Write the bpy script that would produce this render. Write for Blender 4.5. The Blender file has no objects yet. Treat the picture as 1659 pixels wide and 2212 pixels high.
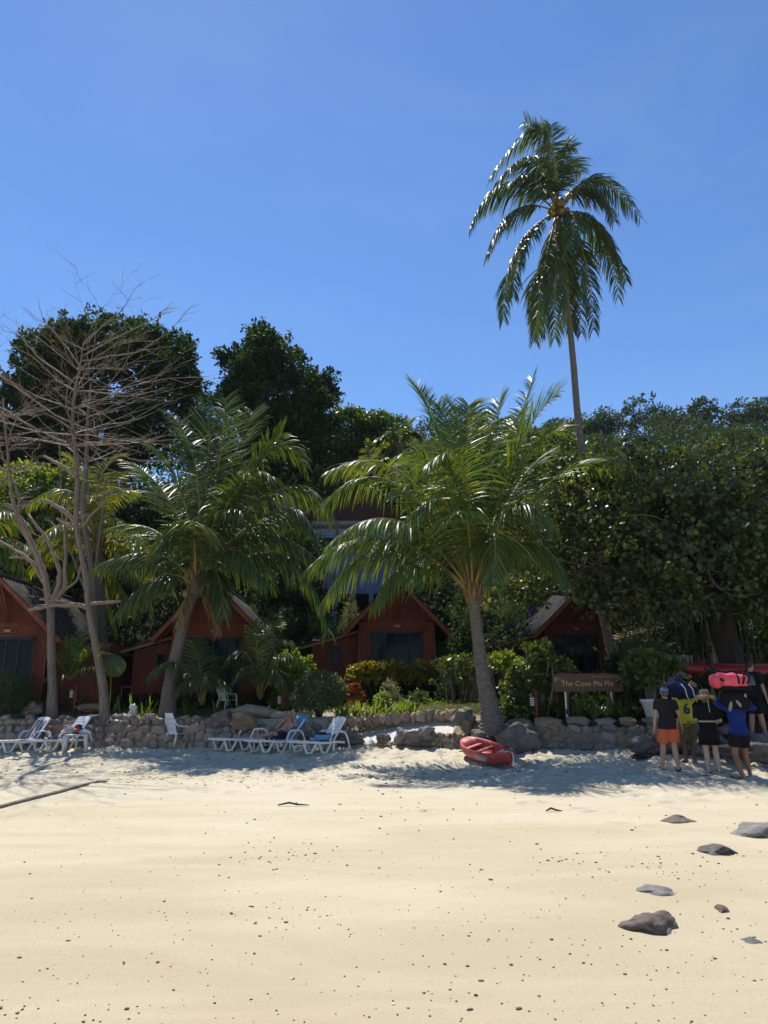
import bpy, bmesh, math, random
import numpy as np
from math import radians, sin, cos, pi, exp
from mathutils import Vector, Matrix, noise as mnoise

sc = bpy.context.scene
COL = sc.collection
random.seed(7)

# ------------------------------------------------------------------ camera
F, CX, CY = 1534.0, 829.5, 1106.0          # focal length and centre in 1659 x 2212 picture units
PITCH, CAMZ = radians(15.3), 1.6
cd = bpy.data.cameras.new('camera')
cd.sensor_fit = 'VERTICAL'; cd.sensor_height = 24.0; cd.lens = 24.0 * F / 2212.0
cd.clip_start = 0.1; cd.clip_end = 2000
cam = bpy.data.objects.new('camera', cd); COL.objects.link(cam)
cam.location = (0, 0, CAMZ); cam.rotation_euler = (radians(90) + PITCH, 0, 0)
sc.camera = cam

# ------------------------------------------------------------------ sky, sun, exposure
SUN_EL, SUN_AZ = radians(62), radians(-24)     # azimuth measured from +Y towards +X
world = bpy.data.worlds.new('World'); sc.world = world; world.use_nodes = True
wn = world.node_tree
sky = wn.nodes.new('ShaderNodeTexSky'); sky.sky_type = 'NISHITA'; sky.sun_disc = False
sky.sun_elevation = SUN_EL; sky.sun_rotation = SUN_AZ
sky.air_density = 1.0; sky.dust_density = 0.05; sky.ozone_density = 3.0; sky.altitude = 0
hs = wn.nodes.new('ShaderNodeHueSaturation'); hs.inputs['Saturation'].default_value = 1.17; hs.inputs['Hue'].default_value = 0.505
wn.links.new(sky.outputs[0], hs.inputs['Color'])
# very faint high cirrus
_tc = wn.nodes.new('ShaderNodeTexCoord'); _mp = wn.nodes.new('ShaderNodeMapping'); _mp.inputs['Scale'].default_value = (1.2, 1.2, 4.5); _mp.inputs['Rotation'].default_value = (0.2, 0.35, 0.4)
_nz = wn.nodes.new('ShaderNodeTexNoise'); _nz.inputs['Scale'].default_value = 2.2; _nz.inputs['Detail'].default_value = 7; _nz.inputs['Roughness'].default_value = 0.62; _nz.inputs['Distortion'].default_value = 0.8
_mr = wn.nodes.new('ShaderNodeMapRange'); _mr.inputs[1].default_value = 0.48; _mr.inputs[2].default_value = 0.85; _mr.inputs[4].default_value = 0.05
_mx = wn.nodes.new('ShaderNodeMix'); _mx.data_type = 'RGBA'; _mx.inputs['B'].default_value = (5.2, 6.2, 7.6, 1)
wn.links.new(_tc.outputs['Generated'], _mp.inputs[0]); wn.links.new(_mp.outputs[0], _nz.inputs['Vector']); wn.links.new(_nz.outputs['Fac'], _mr.inputs[0]); wn.links.new(_mr.outputs[0], _mx.inputs['Factor'])
wn.links.new(hs.outputs[0], _mx.inputs['A']); wn.links.new(_mx.outputs['Result'], wn.nodes['Background'].inputs[0])
wn.nodes['Background'].inputs[1].default_value = 0.127
sd = bpy.data.lights.new('sun', 'SUN'); sd.energy = 5.0; sd.angle = radians(0.5); sd.color = (1.0, 0.95, 0.87)
sun = bpy.data.objects.new('sun', sd); COL.objects.link(sun)
SUNV = Vector((sin(SUN_AZ) * cos(SUN_EL), cos(SUN_AZ) * cos(SUN_EL), sin(SUN_EL)))
sun.rotation_euler = SUNV.to_track_quat('Z', 'Y').to_euler()
sun.location = (0, 0, 40)
vs = sc.view_settings; vs.view_transform = 'Standard'; vs.look = 'None'; vs.exposure = 0.36; vs.gamma = 1.0
vs.use_curve_mapping = False
sc.cycles.use_denoising = True
sc.cycles.max_bounces = 6; sc.cycles.diffuse_bounces = 3; sc.cycles.glossy_bounces = 2
sc.cycles.transmission_bounces = 4; sc.cycles.transparent_max_bounces = 6
sc.cycles.caustics_reflective = False; sc.cycles.caustics_refractive = False

# ------------------------------------------------------------------ placing: picture position and distance -> place
def ray(px, py):
    xc = (px - CX) / F; yc = -(py - CY) / F
    return Vector((xc, cos(PITCH) - yc * sin(PITCH), sin(PITCH) + yc * cos(PITCH)))
def at(px, py, Y):
    d = ray(px, py); d = d * (Y / d.y)
    return Vector((d.x, Y, d.z + CAMZ))
def ppm(Y): return F / Y                    # picture units per metre, roughly

# ------------------------------------------------------------------ terrain
WX = [-80, -14, -8, -3, 0, 2, 4, 6, 8, 12, 80]
WY = [22.5, 21.6, 21.2, 20.6, 20.1, 19.3, 18.3, 17.5, 17.0, 16.6, 15.0]
def wall_y(x): return np.interp(x, WX, WY)
def wall_y1(x):
    for k in range(len(WX) - 1):
        if x <= WX[k + 1]: return WY[k] + (WY[k + 1] - WY[k]) * (x - WX[k]) / (WX[k + 1] - WX[k])
    return WY[-1]
def zs1(x, y):
    s = wall_y1(x) - y
    return 0.6 * exp(-max(s, 0) / 3.3) + (-max(s, -.6) * .1 if s < 0 else 0)
def sand_base(x, y):
    s = np.maximum(wall_y(x) - y, -0.6)
    return 0.6 * np.exp(-np.maximum(s, 0) / 3.3) + np.where(s < 0, -s * 0.1, 0)
def garden_z(x, y):
    t = np.maximum(y - wall_y(x), 0)
    z = 1.22 + 0.085 * np.minimum(t, 10)
    z = z + np.maximum(y - 27.5, 0) * 0.36 + np.maximum(y - 45, 0) * 0.095
    over = np.maximum(y - 115, 0)
    return z - over * 1.0 + 0.07 * np.clip(x, -60, 60) * np.clip((y - 50) / 60, 0, 1)
def zg(x, y): return float(garden_z(x, y))
def zs(x, y): return float(sand_base(x, y))
def ground_at(px, py):
    """Where the ray through a picture position meets the sand."""
    d = ray(px, py)
    hit = lambda t: d.z * t + CAMZ <= zs1(d.x * t, d.y * t) or d.y * t > wall_y1(d.x * t)
    lo, hi = 2.0, 2.5
    while not hit(hi) and hi < 60: lo = hi; hi += 0.5
    for i in range(16):
        m = (lo + hi) / 2
        if hit(m): hi = m
        else: lo = m
    p = d * hi
    return Vector((p.x, p.y, zs1(p.x, p.y)))

def vnoise(x, y, seed=0):
    x = np.asarray(x, float); y = np.asarray(y, float)
    xi = np.floor(x).astype(np.int64); yi = np.floor(y).astype(np.int64)
    xf = x - xi; yf = y - yi
    xf = xf * xf * (3 - 2 * xf); yf = yf * yf * (3 - 2 * yf)
    def h(a, b):
        n = (a * 374761393 + b * 668265263 + seed * 982451653) & 0xffffffff
        n = ((n ^ (n >> 13)) * 1274126177) & 0xffffffff
        return ((n ^ (n >> 16)) & 0xffff) / 65535.0
    a = h(xi, yi) * (1 - xf) + h(xi + 1, yi) * xf
    b = h(xi, yi + 1) * (1 - xf) + h(xi + 1, yi + 1) * xf
    return a * (1 - yf) + b * yf

# ------------------------------------------------------------------ objects
def link(o, parent=None):
    COL.objects.link(o)
    if parent is not None: o.parent = parent
    return o
def tag(o, label=None, cat=None, group=None, kind=None):
    if label: o['label'] = label
    if cat: o['category'] = cat
    if group: o['group'] = group
    if kind: o['kind'] = kind
    return o
def thing(name, label, cat, loc=(0, 0, 0), rz=0.0, group=None):
    o = bpy.data.objects.new(name, None); COL.objects.link(o)
    o.empty_display_size = 0.2
    o.location = loc; o.rotation_euler = (0, 0, rz)
    return tag(o, label, cat, group)
def copy_tree(o, parent=None):
    c = o.copy(); COL.objects.link(c); c.parent = parent
    for ch in list(o.children): copy_tree(ch, c)
    return c

class MB:
    """Collects shapes; build() links them as one mesh object."""
    def __init__(s): s.v = []; s.f = []; s.m = []
    def add(s, vs_, fs, mi=0):
        o = len(s.v); s.v.extend([tuple(q) for q in vs_])
        s.f.extend([tuple(i + o for i in q) for q in fs]); s.m.extend([mi] * len(fs)); return s
    def box(s, c, size, M=None, mi=0):
        hx, hy, hz = size[0] / 2, size[1] / 2, size[2] / 2
        P = [Vector((x * hx, y * hy, z * hz)) for z in (-1, 1) for y in (-1, 1) for x in (-1, 1)]
        if M is not None: P = [M @ q for q in P]
        P = [q + Vector(c) for q in P]
        return s.add(P, [(0, 2, 3, 1), (4, 5, 7, 6), (0, 1, 5, 4), (2, 6, 7, 3), (0, 4, 6, 2), (1, 3, 7, 5)], mi)
    def bar(s, p0, p1, w, h, mi=0, up=(0, 0, 1)):
        p0 = Vector(p0); p1 = Vector(p1); d = (p1 - p0); L = d.length; d.normalize()
        u = Vector(up); 
        if abs(d.dot(u)) > 0.97: u = Vector((0, 1, 0))
        a = d.cross(u).normalized(); b = a.cross(d)
        M = Matrix((a, d, b)).transposed()
        return s.box((p0 + p1) / 2, (w, L, h), M, mi)
    def tube(s, pts, rad, n=8, mi=0, cap=True, flat=None):
        pts = [Vector(p) for p in pts]; k = len(pts)
        if not hasattr(rad, '__len__'): rad = [rad] * k
        V = []; prev = None
        for i, p in enumerate(pts):
            d = (pts[min(i + 1, k - 1)] - pts[max(i - 1, 0)])
            if d.length < 1e-9: d = Vector((0, 0, 1))
            d.normalize()
            if prev is None:
                a = d.cross(Vector((0, 1, 0)) if abs(d.y) < 0.9 else Vector((1, 0, 0))).normalized()
            else:
                a = (prev - d * prev.dot(d))
                if a.length < 1e-6: a = d.cross(Vector((0.3, 1, 0.1)))
                a.normalize()
            prev = a; b = d.cross(a)
            r = rad[i]
            for j in range(n):
                t = 2 * pi * j / n
                V.append(p + a * (r * cos(t)) + b * (r * sin(t) * (flat or 1.0)))
        Fc = []
        for i in range(k - 1):
            for j in range(n):
                j2 = (j + 1) % n
                Fc.append((i * n + j, i * n + j2, (i + 1) * n + j2, (i + 1) * n + j))
        if cap:
            Fc.append(tuple(range(n - 1, -1, -1))); Fc.append(tuple((k - 1) * n + j for j in range(n)))
        return s.add(V, Fc, mi)
    def rings(s, rings, mi=0, cap=True):
        """Loft through closed rings of equal vertex count."""
        n = len(rings[0]); V = [q for r in rings for q in r]; k = len(rings); Fc = []
        for i in range(k - 1):
            for j in range(n):
                j2 = (j + 1) % n
                Fc.append((i * n + j, i * n + j2, (i + 1) * n + j2, (i + 1) * n + j))
        if cap:
            Fc.append(tuple(range(n - 1, -1, -1))); Fc.append(tuple((k - 1) * n + j for j in range(n)))
        return s.add(V, Fc, mi)
    def ell(s, c, r, seg=12, rg=8, M=None, mi=0):
        if not hasattr(r, '__len__'): r = (r, r, r)
        R = []
        for i in range(1, rg):
            th = pi * i / rg
            R.append([Vector((r[0] * sin(th) * cos(2 * pi * j / seg), r[1] * sin(th) * sin(2 * pi * j / seg), -r[2] * cos(th))) for j in range(seg)])
        V = [q for w in R for q in w] + [Vector((0, 0, -r[2])), Vector((0, 0, r[2]))]
        if M is not None: V = [M @ q for q in V]
        V = [q + Vector(c) for q in V]; Fc = []
        nb = (rg - 1) * seg
        for i in range(rg - 2):
            for j in range(seg):
                j2 = (j + 1) % seg
                Fc.append((i * seg + j, i * seg + j2, (i + 1) * seg + j2, (i + 1) * seg + j))
        for j in range(seg):
            j2 = (j + 1) % seg
            Fc.append((nb, j2, j)); Fc.append((nb + 1, (rg - 2) * seg + j, (rg - 2) * seg + j2))
        return s.add(V, Fc, mi)
    def cone(s, p0, r0, p1, r1, seg=12):
        """Rounded cone (limb segment)."""
        p0 = Vector(p0); p1 = Vector(p1); d = (p1 - p0); L = d.length; d = d / max(L, 1e-6)
        pts = []; rad = []
        for a in (0.0, 0.35, 0.7, 1.0): pts.append(p0 - d * (r0 * cos(a * pi / 2) * 1.0)); rad.append(max(r0 * sin(a * pi / 2), 0.0006))
        for a in (1.0, 0.7, 0.35, 0.0): pts.append(p1 + d * (r1 * cos(a * pi / 2))); rad.append(max(r1 * sin(a * pi / 2), 0.0006))
        return s.tube(pts, rad, seg)
    def lathe(s, prof, n=20, c=(0, 0, 0), mi=0, cap=True):
        R = [[Vector((c[0] + r * cos(2 * pi * j / n), c[1] + r * sin(2 * pi * j / n), c[2] + z)) for j in range(n)] for r, z in prof]
        return s.rings(R, mi, cap)
    def prism(s, poly, y0, y1, mi=0):
        """Polygon in x,z extruded along y."""
        n = len(poly)
        V = [(x, y0, z) for x, z in poly] + [(x, y1, z) for x, z in poly]
        Fc = [tuple(range(n)), tuple(range(2 * n - 1, n - 1, -1))]
        for j in range(n):
            j2 = (j + 1) % n; Fc.append((j, j + n, j2 + n, j2))
        return s.add(V, Fc, mi)
    def mesh(s, name, smooth=False):
        me = bpy.data.meshes.new(name); me.from_pydata(s.v, [], s.f)
        me.polygons.foreach_set('material_index', s.m)
        if smooth: me.polygons.foreach_set('use_smooth', [True] * len(s.f))
        me.validate(); me.update(); return me
    def build(s, name, mats, parent=None, smooth=False, bevel=0, fixn=True):
        me = s.mesh(name, smooth)
        if fixn:
            bm = bmesh.new(); bm.from_mesh(me); bmesh.ops.recalc_face_normals(bm, faces=bm.faces); bm.to_mesh(me); bm.free()
        if not isinstance(mats, (list, tuple)): mats = [mats]
        for m in mats: me.materials.append(m)
        o = link(bpy.data.objects.new(name, me), parent)
        if bevel:
            b = o.modifiers.new('bevel', 'BEVEL'); b.width = bevel; b.segments = 2; b.limit_method = 'ANGLE'
        return o

def npmesh(name, V, Fq, mats, parent=None, rnd=None, smooth=False, mi=None):
    """Mesh object from numpy arrays: V (n,3), Fq (m,k)."""
    V = np.ascontiguousarray(V, dtype=np.float32); Fq = np.ascontiguousarray(Fq, dtype=np.int32)
    me = bpy.data.meshes.new(name); m, k = Fq.shape
    me.vertices.add(len(V)); me.vertices.foreach_set('co', V.ravel())
    me.loops.add(m * k); me.loops.foreach_set('vertex_index', Fq.ravel())
    me.polygons.add(m); me.polygons.foreach_set('loop_start', np.arange(0, m * k, k, dtype=np.int32))
    me.polygons.foreach_set('loop_total', np.full(m, k, dtype=np.int32))
    if smooth: me.polygons.foreach_set('use_smooth', np.ones(m, dtype=bool))
    if not isinstance(mats, (list, tuple)): mats = [mats]
    for q in mats: me.materials.append(q)
    if mi is not None: me.polygons.foreach_set('material_index', np.asarray(mi, dtype=np.int32))
    me.update(calc_edges=True)
    if rnd is not None:
        a = me.attributes.new('rnd', 'FLOAT', 'POINT'); a.data.foreach_set('value', np.ascontiguousarray(rnd, dtype=np.float32))
    return link(bpy.data.objects.new(name, me), parent)

def text_mesh(cu, name, mat, parent):
    o = bpy.data.objects.new(name, cu); COL.objects.link(o); bpy.context.view_layer.update(); dg = bpy.context.evaluated_depsgraph_get()
    me = bpy.data.meshes.new_from_object(o.evaluated_get(dg)); bpy.data.objects.remove(o); me.materials.clear(); me.materials.append(mat)
    return link(bpy.data.objects.new(name, me), parent)

# ------------------------------------------------------------------ materials
def new_mat(name):
    m = bpy.data.materials.new(name); m.use_nodes = True
    nt = m.node_tree; b = nt.nodes['Principled BSDF']
    return m, nt, b
def N(nt, t, **kw):
    n = nt.nodes.new(t)
    for k, v in kw.items(): setattr(n, k, v)
    return n
def c4(c): return (c[0], c[1], c[2], 1)
def ramp(nt, fac, cols, pos=None):
    r = N(nt, 'ShaderNodeValToRGB'); e = r.color_ramp.elements
    pos = pos or [i / (len(cols) - 1) for i in range(len(cols))]
    while len(e) < len(cols): e.new(0.5)
    for i, c in enumerate(cols): e[i].position = pos[i]; e[i].color = c4(c)
    nt.links.new(fac, r.inputs[0]); return r.outputs[0]
def coords(nt, kind='Object', scale=(1, 1, 1)):
    tc = N(nt, 'ShaderNodeTexCoord'); mp = N(nt, 'ShaderNodeMapping')
    mp.inputs['Scale'].default_value = scale
    nt.links.new(tc.outputs[kind], mp.inputs[0]); return mp.outputs[0]
def tex_noise(nt, vec, scale, detail=4, rough=0.55, dist=0.0):
    n = N(nt, 'ShaderNodeTexNoise'); n.inputs['Scale'].default_value = scale
    n.inputs['Detail'].default_value = detail; n.inputs['Roughness'].default_value = rough; n.inputs['Distortion'].default_value = dist
    if vec is not None: nt.links.new(vec, n.inputs['Vector'])
    return n.outputs['Fac']
def add_bump(nt, b, h, strength=0.3, dist=0.02):
    bp = N(nt, 'ShaderNodeBump'); bp.inputs['Strength'].default_value = strength; bp.inputs['Distance'].default_value = dist
    nt.links.new(h, bp.inputs['Height']); nt.links.new(bp.outputs[0], b.inputs['Normal'])
def pmat(name, cols, scale=6, rough=0.7, bump=0.3, bscale=None, stretch=(1, 1, 1), spec=0.4, objrand=False, metal=0, dist=0.01, coat=0):
    """Mottled procedural surface: colours run along a noise."""
    m, nt, b = new_mat(name)
    v = coords(nt, 'Object', stretch)
    if objrand:
        oi = N(nt, 'ShaderNodeObjectInfo'); vm = N(nt, 'ShaderNodeVectorMath', operation='ADD')
        cb = N(nt, 'ShaderNodeCombineXYZ')
        mu = N(nt, 'ShaderNodeMath', operation='MULTIPLY'); mu.inputs[1].default_value = 57.0
        nt.links.new(oi.outputs['Random'], mu.inputs[0])
        for i in range(3): nt.links.new(mu.outputs[0], cb.inputs[i])
        nt.links.new(v, vm.inputs[0]); nt.links.new(cb.outputs[0], vm.inputs[1]); v = vm.outputs[0]
    f = tex_noise(nt, v, scale, 6, 0.6)
    if objrand:
        mx = N(nt, 'ShaderNodeMath', operation='MULTIPLY_ADD'); mx.inputs[1].default_value = 0.55
        ad = N(nt, 'ShaderNodeMath', operation='MULTIPLY'); ad.inputs[1].default_value = 0.62
        nt.links.new(oi.outputs['Random'], ad.inputs[0]); nt.links.new(f, mx.inputs[0]); nt.links.new(ad.outputs[0], mx.inputs[2]); f2 = mx.outputs[0]
    else:
        st = N(nt, 'ShaderNodeMapRange'); st.inputs[1].default_value = 0.25; st.inputs[2].default_value = 0.75
        nt.links.new(f, st.inputs[0]); f2 = st.outputs[0]
    nt.links.new(ramp(nt, f2, cols), b.inputs['Base Color'])
    b.inputs['Roughness'].default_value = rough; b.inputs['Specular IOR Level'].default_value = spec; b.inputs['Metallic'].default_value = metal
    if coat: b.inputs['Coat Weight'].default_value = coat
    if bump: add_bump(nt, b, tex_noise(nt, v, bscale or scale * 4, 5, 0.65), bump, dist)
    return m
def leafmat(name, cols, rough=0.42, trans=0.3, tcol=None, spec=0.5, tint=0.0):
    """Leaf: glossy skin, light shining through; colour differs leaf by leaf."""
    m, nt, b = new_mat(name)
    a = N(nt, 'ShaderNodeAttribute', attribute_name='rnd')
    col = ramp(nt, a.outputs['Fac'], cols)
    nt.links.new(col, b.inputs['Base Color'])
    b.inputs['Roughness'].default_value = rough; b.inputs['Specular IOR Level'].default_value = spec
    tr = N(nt, 'ShaderNodeBsdfTranslucent')
    if tcol: tr.inputs[0].default_value = c4(tcol)
    else:
        g = N(nt, 'ShaderNodeMix', data_type='RGBA', blend_type='MULTIPLY'); g.inputs['Factor'].default_value = 1
        nt.links.new(col, g.inputs['A']); g.inputs['B'].default_value = (2.2, 2.0, 0.5, 1); nt.links.new(g.outputs['Result'], tr.inputs[0])
    mx = N(nt, 'ShaderNodeMixShader'); mx.inputs[0].default_value = trans
    nt.links.new(b.outputs[0], mx.inputs[1]); nt.links.new(tr.outputs[0], mx.inputs[2])
    nt.links.new(mx.outputs[0], nt.nodes['Material Output'].inputs[0])
    return m

M = {}
M['frond'] = leafmat('palm_leaflet', [(0.036, 0.078, 0.017), (0.055, 0.108, 0.024), (0.09, 0.138, 0.03), (0.19, 0.175, 0.045)], 0.42, 0.38, spec=0.42)
M['frond_dark'] = leafmat('palm_leaflet_dark', [(0.026, 0.060, 0.018), (0.040, 0.082, 0.022), (0.064, 0.104, 0.028), (0.14, 0.14, 0.038)], 0.42, 0.31, spec=0.45)
M['frond_lime'] = leafmat('palm_leaflet_lime', [(0.06, 0.10, 0.015), (0.10, 0.15, 0.02), (0.15, 0.18, 0.025), (0.24, 0.20, 0.03)], 0.42, 0.42, spec=0.5)
M['frond_dead'] = leafmat('dead_palm_leaflet', [(0.12, 0.075, 0.035), (0.18, 0.12, 0.06), (0.24, 0.17, 0.09), (0.30, 0.22, 0.12)], 0.8, 0.25, spec=0.2)
M['bark_shaded'] = pmat('shaded_fig_bark', [(0.018, 0.015, 0.012), (0.03, 0.025, 0.02), (0.05, 0.042, 0.035)], 8, 0.95, 0.8, 20, (1, 1, 0.3), dist=0.03)  # darker copy of dark_bark, the trunk's shade put into its colour
M['petiole'] = pmat('palm_stalk', [(0.15, 0.125, 0.022), (0.26, 0.185, 0.035), (0.13, 0.13, 0.026)], 8, 0.45, 0.1)
M['leaf_dark'] = leafmat('dark_tree_leaf', [(0.012, 0.030, 0.010), (0.02, 0.045, 0.013), (0.032, 0.06, 0.016), (0.05, 0.082, 0.02)], 0.68, 0.25, spec=.2)
M['leaf_heart'] = leafmat('heart_shaped_leaf', [(0.026, 0.045, 0.014), (0.042, 0.066, 0.019), (0.08, 0.10, 0.026), (0.20, 0.17, 0.035)], 0.42, 0.32, spec=0.42)
M['leaf_hill'] = leafmat('hill_leaf', [(0.02, 0.042, 0.018), (0.032, 0.06, 0.022), (0.05, 0.078, 0.026), (0.08, 0.10, 0.035)], 0.75, 0.2, spec=.2)
M['leaf_mid'] = leafmat('mid_green_leaf', [(0.03, 0.055, 0.015), (0.05, 0.085, 0.02), (0.08, 0.12, 0.026), (0.13, 0.15, 0.035)], 0.42, 0.3)
M['leaf_bright'] = leafmat('bright_green_leaf', [(0.07, 0.12, 0.02), (0.11, 0.17, 0.028), (0.16, 0.21, 0.035), (0.22, 0.24, 0.05)], 0.42, 0.38)
M['leaf_clip'] = leafmat('clipped_bush_leaf', [(0.03, 0.058, 0.024), (0.045, 0.08, 0.03), (0.065, 0.10, 0.038), (0.11, 0.14, 0.065)], 0.38, 0.24)
M['leaf_croton'] = leafmat('croton_leaf', [(0.05, 0.07, 0.012), (0.11, 0.11, 0.015), (0.20, 0.17, 0.02), (0.36, 0.27, 0.03)], 0.4, 0.3)
M['leaf_red'] = leafmat('red_croton_leaf', [(0.07, 0.012, 0.012), (0.16, 0.03, 0.015), (0.28, 0.08, 0.02), (0.12, 0.09, 0.02)], 0.4, 0.3)
M['leaf_grey'] = leafmat('grey_green_leaf', [(0.10, 0.12, 0.08), (0.15, 0.17, 0.11), (0.20, 0.22, 0.14), (0.12, 0.14, 0.07)], 0.55, 0.25)
M['grass'] = leafmat('lawn_blade', [(0.06, 0.11, 0.015), (0.10, 0.16, 0.025), (0.15, 0.20, 0.035), (0.20, 0.20, 0.05)], 0.55, 0.35)
M['bark_pale'] = pmat('pale_bark', [(0.10, 0.078, 0.06), (0.17, 0.135, 0.105), (0.24, 0.195, 0.15)], 14, 0.85, 0.7, 30, (1, 1, 0.25), dist=0.02)
M['twig'] = pmat('bare_twig', [(0.14, 0.10, 0.075), (0.21, 0.155, 0.115), (0.27, 0.21, 0.16)], 10, 0.75, 0.3, 30)
M['bark_dark'] = pmat('dark_bark', [(0.028, 0.023, 0.018), (0.05, 0.04, 0.032), (0.085, 0.068, 0.055)], 8, 0.95, 0.7, 20, (1, 1, 0.3), dist=0.02)
M['palm_bark'] = pmat('palm_trunk_bark', [(0.085, 0.072, 0.06), (0.145, 0.125, 0.105), (0.21, 0.185, 0.16)], 9, 0.9, 0.6, 24, (1, 1, 1.6), dist=0.015)
M['fibre'] = pmat('palm_fibre', [(0.09, 0.055, 0.03), (0.17, 0.11, 0.06), (0.24, 0.17, 0.10)], 12, 0.9, 0.6, 40, (1, 1, 0.2))
M['coconut'] = pmat('coconut_husk', [(0.14, 0.13, 0.02), (0.24, 0.19, 0.04), (0.30, 0.20, 0.05)], 5, 0.5, 0.1)
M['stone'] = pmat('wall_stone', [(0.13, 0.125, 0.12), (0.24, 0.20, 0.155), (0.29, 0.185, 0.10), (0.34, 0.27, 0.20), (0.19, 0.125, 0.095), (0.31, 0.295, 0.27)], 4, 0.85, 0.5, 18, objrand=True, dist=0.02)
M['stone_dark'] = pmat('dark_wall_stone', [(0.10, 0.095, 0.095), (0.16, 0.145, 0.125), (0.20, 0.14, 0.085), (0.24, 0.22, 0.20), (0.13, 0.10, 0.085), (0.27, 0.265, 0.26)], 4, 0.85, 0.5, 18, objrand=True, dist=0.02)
M['rock_grey'] = pmat('beach_rock_grey', [(0.06, 0.058, 0.054), (0.115, 0.108, 0.098), (0.19, 0.178, 0.158)], 5, 0.85, 0.8, 26, dist=0.02)
M['rock_brown'] = pmat('beach_rock_brown', [(0.07, 0.05, 0.043), (0.135, 0.10, 0.085), (0.23, 0.195, 0.17)], 5, 0.85, 0.8, 26, dist=0.02)
M['rock_pale'] = pmat('beach_rock_pale', [(0.11, 0.105, 0.098), (0.19, 0.18, 0.165), (0.29, 0.275, 0.25)], 5, 0.85, 0.8, 26, dist=0.02)
M['rock_ochre'] = pmat('ochre_boulder', [(0.10, 0.065, 0.04), (0.20, 0.135, 0.075), (0.29, 0.21, 0.13)], 4, 0.85, 0.5, 16, dist=0.03)
M['pebble'] = pmat('pebble_stone', [(0.03, 0.028, 0.028), (0.07, 0.06, 0.055), (0.12, 0.085, 0.07), (0.20, 0.18, 0.16)], 9, 0.7, 0.2, objrand=True)
M['mortar'] = pmat('mortar', [(0.13, 0.12, 0.10), (0.21, 0.19, 0.16)], 9, 0.95, 0.5, 40)
M['concrete'] = pmat('ramp_concrete', [(0.42, 0.40, 0.36), (0.52, 0.50, 0.46), (0.58, 0.56, 0.52)], 3, 0.9, 0.3, 30)
M['concrete_blue'] = pmat('blue_grey_concrete', [(0.11, 0.15, 0.22), (0.14, 0.18, 0.26), (0.16, 0.20, 0.28)], 2, 0.85, 0.25, 14)
M['concrete_grey'] = pmat('grey_concrete', [(0.22, 0.22, 0.21), (0.33, 0.33, 0.32)], 3, 0.9, 0.3, 14)
M['driftwood'] = pmat('driftwood', [(0.13, 0.10, 0.08), (0.22, 0.18, 0.15), (0.32, 0.28, 0.24)], 5, 0.9, 0.6, 22, (0.25, 1, 1), dist=0.02)
M['plastic'] = pmat('white_plastic', [(0.66, 0.67, 0.68), (0.74, 0.745, 0.75), (0.78, 0.78, 0.78)], 3, 0.38, 0.03)
M['plastic_old'] = pmat('weathered_plastic', [(0.52, 0.50, 0.44), (0.60, 0.585, 0.53), (0.66, 0.65, 0.61)], 3, 0.5, 0.05)
M['bamboo'] = pmat('red_stained_bamboo', [(0.10, 0.024, 0.013), (0.145, 0.035, 0.018), (0.19, 0.053, 0.027)], 3, 0.6, 0.25, 20, (3, 3, 0.5))
M['bamboo_trim'] = pmat('bamboo_trim', [(0.115, 0.028, 0.015), (0.17, 0.044, 0.022), (0.22, 0.07, 0.035)], 5, 0.55, 0.25, 30, (1, 1, 1))
M['roof_sheet'] = pmat('grey_roof_sheet', [(0.034, 0.032, 0.031), (0.056, 0.053, 0.051), (0.085, 0.081, 0.078)], 3, 1.0, 0.4, 20, spec=.02)
M['frame_blue'] = pmat('blue_grey_frame', [(0.014, 0.024, 0.034), (0.02, 0.034, 0.046)], 4, 0.6, 0.05, spec=.2)
def glass_mat():
    m, nt, b = new_mat('dark_window_glass')
    b.inputs['Base Color'].default_value = (0.005, 0.009, 0.015, 1); b.inputs['Roughness'].default_value = 0.05
    b.inputs['Specular IOR Level'].default_value = 0.10
    add_bump(nt, b, tex_noise(nt, coords(nt), 1.2, 2), 0.03, 0.02); return m
M['glass'] = glass_mat()
M['red_kayak'] = pmat('faded_red_plastic', [(0.30, 0.035, 0.032), (0.38, 0.06, 0.05), (0.45, 0.10, 0.085)], 3, 0.5, 0.1)
M['red_glossy'] = pmat('red_kayak_plastic', [(0.26, 0.012, 0.010), (0.36, 0.018, 0.014)], 3, 0.35, 0.05)
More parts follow.
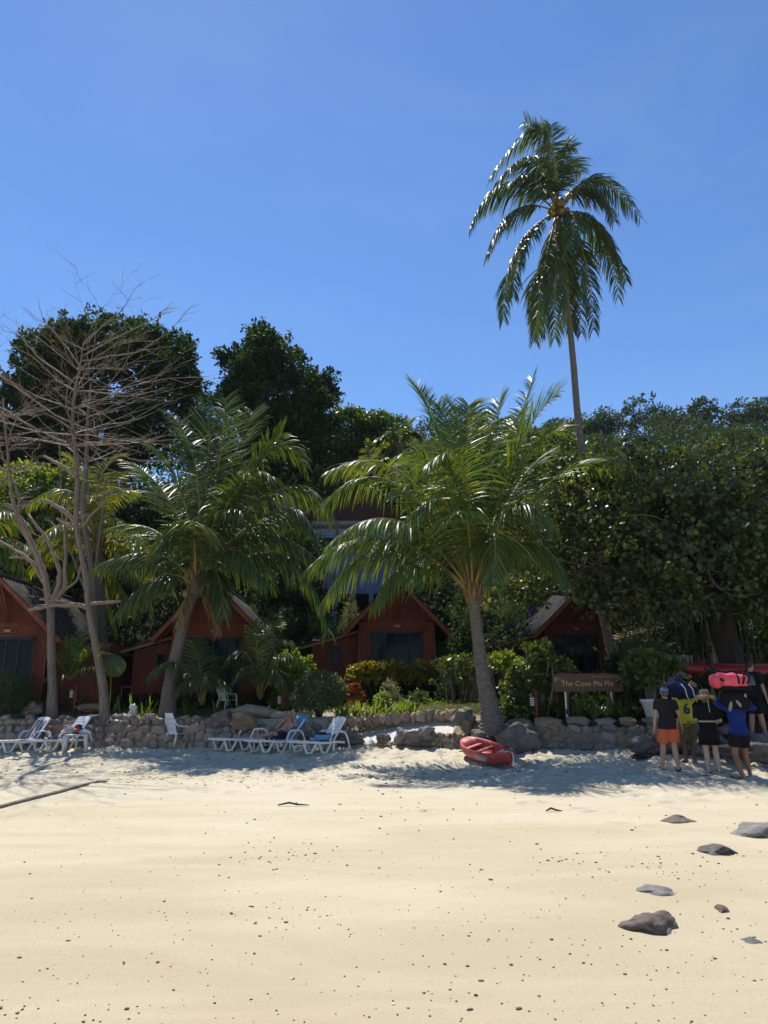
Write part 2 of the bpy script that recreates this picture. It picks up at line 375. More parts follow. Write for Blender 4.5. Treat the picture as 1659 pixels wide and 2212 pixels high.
# ================================================================== the sand
def sand_mat():
    m, nt, b = new_mat('sand')
    geo = N(nt, 'ShaderNodeNewGeometry'); sx = N(nt, 'ShaderNodeSeparateXYZ'); nt.links.new(geo.outputs['Position'], sx.inputs[0])
    mp = N(nt, 'ShaderNodeMapping'); mp.inputs['Scale'].default_value = (0.35, 1.1, 1); nt.links.new(geo.outputs['Position'], mp.inputs[0])
    damp = tex_noise(nt, mp.outputs[0], 0.75, 6, 0.6, 0.9)
    # dampness left by the last tide: more of it towards the water
    mr = N(nt, 'ShaderNodeMapRange'); mr.inputs[1].default_value = 3.0; mr.inputs[2].default_value = 15.0; mr.inputs[3].default_value = 0.78; mr.inputs[4].default_value = -0.15
    nt.links.new(sx.outputs['Y'], mr.inputs[0])
    ad = N(nt, 'ShaderNodeMath', operation='MULTIPLY_ADD'); ad.inputs[1].default_value = 1.7
    nt.links.new(damp, ad.inputs[0])
    sb = N(nt, 'ShaderNodeMath', operation='SUBTRACT'); nt.links.new(mr.outputs[0], sb.inputs[0]); sb.inputs[1].default_value = 0.62
    nt.links.new(sb.outputs[0], ad.inputs[2])
    col = ramp(nt, ad.outputs[0], [(0.51, 0.455, 0.34), (0.48, 0.415, 0.29), (0.43, 0.365, 0.245), (0.40, 0.335, 0.22)], [0.05, 0.4, 0.75, 1.0])
    gr = tex_noise(nt, geo.outputs['Position'], 75, 4, 0.75)
    fine = N(nt, 'ShaderNodeMix', data_type='RGBA', blend_type='MULTIPLY'); fine.inputs['Factor'].default_value = 0.62
    nt.links.new(col, fine.inputs['A'])
    nt.links.new(ramp(nt, gr, [(0.62, 0.6, 0.57), (1, 1, 1), (1.12, 1.1, 1.06)], [0.25, 0.5, 0.75]), fine.inputs['B'])
    sp = tex_noise(nt, geo.outputs['Position'], 38, 2, 0.5)
    fin2 = N(nt, 'ShaderNodeMix', data_type='RGBA', blend_type='MULTIPLY'); fin2.inputs['Factor'].default_value = 1.0
    nt.links.new(fine.outputs['Result'], fin2.inputs['A'])
    nt.links.new(ramp(nt, sp, [(0.45, 0.4, 0.36), (1, 1, 1), (1, 1, 1), (1.2, 1.2, 1.2)], [0.24, 0.29, .70, .76]), fin2.inputs['B'])
    nt.links.new(fin2.outputs['Result'], b.inputs['Base Color'])
    b.inputs['Roughness'].default_value = 0.9; b.inputs['Specular IOR Level'].default_value = 0.15
    h = N(nt, 'ShaderNodeMath', operation='ADD'); nt.links.new(tex_noise(nt, geo.outputs['Position'], 13, 6, 0.72), h.inputs[0])
    g2 = N(nt, 'ShaderNodeMath', operation='MULTIPLY'); g2.inputs[1].default_value = 0.25; nt.links.new(gr, g2.inputs[0]); nt.links.new(g2.outputs[0], h.inputs[1])
    add_bump(nt, b, h.outputs[0], 0.28, 0.012)
    return m
M['sand'] = sand_mat()

rng = np.random.default_rng(3)
def sand_height(X, Y):
    s = wall_y(X) - Y
    z = sand_base(X, Y)
    z = z + 0.006 * (vnoise(X * 1.7, Y * 3.1, 21) - 0.5) + 0.006 * (vnoise(X * 5, Y * 7, 22) - 0.5) + 0.004 * (vnoise(X * 11, Y * 12, 23) - 0.5) + np.clip(1.2 - s / 9, .35, 1) * (0.05 * (vnoise(X * 0.35, Y * 0.6, 1) - 0.5) + 0.022 * (vnoise(X * 0.9, Y * 1.8, 2) - 0.5))
    ch = np.clip(1.15 - np.maximum(s, 0) / 5.2, 0.03, 1)        # trodden zone below the wall
    z = z + .75 * ch * (0.06 * (vnoise(X * 2.6, Y * 2.9, 4) - 0.5) + 0.042 * (vnoise(X * 6.2, Y * 6.8, 5) - 0.5) + 0.02 * (vnoise(X * 14, Y * 14, 6) - 0.5))
    return z
xs = np.concatenate([np.linspace(-300, -14, 16)[:-1], np.arange(-14, 12.5, 0.065), np.linspace(13, 300, 16)])
ys = np.concatenate([np.linspace(-120, 2.5, 14)[:-1], np.arange(2.5, 23.2, 0.065)])
X, Y = np.meshgrid(xs, ys)
Z = sand_height(X, Y)
for k in range(760):                                          # footprints
    s0 = abs(rng.normal(0, 2.8)) + 0.25; x0 = rng.uniform(-13, 10.5); y0 = float(wall_y(x0)) - s0
    if y0 < 10: continue
    a = rng.normal(0.2, 0.7) if rng.random() < 0.7 else rng.uniform(0, 6.3)
    i0, i1 = np.searchsorted(xs, (x0 - 0.4, x0 + 0.4)); j0, j1 = np.searchsorted(ys, (y0 - 0.4, y0 + 0.4))
    xx = X[j0:j1, i0:i1] - x0; yy = Y[j0:j1, i0:i1] - y0
    u = (xx * cos(a) + yy * sin(a)) / 0.17; v = (-xx * sin(a) + yy * cos(a)) / 0.085
    q = u * u + v * v
    Z[j0:j1, i0:i1] += -0.055 * np.exp(-q * 1.2) + 0.028 * np.exp(-((np.sqrt(q) - 1.55) ** 2) * 5)
ny, nx = X.shape
idx = np.arange(ny * nx).reshape(ny, nx)
Fq = np.stack([idx[:-1, :-1], idx[:-1, 1:], idx[1:, 1:], idx[1:, :-1]], -1).reshape(-1, 4)
sand = npmesh('sand_beach', np.stack([X, Y, Z], -1).reshape(-1, 3), Fq, M['sand'], smooth=True)
tag(sand, 'pale yellow sand beach trodden near the stone wall', kind='structure')
def zsand(x, y): return float(sand_height(np.array(float(x)), np.array(float(y))))

# ================================================================== garden terrace and hillside
def soil_mat():
    m, nt, b = new_mat('garden_soil')
    geo = N(nt, 'ShaderNodeNewGeometry'); sx = N(nt, 'ShaderNodeSeparateXYZ'); nt.links.new(geo.outputs['Position'], sx.inputs[0])
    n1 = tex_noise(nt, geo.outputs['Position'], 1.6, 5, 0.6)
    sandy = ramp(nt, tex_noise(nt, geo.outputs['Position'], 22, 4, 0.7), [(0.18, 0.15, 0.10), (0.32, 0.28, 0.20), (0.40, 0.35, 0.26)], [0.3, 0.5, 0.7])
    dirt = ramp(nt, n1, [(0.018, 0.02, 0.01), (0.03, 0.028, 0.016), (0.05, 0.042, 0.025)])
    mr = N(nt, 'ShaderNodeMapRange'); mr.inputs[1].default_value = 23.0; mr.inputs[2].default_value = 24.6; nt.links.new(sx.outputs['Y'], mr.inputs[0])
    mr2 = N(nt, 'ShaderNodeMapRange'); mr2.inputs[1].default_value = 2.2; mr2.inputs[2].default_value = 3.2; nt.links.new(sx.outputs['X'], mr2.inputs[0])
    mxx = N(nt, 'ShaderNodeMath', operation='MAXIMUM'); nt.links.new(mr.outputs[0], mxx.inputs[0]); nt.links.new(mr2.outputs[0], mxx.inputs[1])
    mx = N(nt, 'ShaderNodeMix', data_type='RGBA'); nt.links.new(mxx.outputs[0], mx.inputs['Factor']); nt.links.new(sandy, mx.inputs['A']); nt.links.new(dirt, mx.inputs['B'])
    nt.links.new(mx.outputs['Result'], b.inputs['Base Color']); b.inputs['Roughness'].default_value = 1.0; b.inputs['Specular IOR Level'].default_value = 0.0
    add_bump(nt, b, n1, 0.5, 0.05); return m
M['soil'] = soil_mat()
gx = np.concatenate([np.linspace(-320, -20, 14)[:-1], np.linspace(-20, 20, 90), np.linspace(20, 320, 14)[1:]])
gt = np.concatenate([[0.1199], np.linspace(0.12, 8, 40), np.linspace(8.5, 30, 34), np.linspace(32, 160, 34)])
V = []
for t in gt:
    yy = wall_y(gx) + t
    zz = garden_z(gx, yy) + 0.05 * (vnoise(gx * 1.3, yy * 1.3, 9) - 0.5)
    zz = zz + (vnoise(gx * 0.12, yy * 0.12, 12) - 0.5) * np.clip((yy - 32) / 30, 0, 1) * 5
    if t < .12: zz = zz * 0 - .6          # face down behind the walls
    V.append(np.stack([gx, yy, zz], -1))
V = np.array(V); ny, nx = V.shape[:2]; idx = np.arange(ny * nx).reshape(ny, nx)
Fq = np.stack([idx[:-1, :-1], idx[:-1, 1:], idx[1:, 1:], idx[1:, :-1]], -1).reshape(-1, 4)
# the concrete ramp cuts into the terrace: lower it there
P = V.reshape(-1, 3)
inr = (P[:, 2] > 0) & (P[:, 0] > -1.3) & (P[:, 0] < 2.0) & (P[:, 1] < wall_y(P[:, 0]) + 0.95)
P[inr, 2] = np.minimum(P[inr, 2], 0.55)
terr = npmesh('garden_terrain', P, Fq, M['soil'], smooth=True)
tag(terr, 'garden terrace of soil and sand rising to the wooded hill', kind='structure')

# ================================================================== stones
def stone_mesh(name, seed, box=0.55, rough=0.16, sub=2, cuts=7, lo=.34, hi=.46):
    """Rounded irregular block about 1 m in each direction."""
    rs = random.Random(seed); bm = bmesh.new(); bmesh.ops.create_icosphere(bm, subdivisions=sub, radius=0.5)
    off = Vector((rs.uniform(0, 50), rs.uniform(0, 50), rs.uniform(0, 50)))
    planes = [(Vector((rs.gauss(0, 1), rs.gauss(0, 1), rs.gauss(0, 1))).normalized(), rs.uniform(lo, hi)) for _ in range(cuts)]
    for v in bm.verts:
        p = v.co.copy(); m = max(abs(p.x), abs(p.y), abs(p.z)) * 2
        p = p * (1 - box + box / max(m, 0.3) ** 0.9)
        for n, d in planes:
            k = p.dot(n) - d
            if k > 0: p -= n * k * 0.93
        p += v.co.normalized() * rough * mnoise.noise(p * 3.1 + off)
        v.co = p
    me = bpy.data.meshes.new(name); bm.to_mesh(me); bm.free()
    me.polygons.foreach_set('use_smooth', [True] * len(me.polygons))
    return me
STONES = {}
for key in ('stone', 'stone_dark'):
    STONES[key] = []
    for i in range(10):
        me = stone_mesh('stone', 100 + i, 0.9, 0.09, 3, 11, .33, .47); me.materials.append(M[key]); STONES[key].append(me)

def put_stone(parent, c, size, rz=0, ry=0, key='stone', rs=random, rx=0, name='stone'):
    o = bpy.data.objects.new(name, rs.choice(STONES[key])); link(o, parent)
    o.location = c; o.scale = size; o.rotation_euler = (rx, ry, rz); return o

def stone_wall(name, label, x0, x1, z0, ztop, key, seed, rows=5, off=0.0, size=0.19, batter=0.0):
    """Mortared field-stone face along the terrace edge between x0 and x1."""
    rs = random.Random(seed)
    t = thing(name, label, 'stone wall', (0, 0, 0))
    mb = MB(); n = max(2, int((x1 - x0) / 0.5)); R = []
    for i in range(n + 1):
        x = x0 + (x1 - x0) * i / n; y = float(wall_y(x)) + off; zt = ztop(x) - 0.05
        R.append([Vector((x, y + 0.0 - batter * (zt - z0 + .5), z0 - 0.5)), Vector((x, y + 0.025, zt)), Vector((x, y + 0.55, zt + 0.02)), Vector((x, y + 0.55, z0 - 0.5))])
    mb.rings(R).build('mortar_core', M['mortar'], t)
    z = z0 - 0.06; r = 0
    while True:
        h = size * rs.uniform(0.7, 1.35); x = x0 - rs.uniform(0, 0.2)
        while x < x1:
            w = h * rs.uniform(0.8, 2.4); xc = x + w / 2; y = float(wall_y(xc)) + off
            hh = h * rs.uniform(0.85, 1.18); zc = z + h / 2 + rs.uniform(-0.02, 0.02)
            if zc - h * 0.3 < ztop(xc) - 0.02:
                yaw = math.atan2(float(wall_y(xc + 0.2) - wall_y(xc - 0.2)), 0.4)
                put_stone(t, (xc, y + 0.10 + rs.uniform(-0.02, 0.03) - batter * (ztop(xc) - zc), zc), (w * 1.12, 0.30, hh * 1.16 * (1 + .25 * batter)), yaw, rs.uniform(-0.25, 0.25), key, rs, -math.atan(batter))
            x += w * 0.96
        z += h * 0.93; r += 1
        if r > 9 or z > ztop((x0 + x1) / 2) + 0.35: break
    return t
wl = stone_wall('stone_wall', 'ochre and grey field-stone wall behind the left loungers', -12.3, -3.75, 0.52, lambda x: 1.22, 'stone', 5, size=0.17, batter=.85)
wm = stone_wall('stone_wall', 'low stone wall holding up the pale concrete ramp', -1.2, 2.3, 0.5, lambda x: 0.46 + 0.42 * min(1, max(0, (x + 1.2) / 2.6)), 'stone', 8, size=0.15, off=-0.16)
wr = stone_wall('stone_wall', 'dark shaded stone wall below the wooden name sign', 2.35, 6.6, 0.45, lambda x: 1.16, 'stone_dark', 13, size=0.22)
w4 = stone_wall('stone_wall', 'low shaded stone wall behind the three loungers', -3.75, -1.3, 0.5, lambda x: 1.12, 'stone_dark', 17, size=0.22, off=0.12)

# coping blocks on the right wall, edging stones along the ramp
rs = random.Random(21)
cop = thing('stone_coping', 'row of brown coping blocks topping the dark right wall', 'stones')
x = 2.7
while x < 7.2:
    w = rs.uniform(0.4, 0.85); xc = x + w / 2
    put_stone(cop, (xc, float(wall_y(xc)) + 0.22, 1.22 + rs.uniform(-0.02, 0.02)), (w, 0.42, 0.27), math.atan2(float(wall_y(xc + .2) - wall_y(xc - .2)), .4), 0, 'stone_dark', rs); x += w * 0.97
edge = thing('stone_edging', 'curved row of upright edging stones behind the ramp', 'stones')
PTS = [(700, 1572, 20.6), (760, 1560, 21.0), (850, 1553, 21.0), (950, 1547, 20.6), (1010, 1543, 19.9)]
for i in range(24):
    u = i / 23 * 4; k = min(int(u), 3); f = u - k
    a = at(*PTS[k]); b_ = at(*PTS[k + 1]); p = a.lerp(b_, f)
    put_stone(edge, p + Vector((0, 0, rs.uniform(-.02, .03))), (rs.uniform(.2, .34), .26, rs.uniform(.26, .36)), rs.uniform(-.3, .3), rs.uniform(-.2, .2), 'stone', rs)

# concrete ramp: rises from the sand to the terrace, left to right
mb = MB(); R = []
for i in range(25):
    u = i / 24; x = -1.5 + 3.7 * u; y = float(wall_y(x)); z = 0.46 + 0.42 * (u ** 0.8)
    dz = 0.012 * math.sin(i * 1.7)
    R.append([Vector((x, y - 0.10 + 0.03 * math.sin(i * 2.1), z + dz)), Vector((x, y + 0.5, z + 0.16)), Vector((x, y + 1.15, z + 0.34)), Vector((x, y + 1.15, z - 0.4)), Vector((x, y - 0.06, z - 0.14))])
ramp_o = mb.rings(R).build('concrete_ramp', M['concrete'], None, smooth=False, bevel=0.02)
tag(ramp_o, 'pale sunlit concrete ramp rising from the sand to the garden', 'ramp', kind='structure')
del ramp_o['category']

# lawn in front of the left bungalows
def blades(name, pts, L, w, mat, parent=None, seed=0, lean=0.4):
    r = np.random.default_rng(seed); n = len(pts); P = np.asarray(pts)
    a = r.uniform(0, 2 * pi, n); l = L * r.uniform(0.6, 1.3, n)
    d = np.stack([np.cos(a) * lean * r.uniform(.2, 1, n), np.sin(a) * lean * r.uniform(.2, 1, n), np.ones(n)], -1); d /= np.linalg.norm(d, axis=1)[:, None]
    sdv = np.stack([-np.sin(a), np.cos(a), np.zeros(n)], -1) * w
    V = np.stack([P - sdv, P + sdv, P + d * l[:, None] + sdv * .15, P + d * l[:, None] - sdv * .15], 1).reshape(-1, 3)
    Fq = np.arange(n * 4).reshape(n, 4)
    return npmesh(name, V, Fq, mat, parent, np.repeat(r.random(n), 4))
pts = []
for k in range(18000):
    x = rng.uniform(-11.5, -3.0); y = rng.uniform(23.0, 26.0)
    pts.append((x, y, zg(x, y) - 0.02))
lw = blades('lawn', pts, 0.10, 0.012, M['grass'], None, 4, 0.5)
tag(lw, 'strip of short green lawn before the left bungalows', 'lawn', kind='stuff')
# ================================================================== bungalows
def cladding(mb, x0, x1, zlo, ztop_f, y, pitch=0.045, r=0.024, seed=0):
    """Upright split-bamboo strips side by side, each a half-round."""
    rs = random.Random(seed); x = x0
    while x < x1 - 0.005:
        w = min(pitch * rs.uniform(0.8, 1.25), x1 - x); xc = x + w / 2; zt = ztop_f(xc)
        zl = zlo(xc) if callable(zlo) else zlo
        if zt > zl + 0.02:
            d = r * rs.uniform(0.75, 1.1)
            a = [(x + 0.002, y), (x + w * 0.25, y - d * .85), (x + w * 0.5, y - d), (x + w * 0.75, y - d * .85), (x + w - 0.002, y)]
            zt0, zt1 = ztop_f(x), ztop_f(x + w)
            V = [(p[0], p[1], zl) for p in a] + [(p[0], p[1], zt0 + (zt1 - zt0) * i / 4) for i, p in enumerate(a)]
            mb.add(V, [(i, i + 1, i + 6, i + 5) for i in range(4)])
        x += w
def corrugated(mb, p00, p10, p01, p11, n, amp=0.025):
    """Wavy roof sheet; waves run along u (p00->p10), ribs follow v. Two-sided thin solid."""
    V = []; nn = n * 4
    nrm = (p10 - p00).cross(p01 - p00).normalized()
    if nrm.z < 0: nrm = -nrm
    for layer in (0, -0.02):
        for i in range(nn + 1):
            u = i / nn; w = amp * cos(2 * pi * u * n) + layer
            a = p00.lerp(p10, u) + nrm * w; b = p01.lerp(p11, u) + nrm * w
            for j in range(4): V.append(a.lerp(b, j / 3))
    Fc = []; L = (nn + 1) * 4
    for i in range(nn):
        for j in range(3):
            q = i * 4 + j
            Fc.append((q, q + 4, q + 5, q + 1)); Fc.append((L + q, L + q + 1, L + q + 5, L + q + 4))
    for i in range(nn):
        for e in (0, 3):
            q = i * 4 + e; Fc.append((q, q + 4, L + q + 4, L + q))
    mb.add(V, Fc)

def bungalow(label, pxc, ytop_door, Y, side, annex_w, seed, winx=None, number='2 0 5', W=2.72, yaw=0.0):
    """side: -1 when the low annex stands to the left, +1 to the right."""
    top = at(pxc, ytop_door, Y); floor = top.z - 2.15; base = Vector((top.x, Y, floor))
    t = thing('bungalow', label, 'bungalow', base, yaw)
    hw = W / 2; dw = W * 0.345; dh = 2.15; beam = dh + 0.36; D = 4.6; slope = 1.0
    ridge = beam + hw * slope + 0.06
    gable = lambda x: beam + (hw - abs(x)) * slope
    rs = random.Random(seed)
    # core walls (behind the strips) with the door opening left free
    mb = MB()
    mb.box((-(hw + dw) / 2, 0.06, beam / 2 - 0.25), (hw - dw, 0.1, beam + 0.5)); mb.box(((hw + dw) / 2, 0.06, beam / 2 - 0.25), (hw - dw, 0.1, beam + 0.5))
    mb.box((0, 0.06, (dh + beam) / 2), (2 * dw, 0.1, beam - dh))
    mb.prism([(-hw, beam), (hw, beam), (0, beam + hw * slope)], 0.01, 0.11)
    mb.box((-hw + 0.05, D / 2, beam / 2 - 0.25), (0.1, D - 0.15, beam + 0.5)); mb.box((hw - 0.05, D / 2, beam / 2 - 0.25), (0.1, D - 0.15, beam + 0.5))
    mb.box((0, D, beam / 2 - 0.25), (W, 0.1, beam + 0.5)); mb.prism([(-hw, beam), (hw, beam), (0, beam + hw * slope)], D - 0.05, D + 0.05)
    mb.box((0, D / 2, -0.06), (W - 0.22, D - 0.25, 0.1))
    mb.build('wall', M['bamboo'], t)
    c1 = MB(); cladding(c1, -hw, -dw - 0.07, -0.5, lambda x: beam, 0.008, seed=seed); cladding(c1, dw + 0.07, hw, -0.5, lambda x: beam, 0.008, seed=seed + 1)
    cladding(c1, -dw - 0.07, dw + 0.07, dh + 0.07, lambda x: beam, 0.008, seed=seed + 2)
    tag(c1.build('bamboo_cladding', M['bamboo'], t, smooth=True), kind='stuff')
    c2 = MB(); cladding(c2, -hw, hw, beam + 0.05, gable, 0.006, 0.038, seed=seed + 3)
    tag(c2.build('gable_cladding', M['bamboo'], t, smooth=True), kind='stuff')
    # trim poles
    for (a, b, r) in [((-hw - .03, -.035, beam), (hw + .03, -.035, beam), .028), ((-hw - .03, -.03, beam + .055), (hw + .03, -.03, beam + .055), .022),
                      ((-hw, -.03, -.5), (-hw, -.03, beam), .03), ((hw, -.03, -.5), (hw, -.03, beam), .03),
                      ((-dw - .05, -.035, dh + .045), (dw + .05, -.035, dh + .045), .025), ((-dw - .05, -.035, -.2), (-dw - .05, -.035, dh + .05), .024), ((dw + .05, -.035, -.2), (dw + .05, -.035, dh + .05), .024)]:
        MB().tube([a, b], r, 8).build('trim_pole', M['bamboo_trim'], t, smooth=True)
    # sliding glass door: frame, four panels
    fr = MB(); 
    fr.box((0, 0.03, dh - 0.04), (2 * dw, 0.1, 0.08)); fr.box((-dw + 0.03, 0.03, dh / 2), (0.06, 0.1, dh)); fr.box((dw - 0.03, 0.03, dh / 2), (0.06, 0.1, dh)); fr.box((0, 0.03, 0.02), (2 * dw, 0.1, 0.06))
    door = fr.build('door', M['frame_blue'], t)
    pw = (2 * dw - 0.12) / 4
    for i in range(4):
        x0 = -dw + 0.06 + pw * i; yy = 0.05 + 0.03 * (i % 2)
        MB().box((x0 + pw / 2, yy + 0.012, dh / 2), (pw - 0.02, 0.012, dh - 0.14)).build('pane', M['glass'], door)
        q = MB()
        for xx in (x0 + 0.02, x0 + pw - 0.02): q.box((xx, yy - 0.002, dh / 2), (0.045, 0.03, dh - 0.14))
        q.build('door_stile', M['frame_blue'], door)
    # room number
    pl = MB().box((0.02, -0.045, dh + 0.19), (0.24, 0.02, 0.1)).build('number_plate', M['fibre'], t)
    tx = bpy.data.curves.new('number', 'FONT'); tx.body = number; tx.size = 0.075; tx.align_x = 'CENTER'; tx.align_y = 'CENTER'; tx.extrude = 0.002
    to = text_mesh(tx, 'number', M['plastic_old'], pl); to.location = (0.02, -0.058, dh + 0.19); to.rotation_euler = (radians(90), 0, 0)
    # roof: two wavy sheets, ridge reaching further out than the eaves
    ov = 0.55; ex = hw + ov; ez = beam - ov * slope + 0.06
    for s, nm in ((-1, 'roof'), (1, 'roof')):
        r = MB()
        corrugated(r, Vector((0, -1.05, ridge + .06)), Vector((0, D + .4, ridge + .06)), Vector((s * ex, -0.5, ez + .06)), Vector((s * ex, D + .4, ez + .06)), 26)
        ro = r.build(nm, M['roof_sheet'], t, smooth=True)
        for k in range(5):        # rafters under the eaves
            f = k / 4; y0 = -1.0 + f * 1.0; y1 = -0.47 + f * 0.75
            MB().tube([(0, y0 + .02, ridge - .0), (s * (ex - .02), y1, ez - .0)], 0.032, 6).build('rafter', M['bamboo_trim'], ro, smooth=True)
        MB().tube([(s * (ex - .05), -0.47, ez - .06), (s * (ex - .05), D + .3, ez - .06)], 0.035, 6).build('eave_pole', M['bamboo_trim'], ro, smooth=True)
        bb = MB(); bb.bar((0, -1.0, ridge - .02), (s * ex, -0.47, ez - .03), 0.03, 0.14); bb.build('barge_board', M['bamboo_trim'], ro)
    MB().tube([(0, -1.08, ridge + .1), (0, D + .45, ridge + .1)], 0.06, 8).build('ridge_cap', M['roof_sheet'], t, smooth=True)
    # slanting bamboo bracket that carries the ridge tip
    br = MB()
    for dx in (-.05, .05): br.tube([(dx, -.05, beam + .1), (dx, -.98, ridge - .05)], .022, 6)
    for k in range(6):
        f = (k + .6) / 6.4; br.tube([(-.05, -.05 - .93 * f, beam + .1 + (ridge - beam - .15) * f), (.05, -.05 - .93 * f, beam + .1 + (ridge - beam - .15) * f)], .012, 5)
    br.build('ridge_bracket', M['bamboo_trim'], t, smooth=True)
    # low annex with its own lean-to roof
    ax0, ax1 = sorted((side * hw, side * (hw + annex_w))); ay = 0.45
    an_top = lambda x: beam - 0.42 - 0.26 * (abs(x) - hw)
    mb = MB(); mb.prism([(ax0, -.5), (ax1, -.5), (ax1, an_top(ax1)), (ax0, an_top(ax0))], ay + .02, ay + .12)
    mb.box((side * (hw + annex_w - .05), ay + 1.6, .75), (.1, 2.9, 2.5))
    an = mb.build('annex', M['bamboo'], t)
    c3 = MB(); wx = side * (hw + (winx if winx else annex_w * .5)); ww = .32; wz0, wz1 = 1.0, 1.62
    cladding(c3, ax0, wx - ww / 2, -.5, an_top, ay, seed=seed + 5); cladding(c3, wx + ww / 2, ax1, -.5, an_top, ay, seed=seed + 6)
    cladding(c3, wx - ww / 2, wx + ww / 2, wz1, an_top, ay, seed=seed + 7); cladding(c3, wx - ww / 2, wx + ww / 2, -.5, lambda x: wz0, ay, seed=seed + 8)
    tag(c3.build('annex_cladding', M['bamboo'], an, smooth=True), kind='stuff')
    MB().tube([(ax0, ay - .03, 1.86), (ax1, ay - .03, 1.86)], .022, 6).build('annex_trim', M['bamboo_trim'], an, smooth=True)
    w = MB(); 
    for (cx_, cz_, sx_, sz_) in ((0, .31, .32, .05), (0, -.31, .32, .05), (-.14, 0, .05, .62), (.14, 0, .05, .62)): w.box((wx + cx_, ay - .02, 1.31 + cz_), (sx_, .05, sz_))
    wo = w.build('annex_window', M['frame_blue'], t)
    MB().box((wx, ay + .005, 1.31), (.26, .012, .58)).build('pane', M['glass'], wo)
    r = MB(); x_in = side * (hw + .05); x_out = side * (hw + annex_w + .35)
    corrugated(r, Vector((x_in, ay - .3, an_top(x_in) + .14)), Vector((x_in, D - .8, an_top(x_in) + .14)), Vector((x_out, ay - .3, an_top(x_out) + .1)), Vector((x_out, D - .8, an_top(x_out) + .1)), 18)
    ro = r.build('annex_roof', M['roof_sheet'], t, smooth=True)
    MB().bar((x_in, ay - .28, an_top(x_in) + .07), (x_out, ay - .28, an_top(x_out) + .03), .03, .09).build('fascia', M['fibre'], ro)
    # posts under the floor
    for sx_ in (-1, 1):
        for yy in (.2, D - .3):
            gz = zg(base.x + sx_ * (hw - .15), base.y + yy) - floor
            MB().box((sx_ * (hw - .15), yy, (gz - .3 - .1) / 2), (.2, .2, max(.1, -.1 - gz + .3))).build('footing', M['concrete_grey'], t)
    return t
h1 = bungalow('red bamboo bungalow half cut off by the left edge', 14, 1376, 22.9, 1, 1.75, 31, .78, '3 0 4', W=2.7)
h2 = bungalow('red bamboo bungalow behind the leaning palm', 461, 1376, 24.0, -1, 1.4, 41, .46, '3 0 3')
h3 = bungalow('red bamboo bungalow above the yellow hedge', 857, 1364, 26.0, -1, 1.75, 51, .85, '3 0 2')
h4 = bungalow('dark shaded red bungalow behind the wooden name sign', 1243, 1369, 27.5, -1, 1.7, 61, .8, '3 0 1', W=2.62, yaw=.2)

# ================================================================== the villa on the slope
M['villa_wood'] = pmat('villa_boards', [(.045, .016, .014), (.065, .024, .02), (.085, .032, .026)], 3, .8, .4, 12, (.3, 1, 5))
B = at(765, 1280, 36); vb = thing('hillside_villa', 'dark red villa with glass front on blue concrete base', 'villa', B)
def P36(px, py): 
    q = at(px, py, 36) - B; return q.x, q.z
xl, zb = P36(700, 1282); xr, zt = P36(900, 1168); xm, _ = P36(905, 1168)
MB().box(((xl + xr) / 2, 2.6, (zb + zt) / 2), (xr - xl, 5, zt - zb)).build('concrete_base', M['concrete_blue'], vb)
for px in (722, 802, 885):
    x, _ = P36(px, 1280); MB().box((x, .25, zb - .9), (.24, .3, 1.8)).build('column', M['concrete_blue'], vb)
MB().box(((xl + xr) / 2, 4.6, zb - .9), (xr - xl, .3, 1.9)).build('undercroft_wall', M['bark_dark'], vb)
deck = MB().box(((xl + xm) / 2 - .1, 2.2, zt + .06), (xm - xl + .5, 5.6, .1)).build('deck', M['concrete_blue'], vb)
_, zw = P36(0, 1110)
mb = MB(); x0, _ = P36(697, 0); x1, _ = P36(905, 0)
mb.box((x0 - .08, 1.2, (zt + zw) / 2 + .3), (.25, .2, zw - zt + .5)); mb.box((x1, 1.2, (zt + zw) / 2 + .3), (.9, .2, zw - zt + .5))
xg0, xg1 = x0 + .05, x1 - .45; apex = zw + 2.2
mb.prism([(xg0 - .5, zw), (xg1 + 1.0, zw), ((xg0 + xg1) / 2 + .4, apex)], 1.05, 1.25)
mb.box(((x0 + x1) / 2, 4.6, (zt + zw) / 2), (x1 - x0, .2, zw - zt)).build('wall', M['villa_wood'], vb)
r = MB(); cx_ = (xg0 + xg1) / 2 + .4
r.add([(xg0 - 1.3, .2, zw - .5), (cx_, .0, apex + .2), (cx_, 5.5, apex + .2), (xg0 - 1.3, 5.5, zw - .5), (xg0 - 1.3, .2, zw - .65), (cx_, .0, apex + .05), (cx_, 5.5, apex + .05), (xg0 - 1.3, 5.5, zw - .65)],
      [(0, 1, 2, 3), (4, 7, 6, 5), (0, 4, 5, 1), (3, 2, 6, 7), (0, 3, 7, 4)])
r.add([(xg1 + 1.8, .2, zw - .5), (cx_, .0, apex + .2), (cx_, 5.5, apex + .2), (xg1 + 1.8, 5.5, zw - .5), (xg1 + 1.8, .2, zw - .65), (cx_, .0, apex + .05), (cx_, 5.5, apex + .05), (xg1 + 1.8, 5.5, zw - .65)],
      [(0, 3, 2, 1), (4, 5, 6, 7), (0, 1, 5, 4), (3, 7, 6, 2), (0, 4, 7, 3)])
r.build('roof', M['fibre'], vb)
nw = 4; pw = (xg1 - xg0) / nw; zmid = P36(0, 1128)[1]
M['glass_blue'] = pmat('hazy_blue_glass', [(0.10, 0.14, 0.20), (0.14, 0.18, 0.25), (0.20, 0.24, 0.30)], .6, .08, 0, spec=.6)
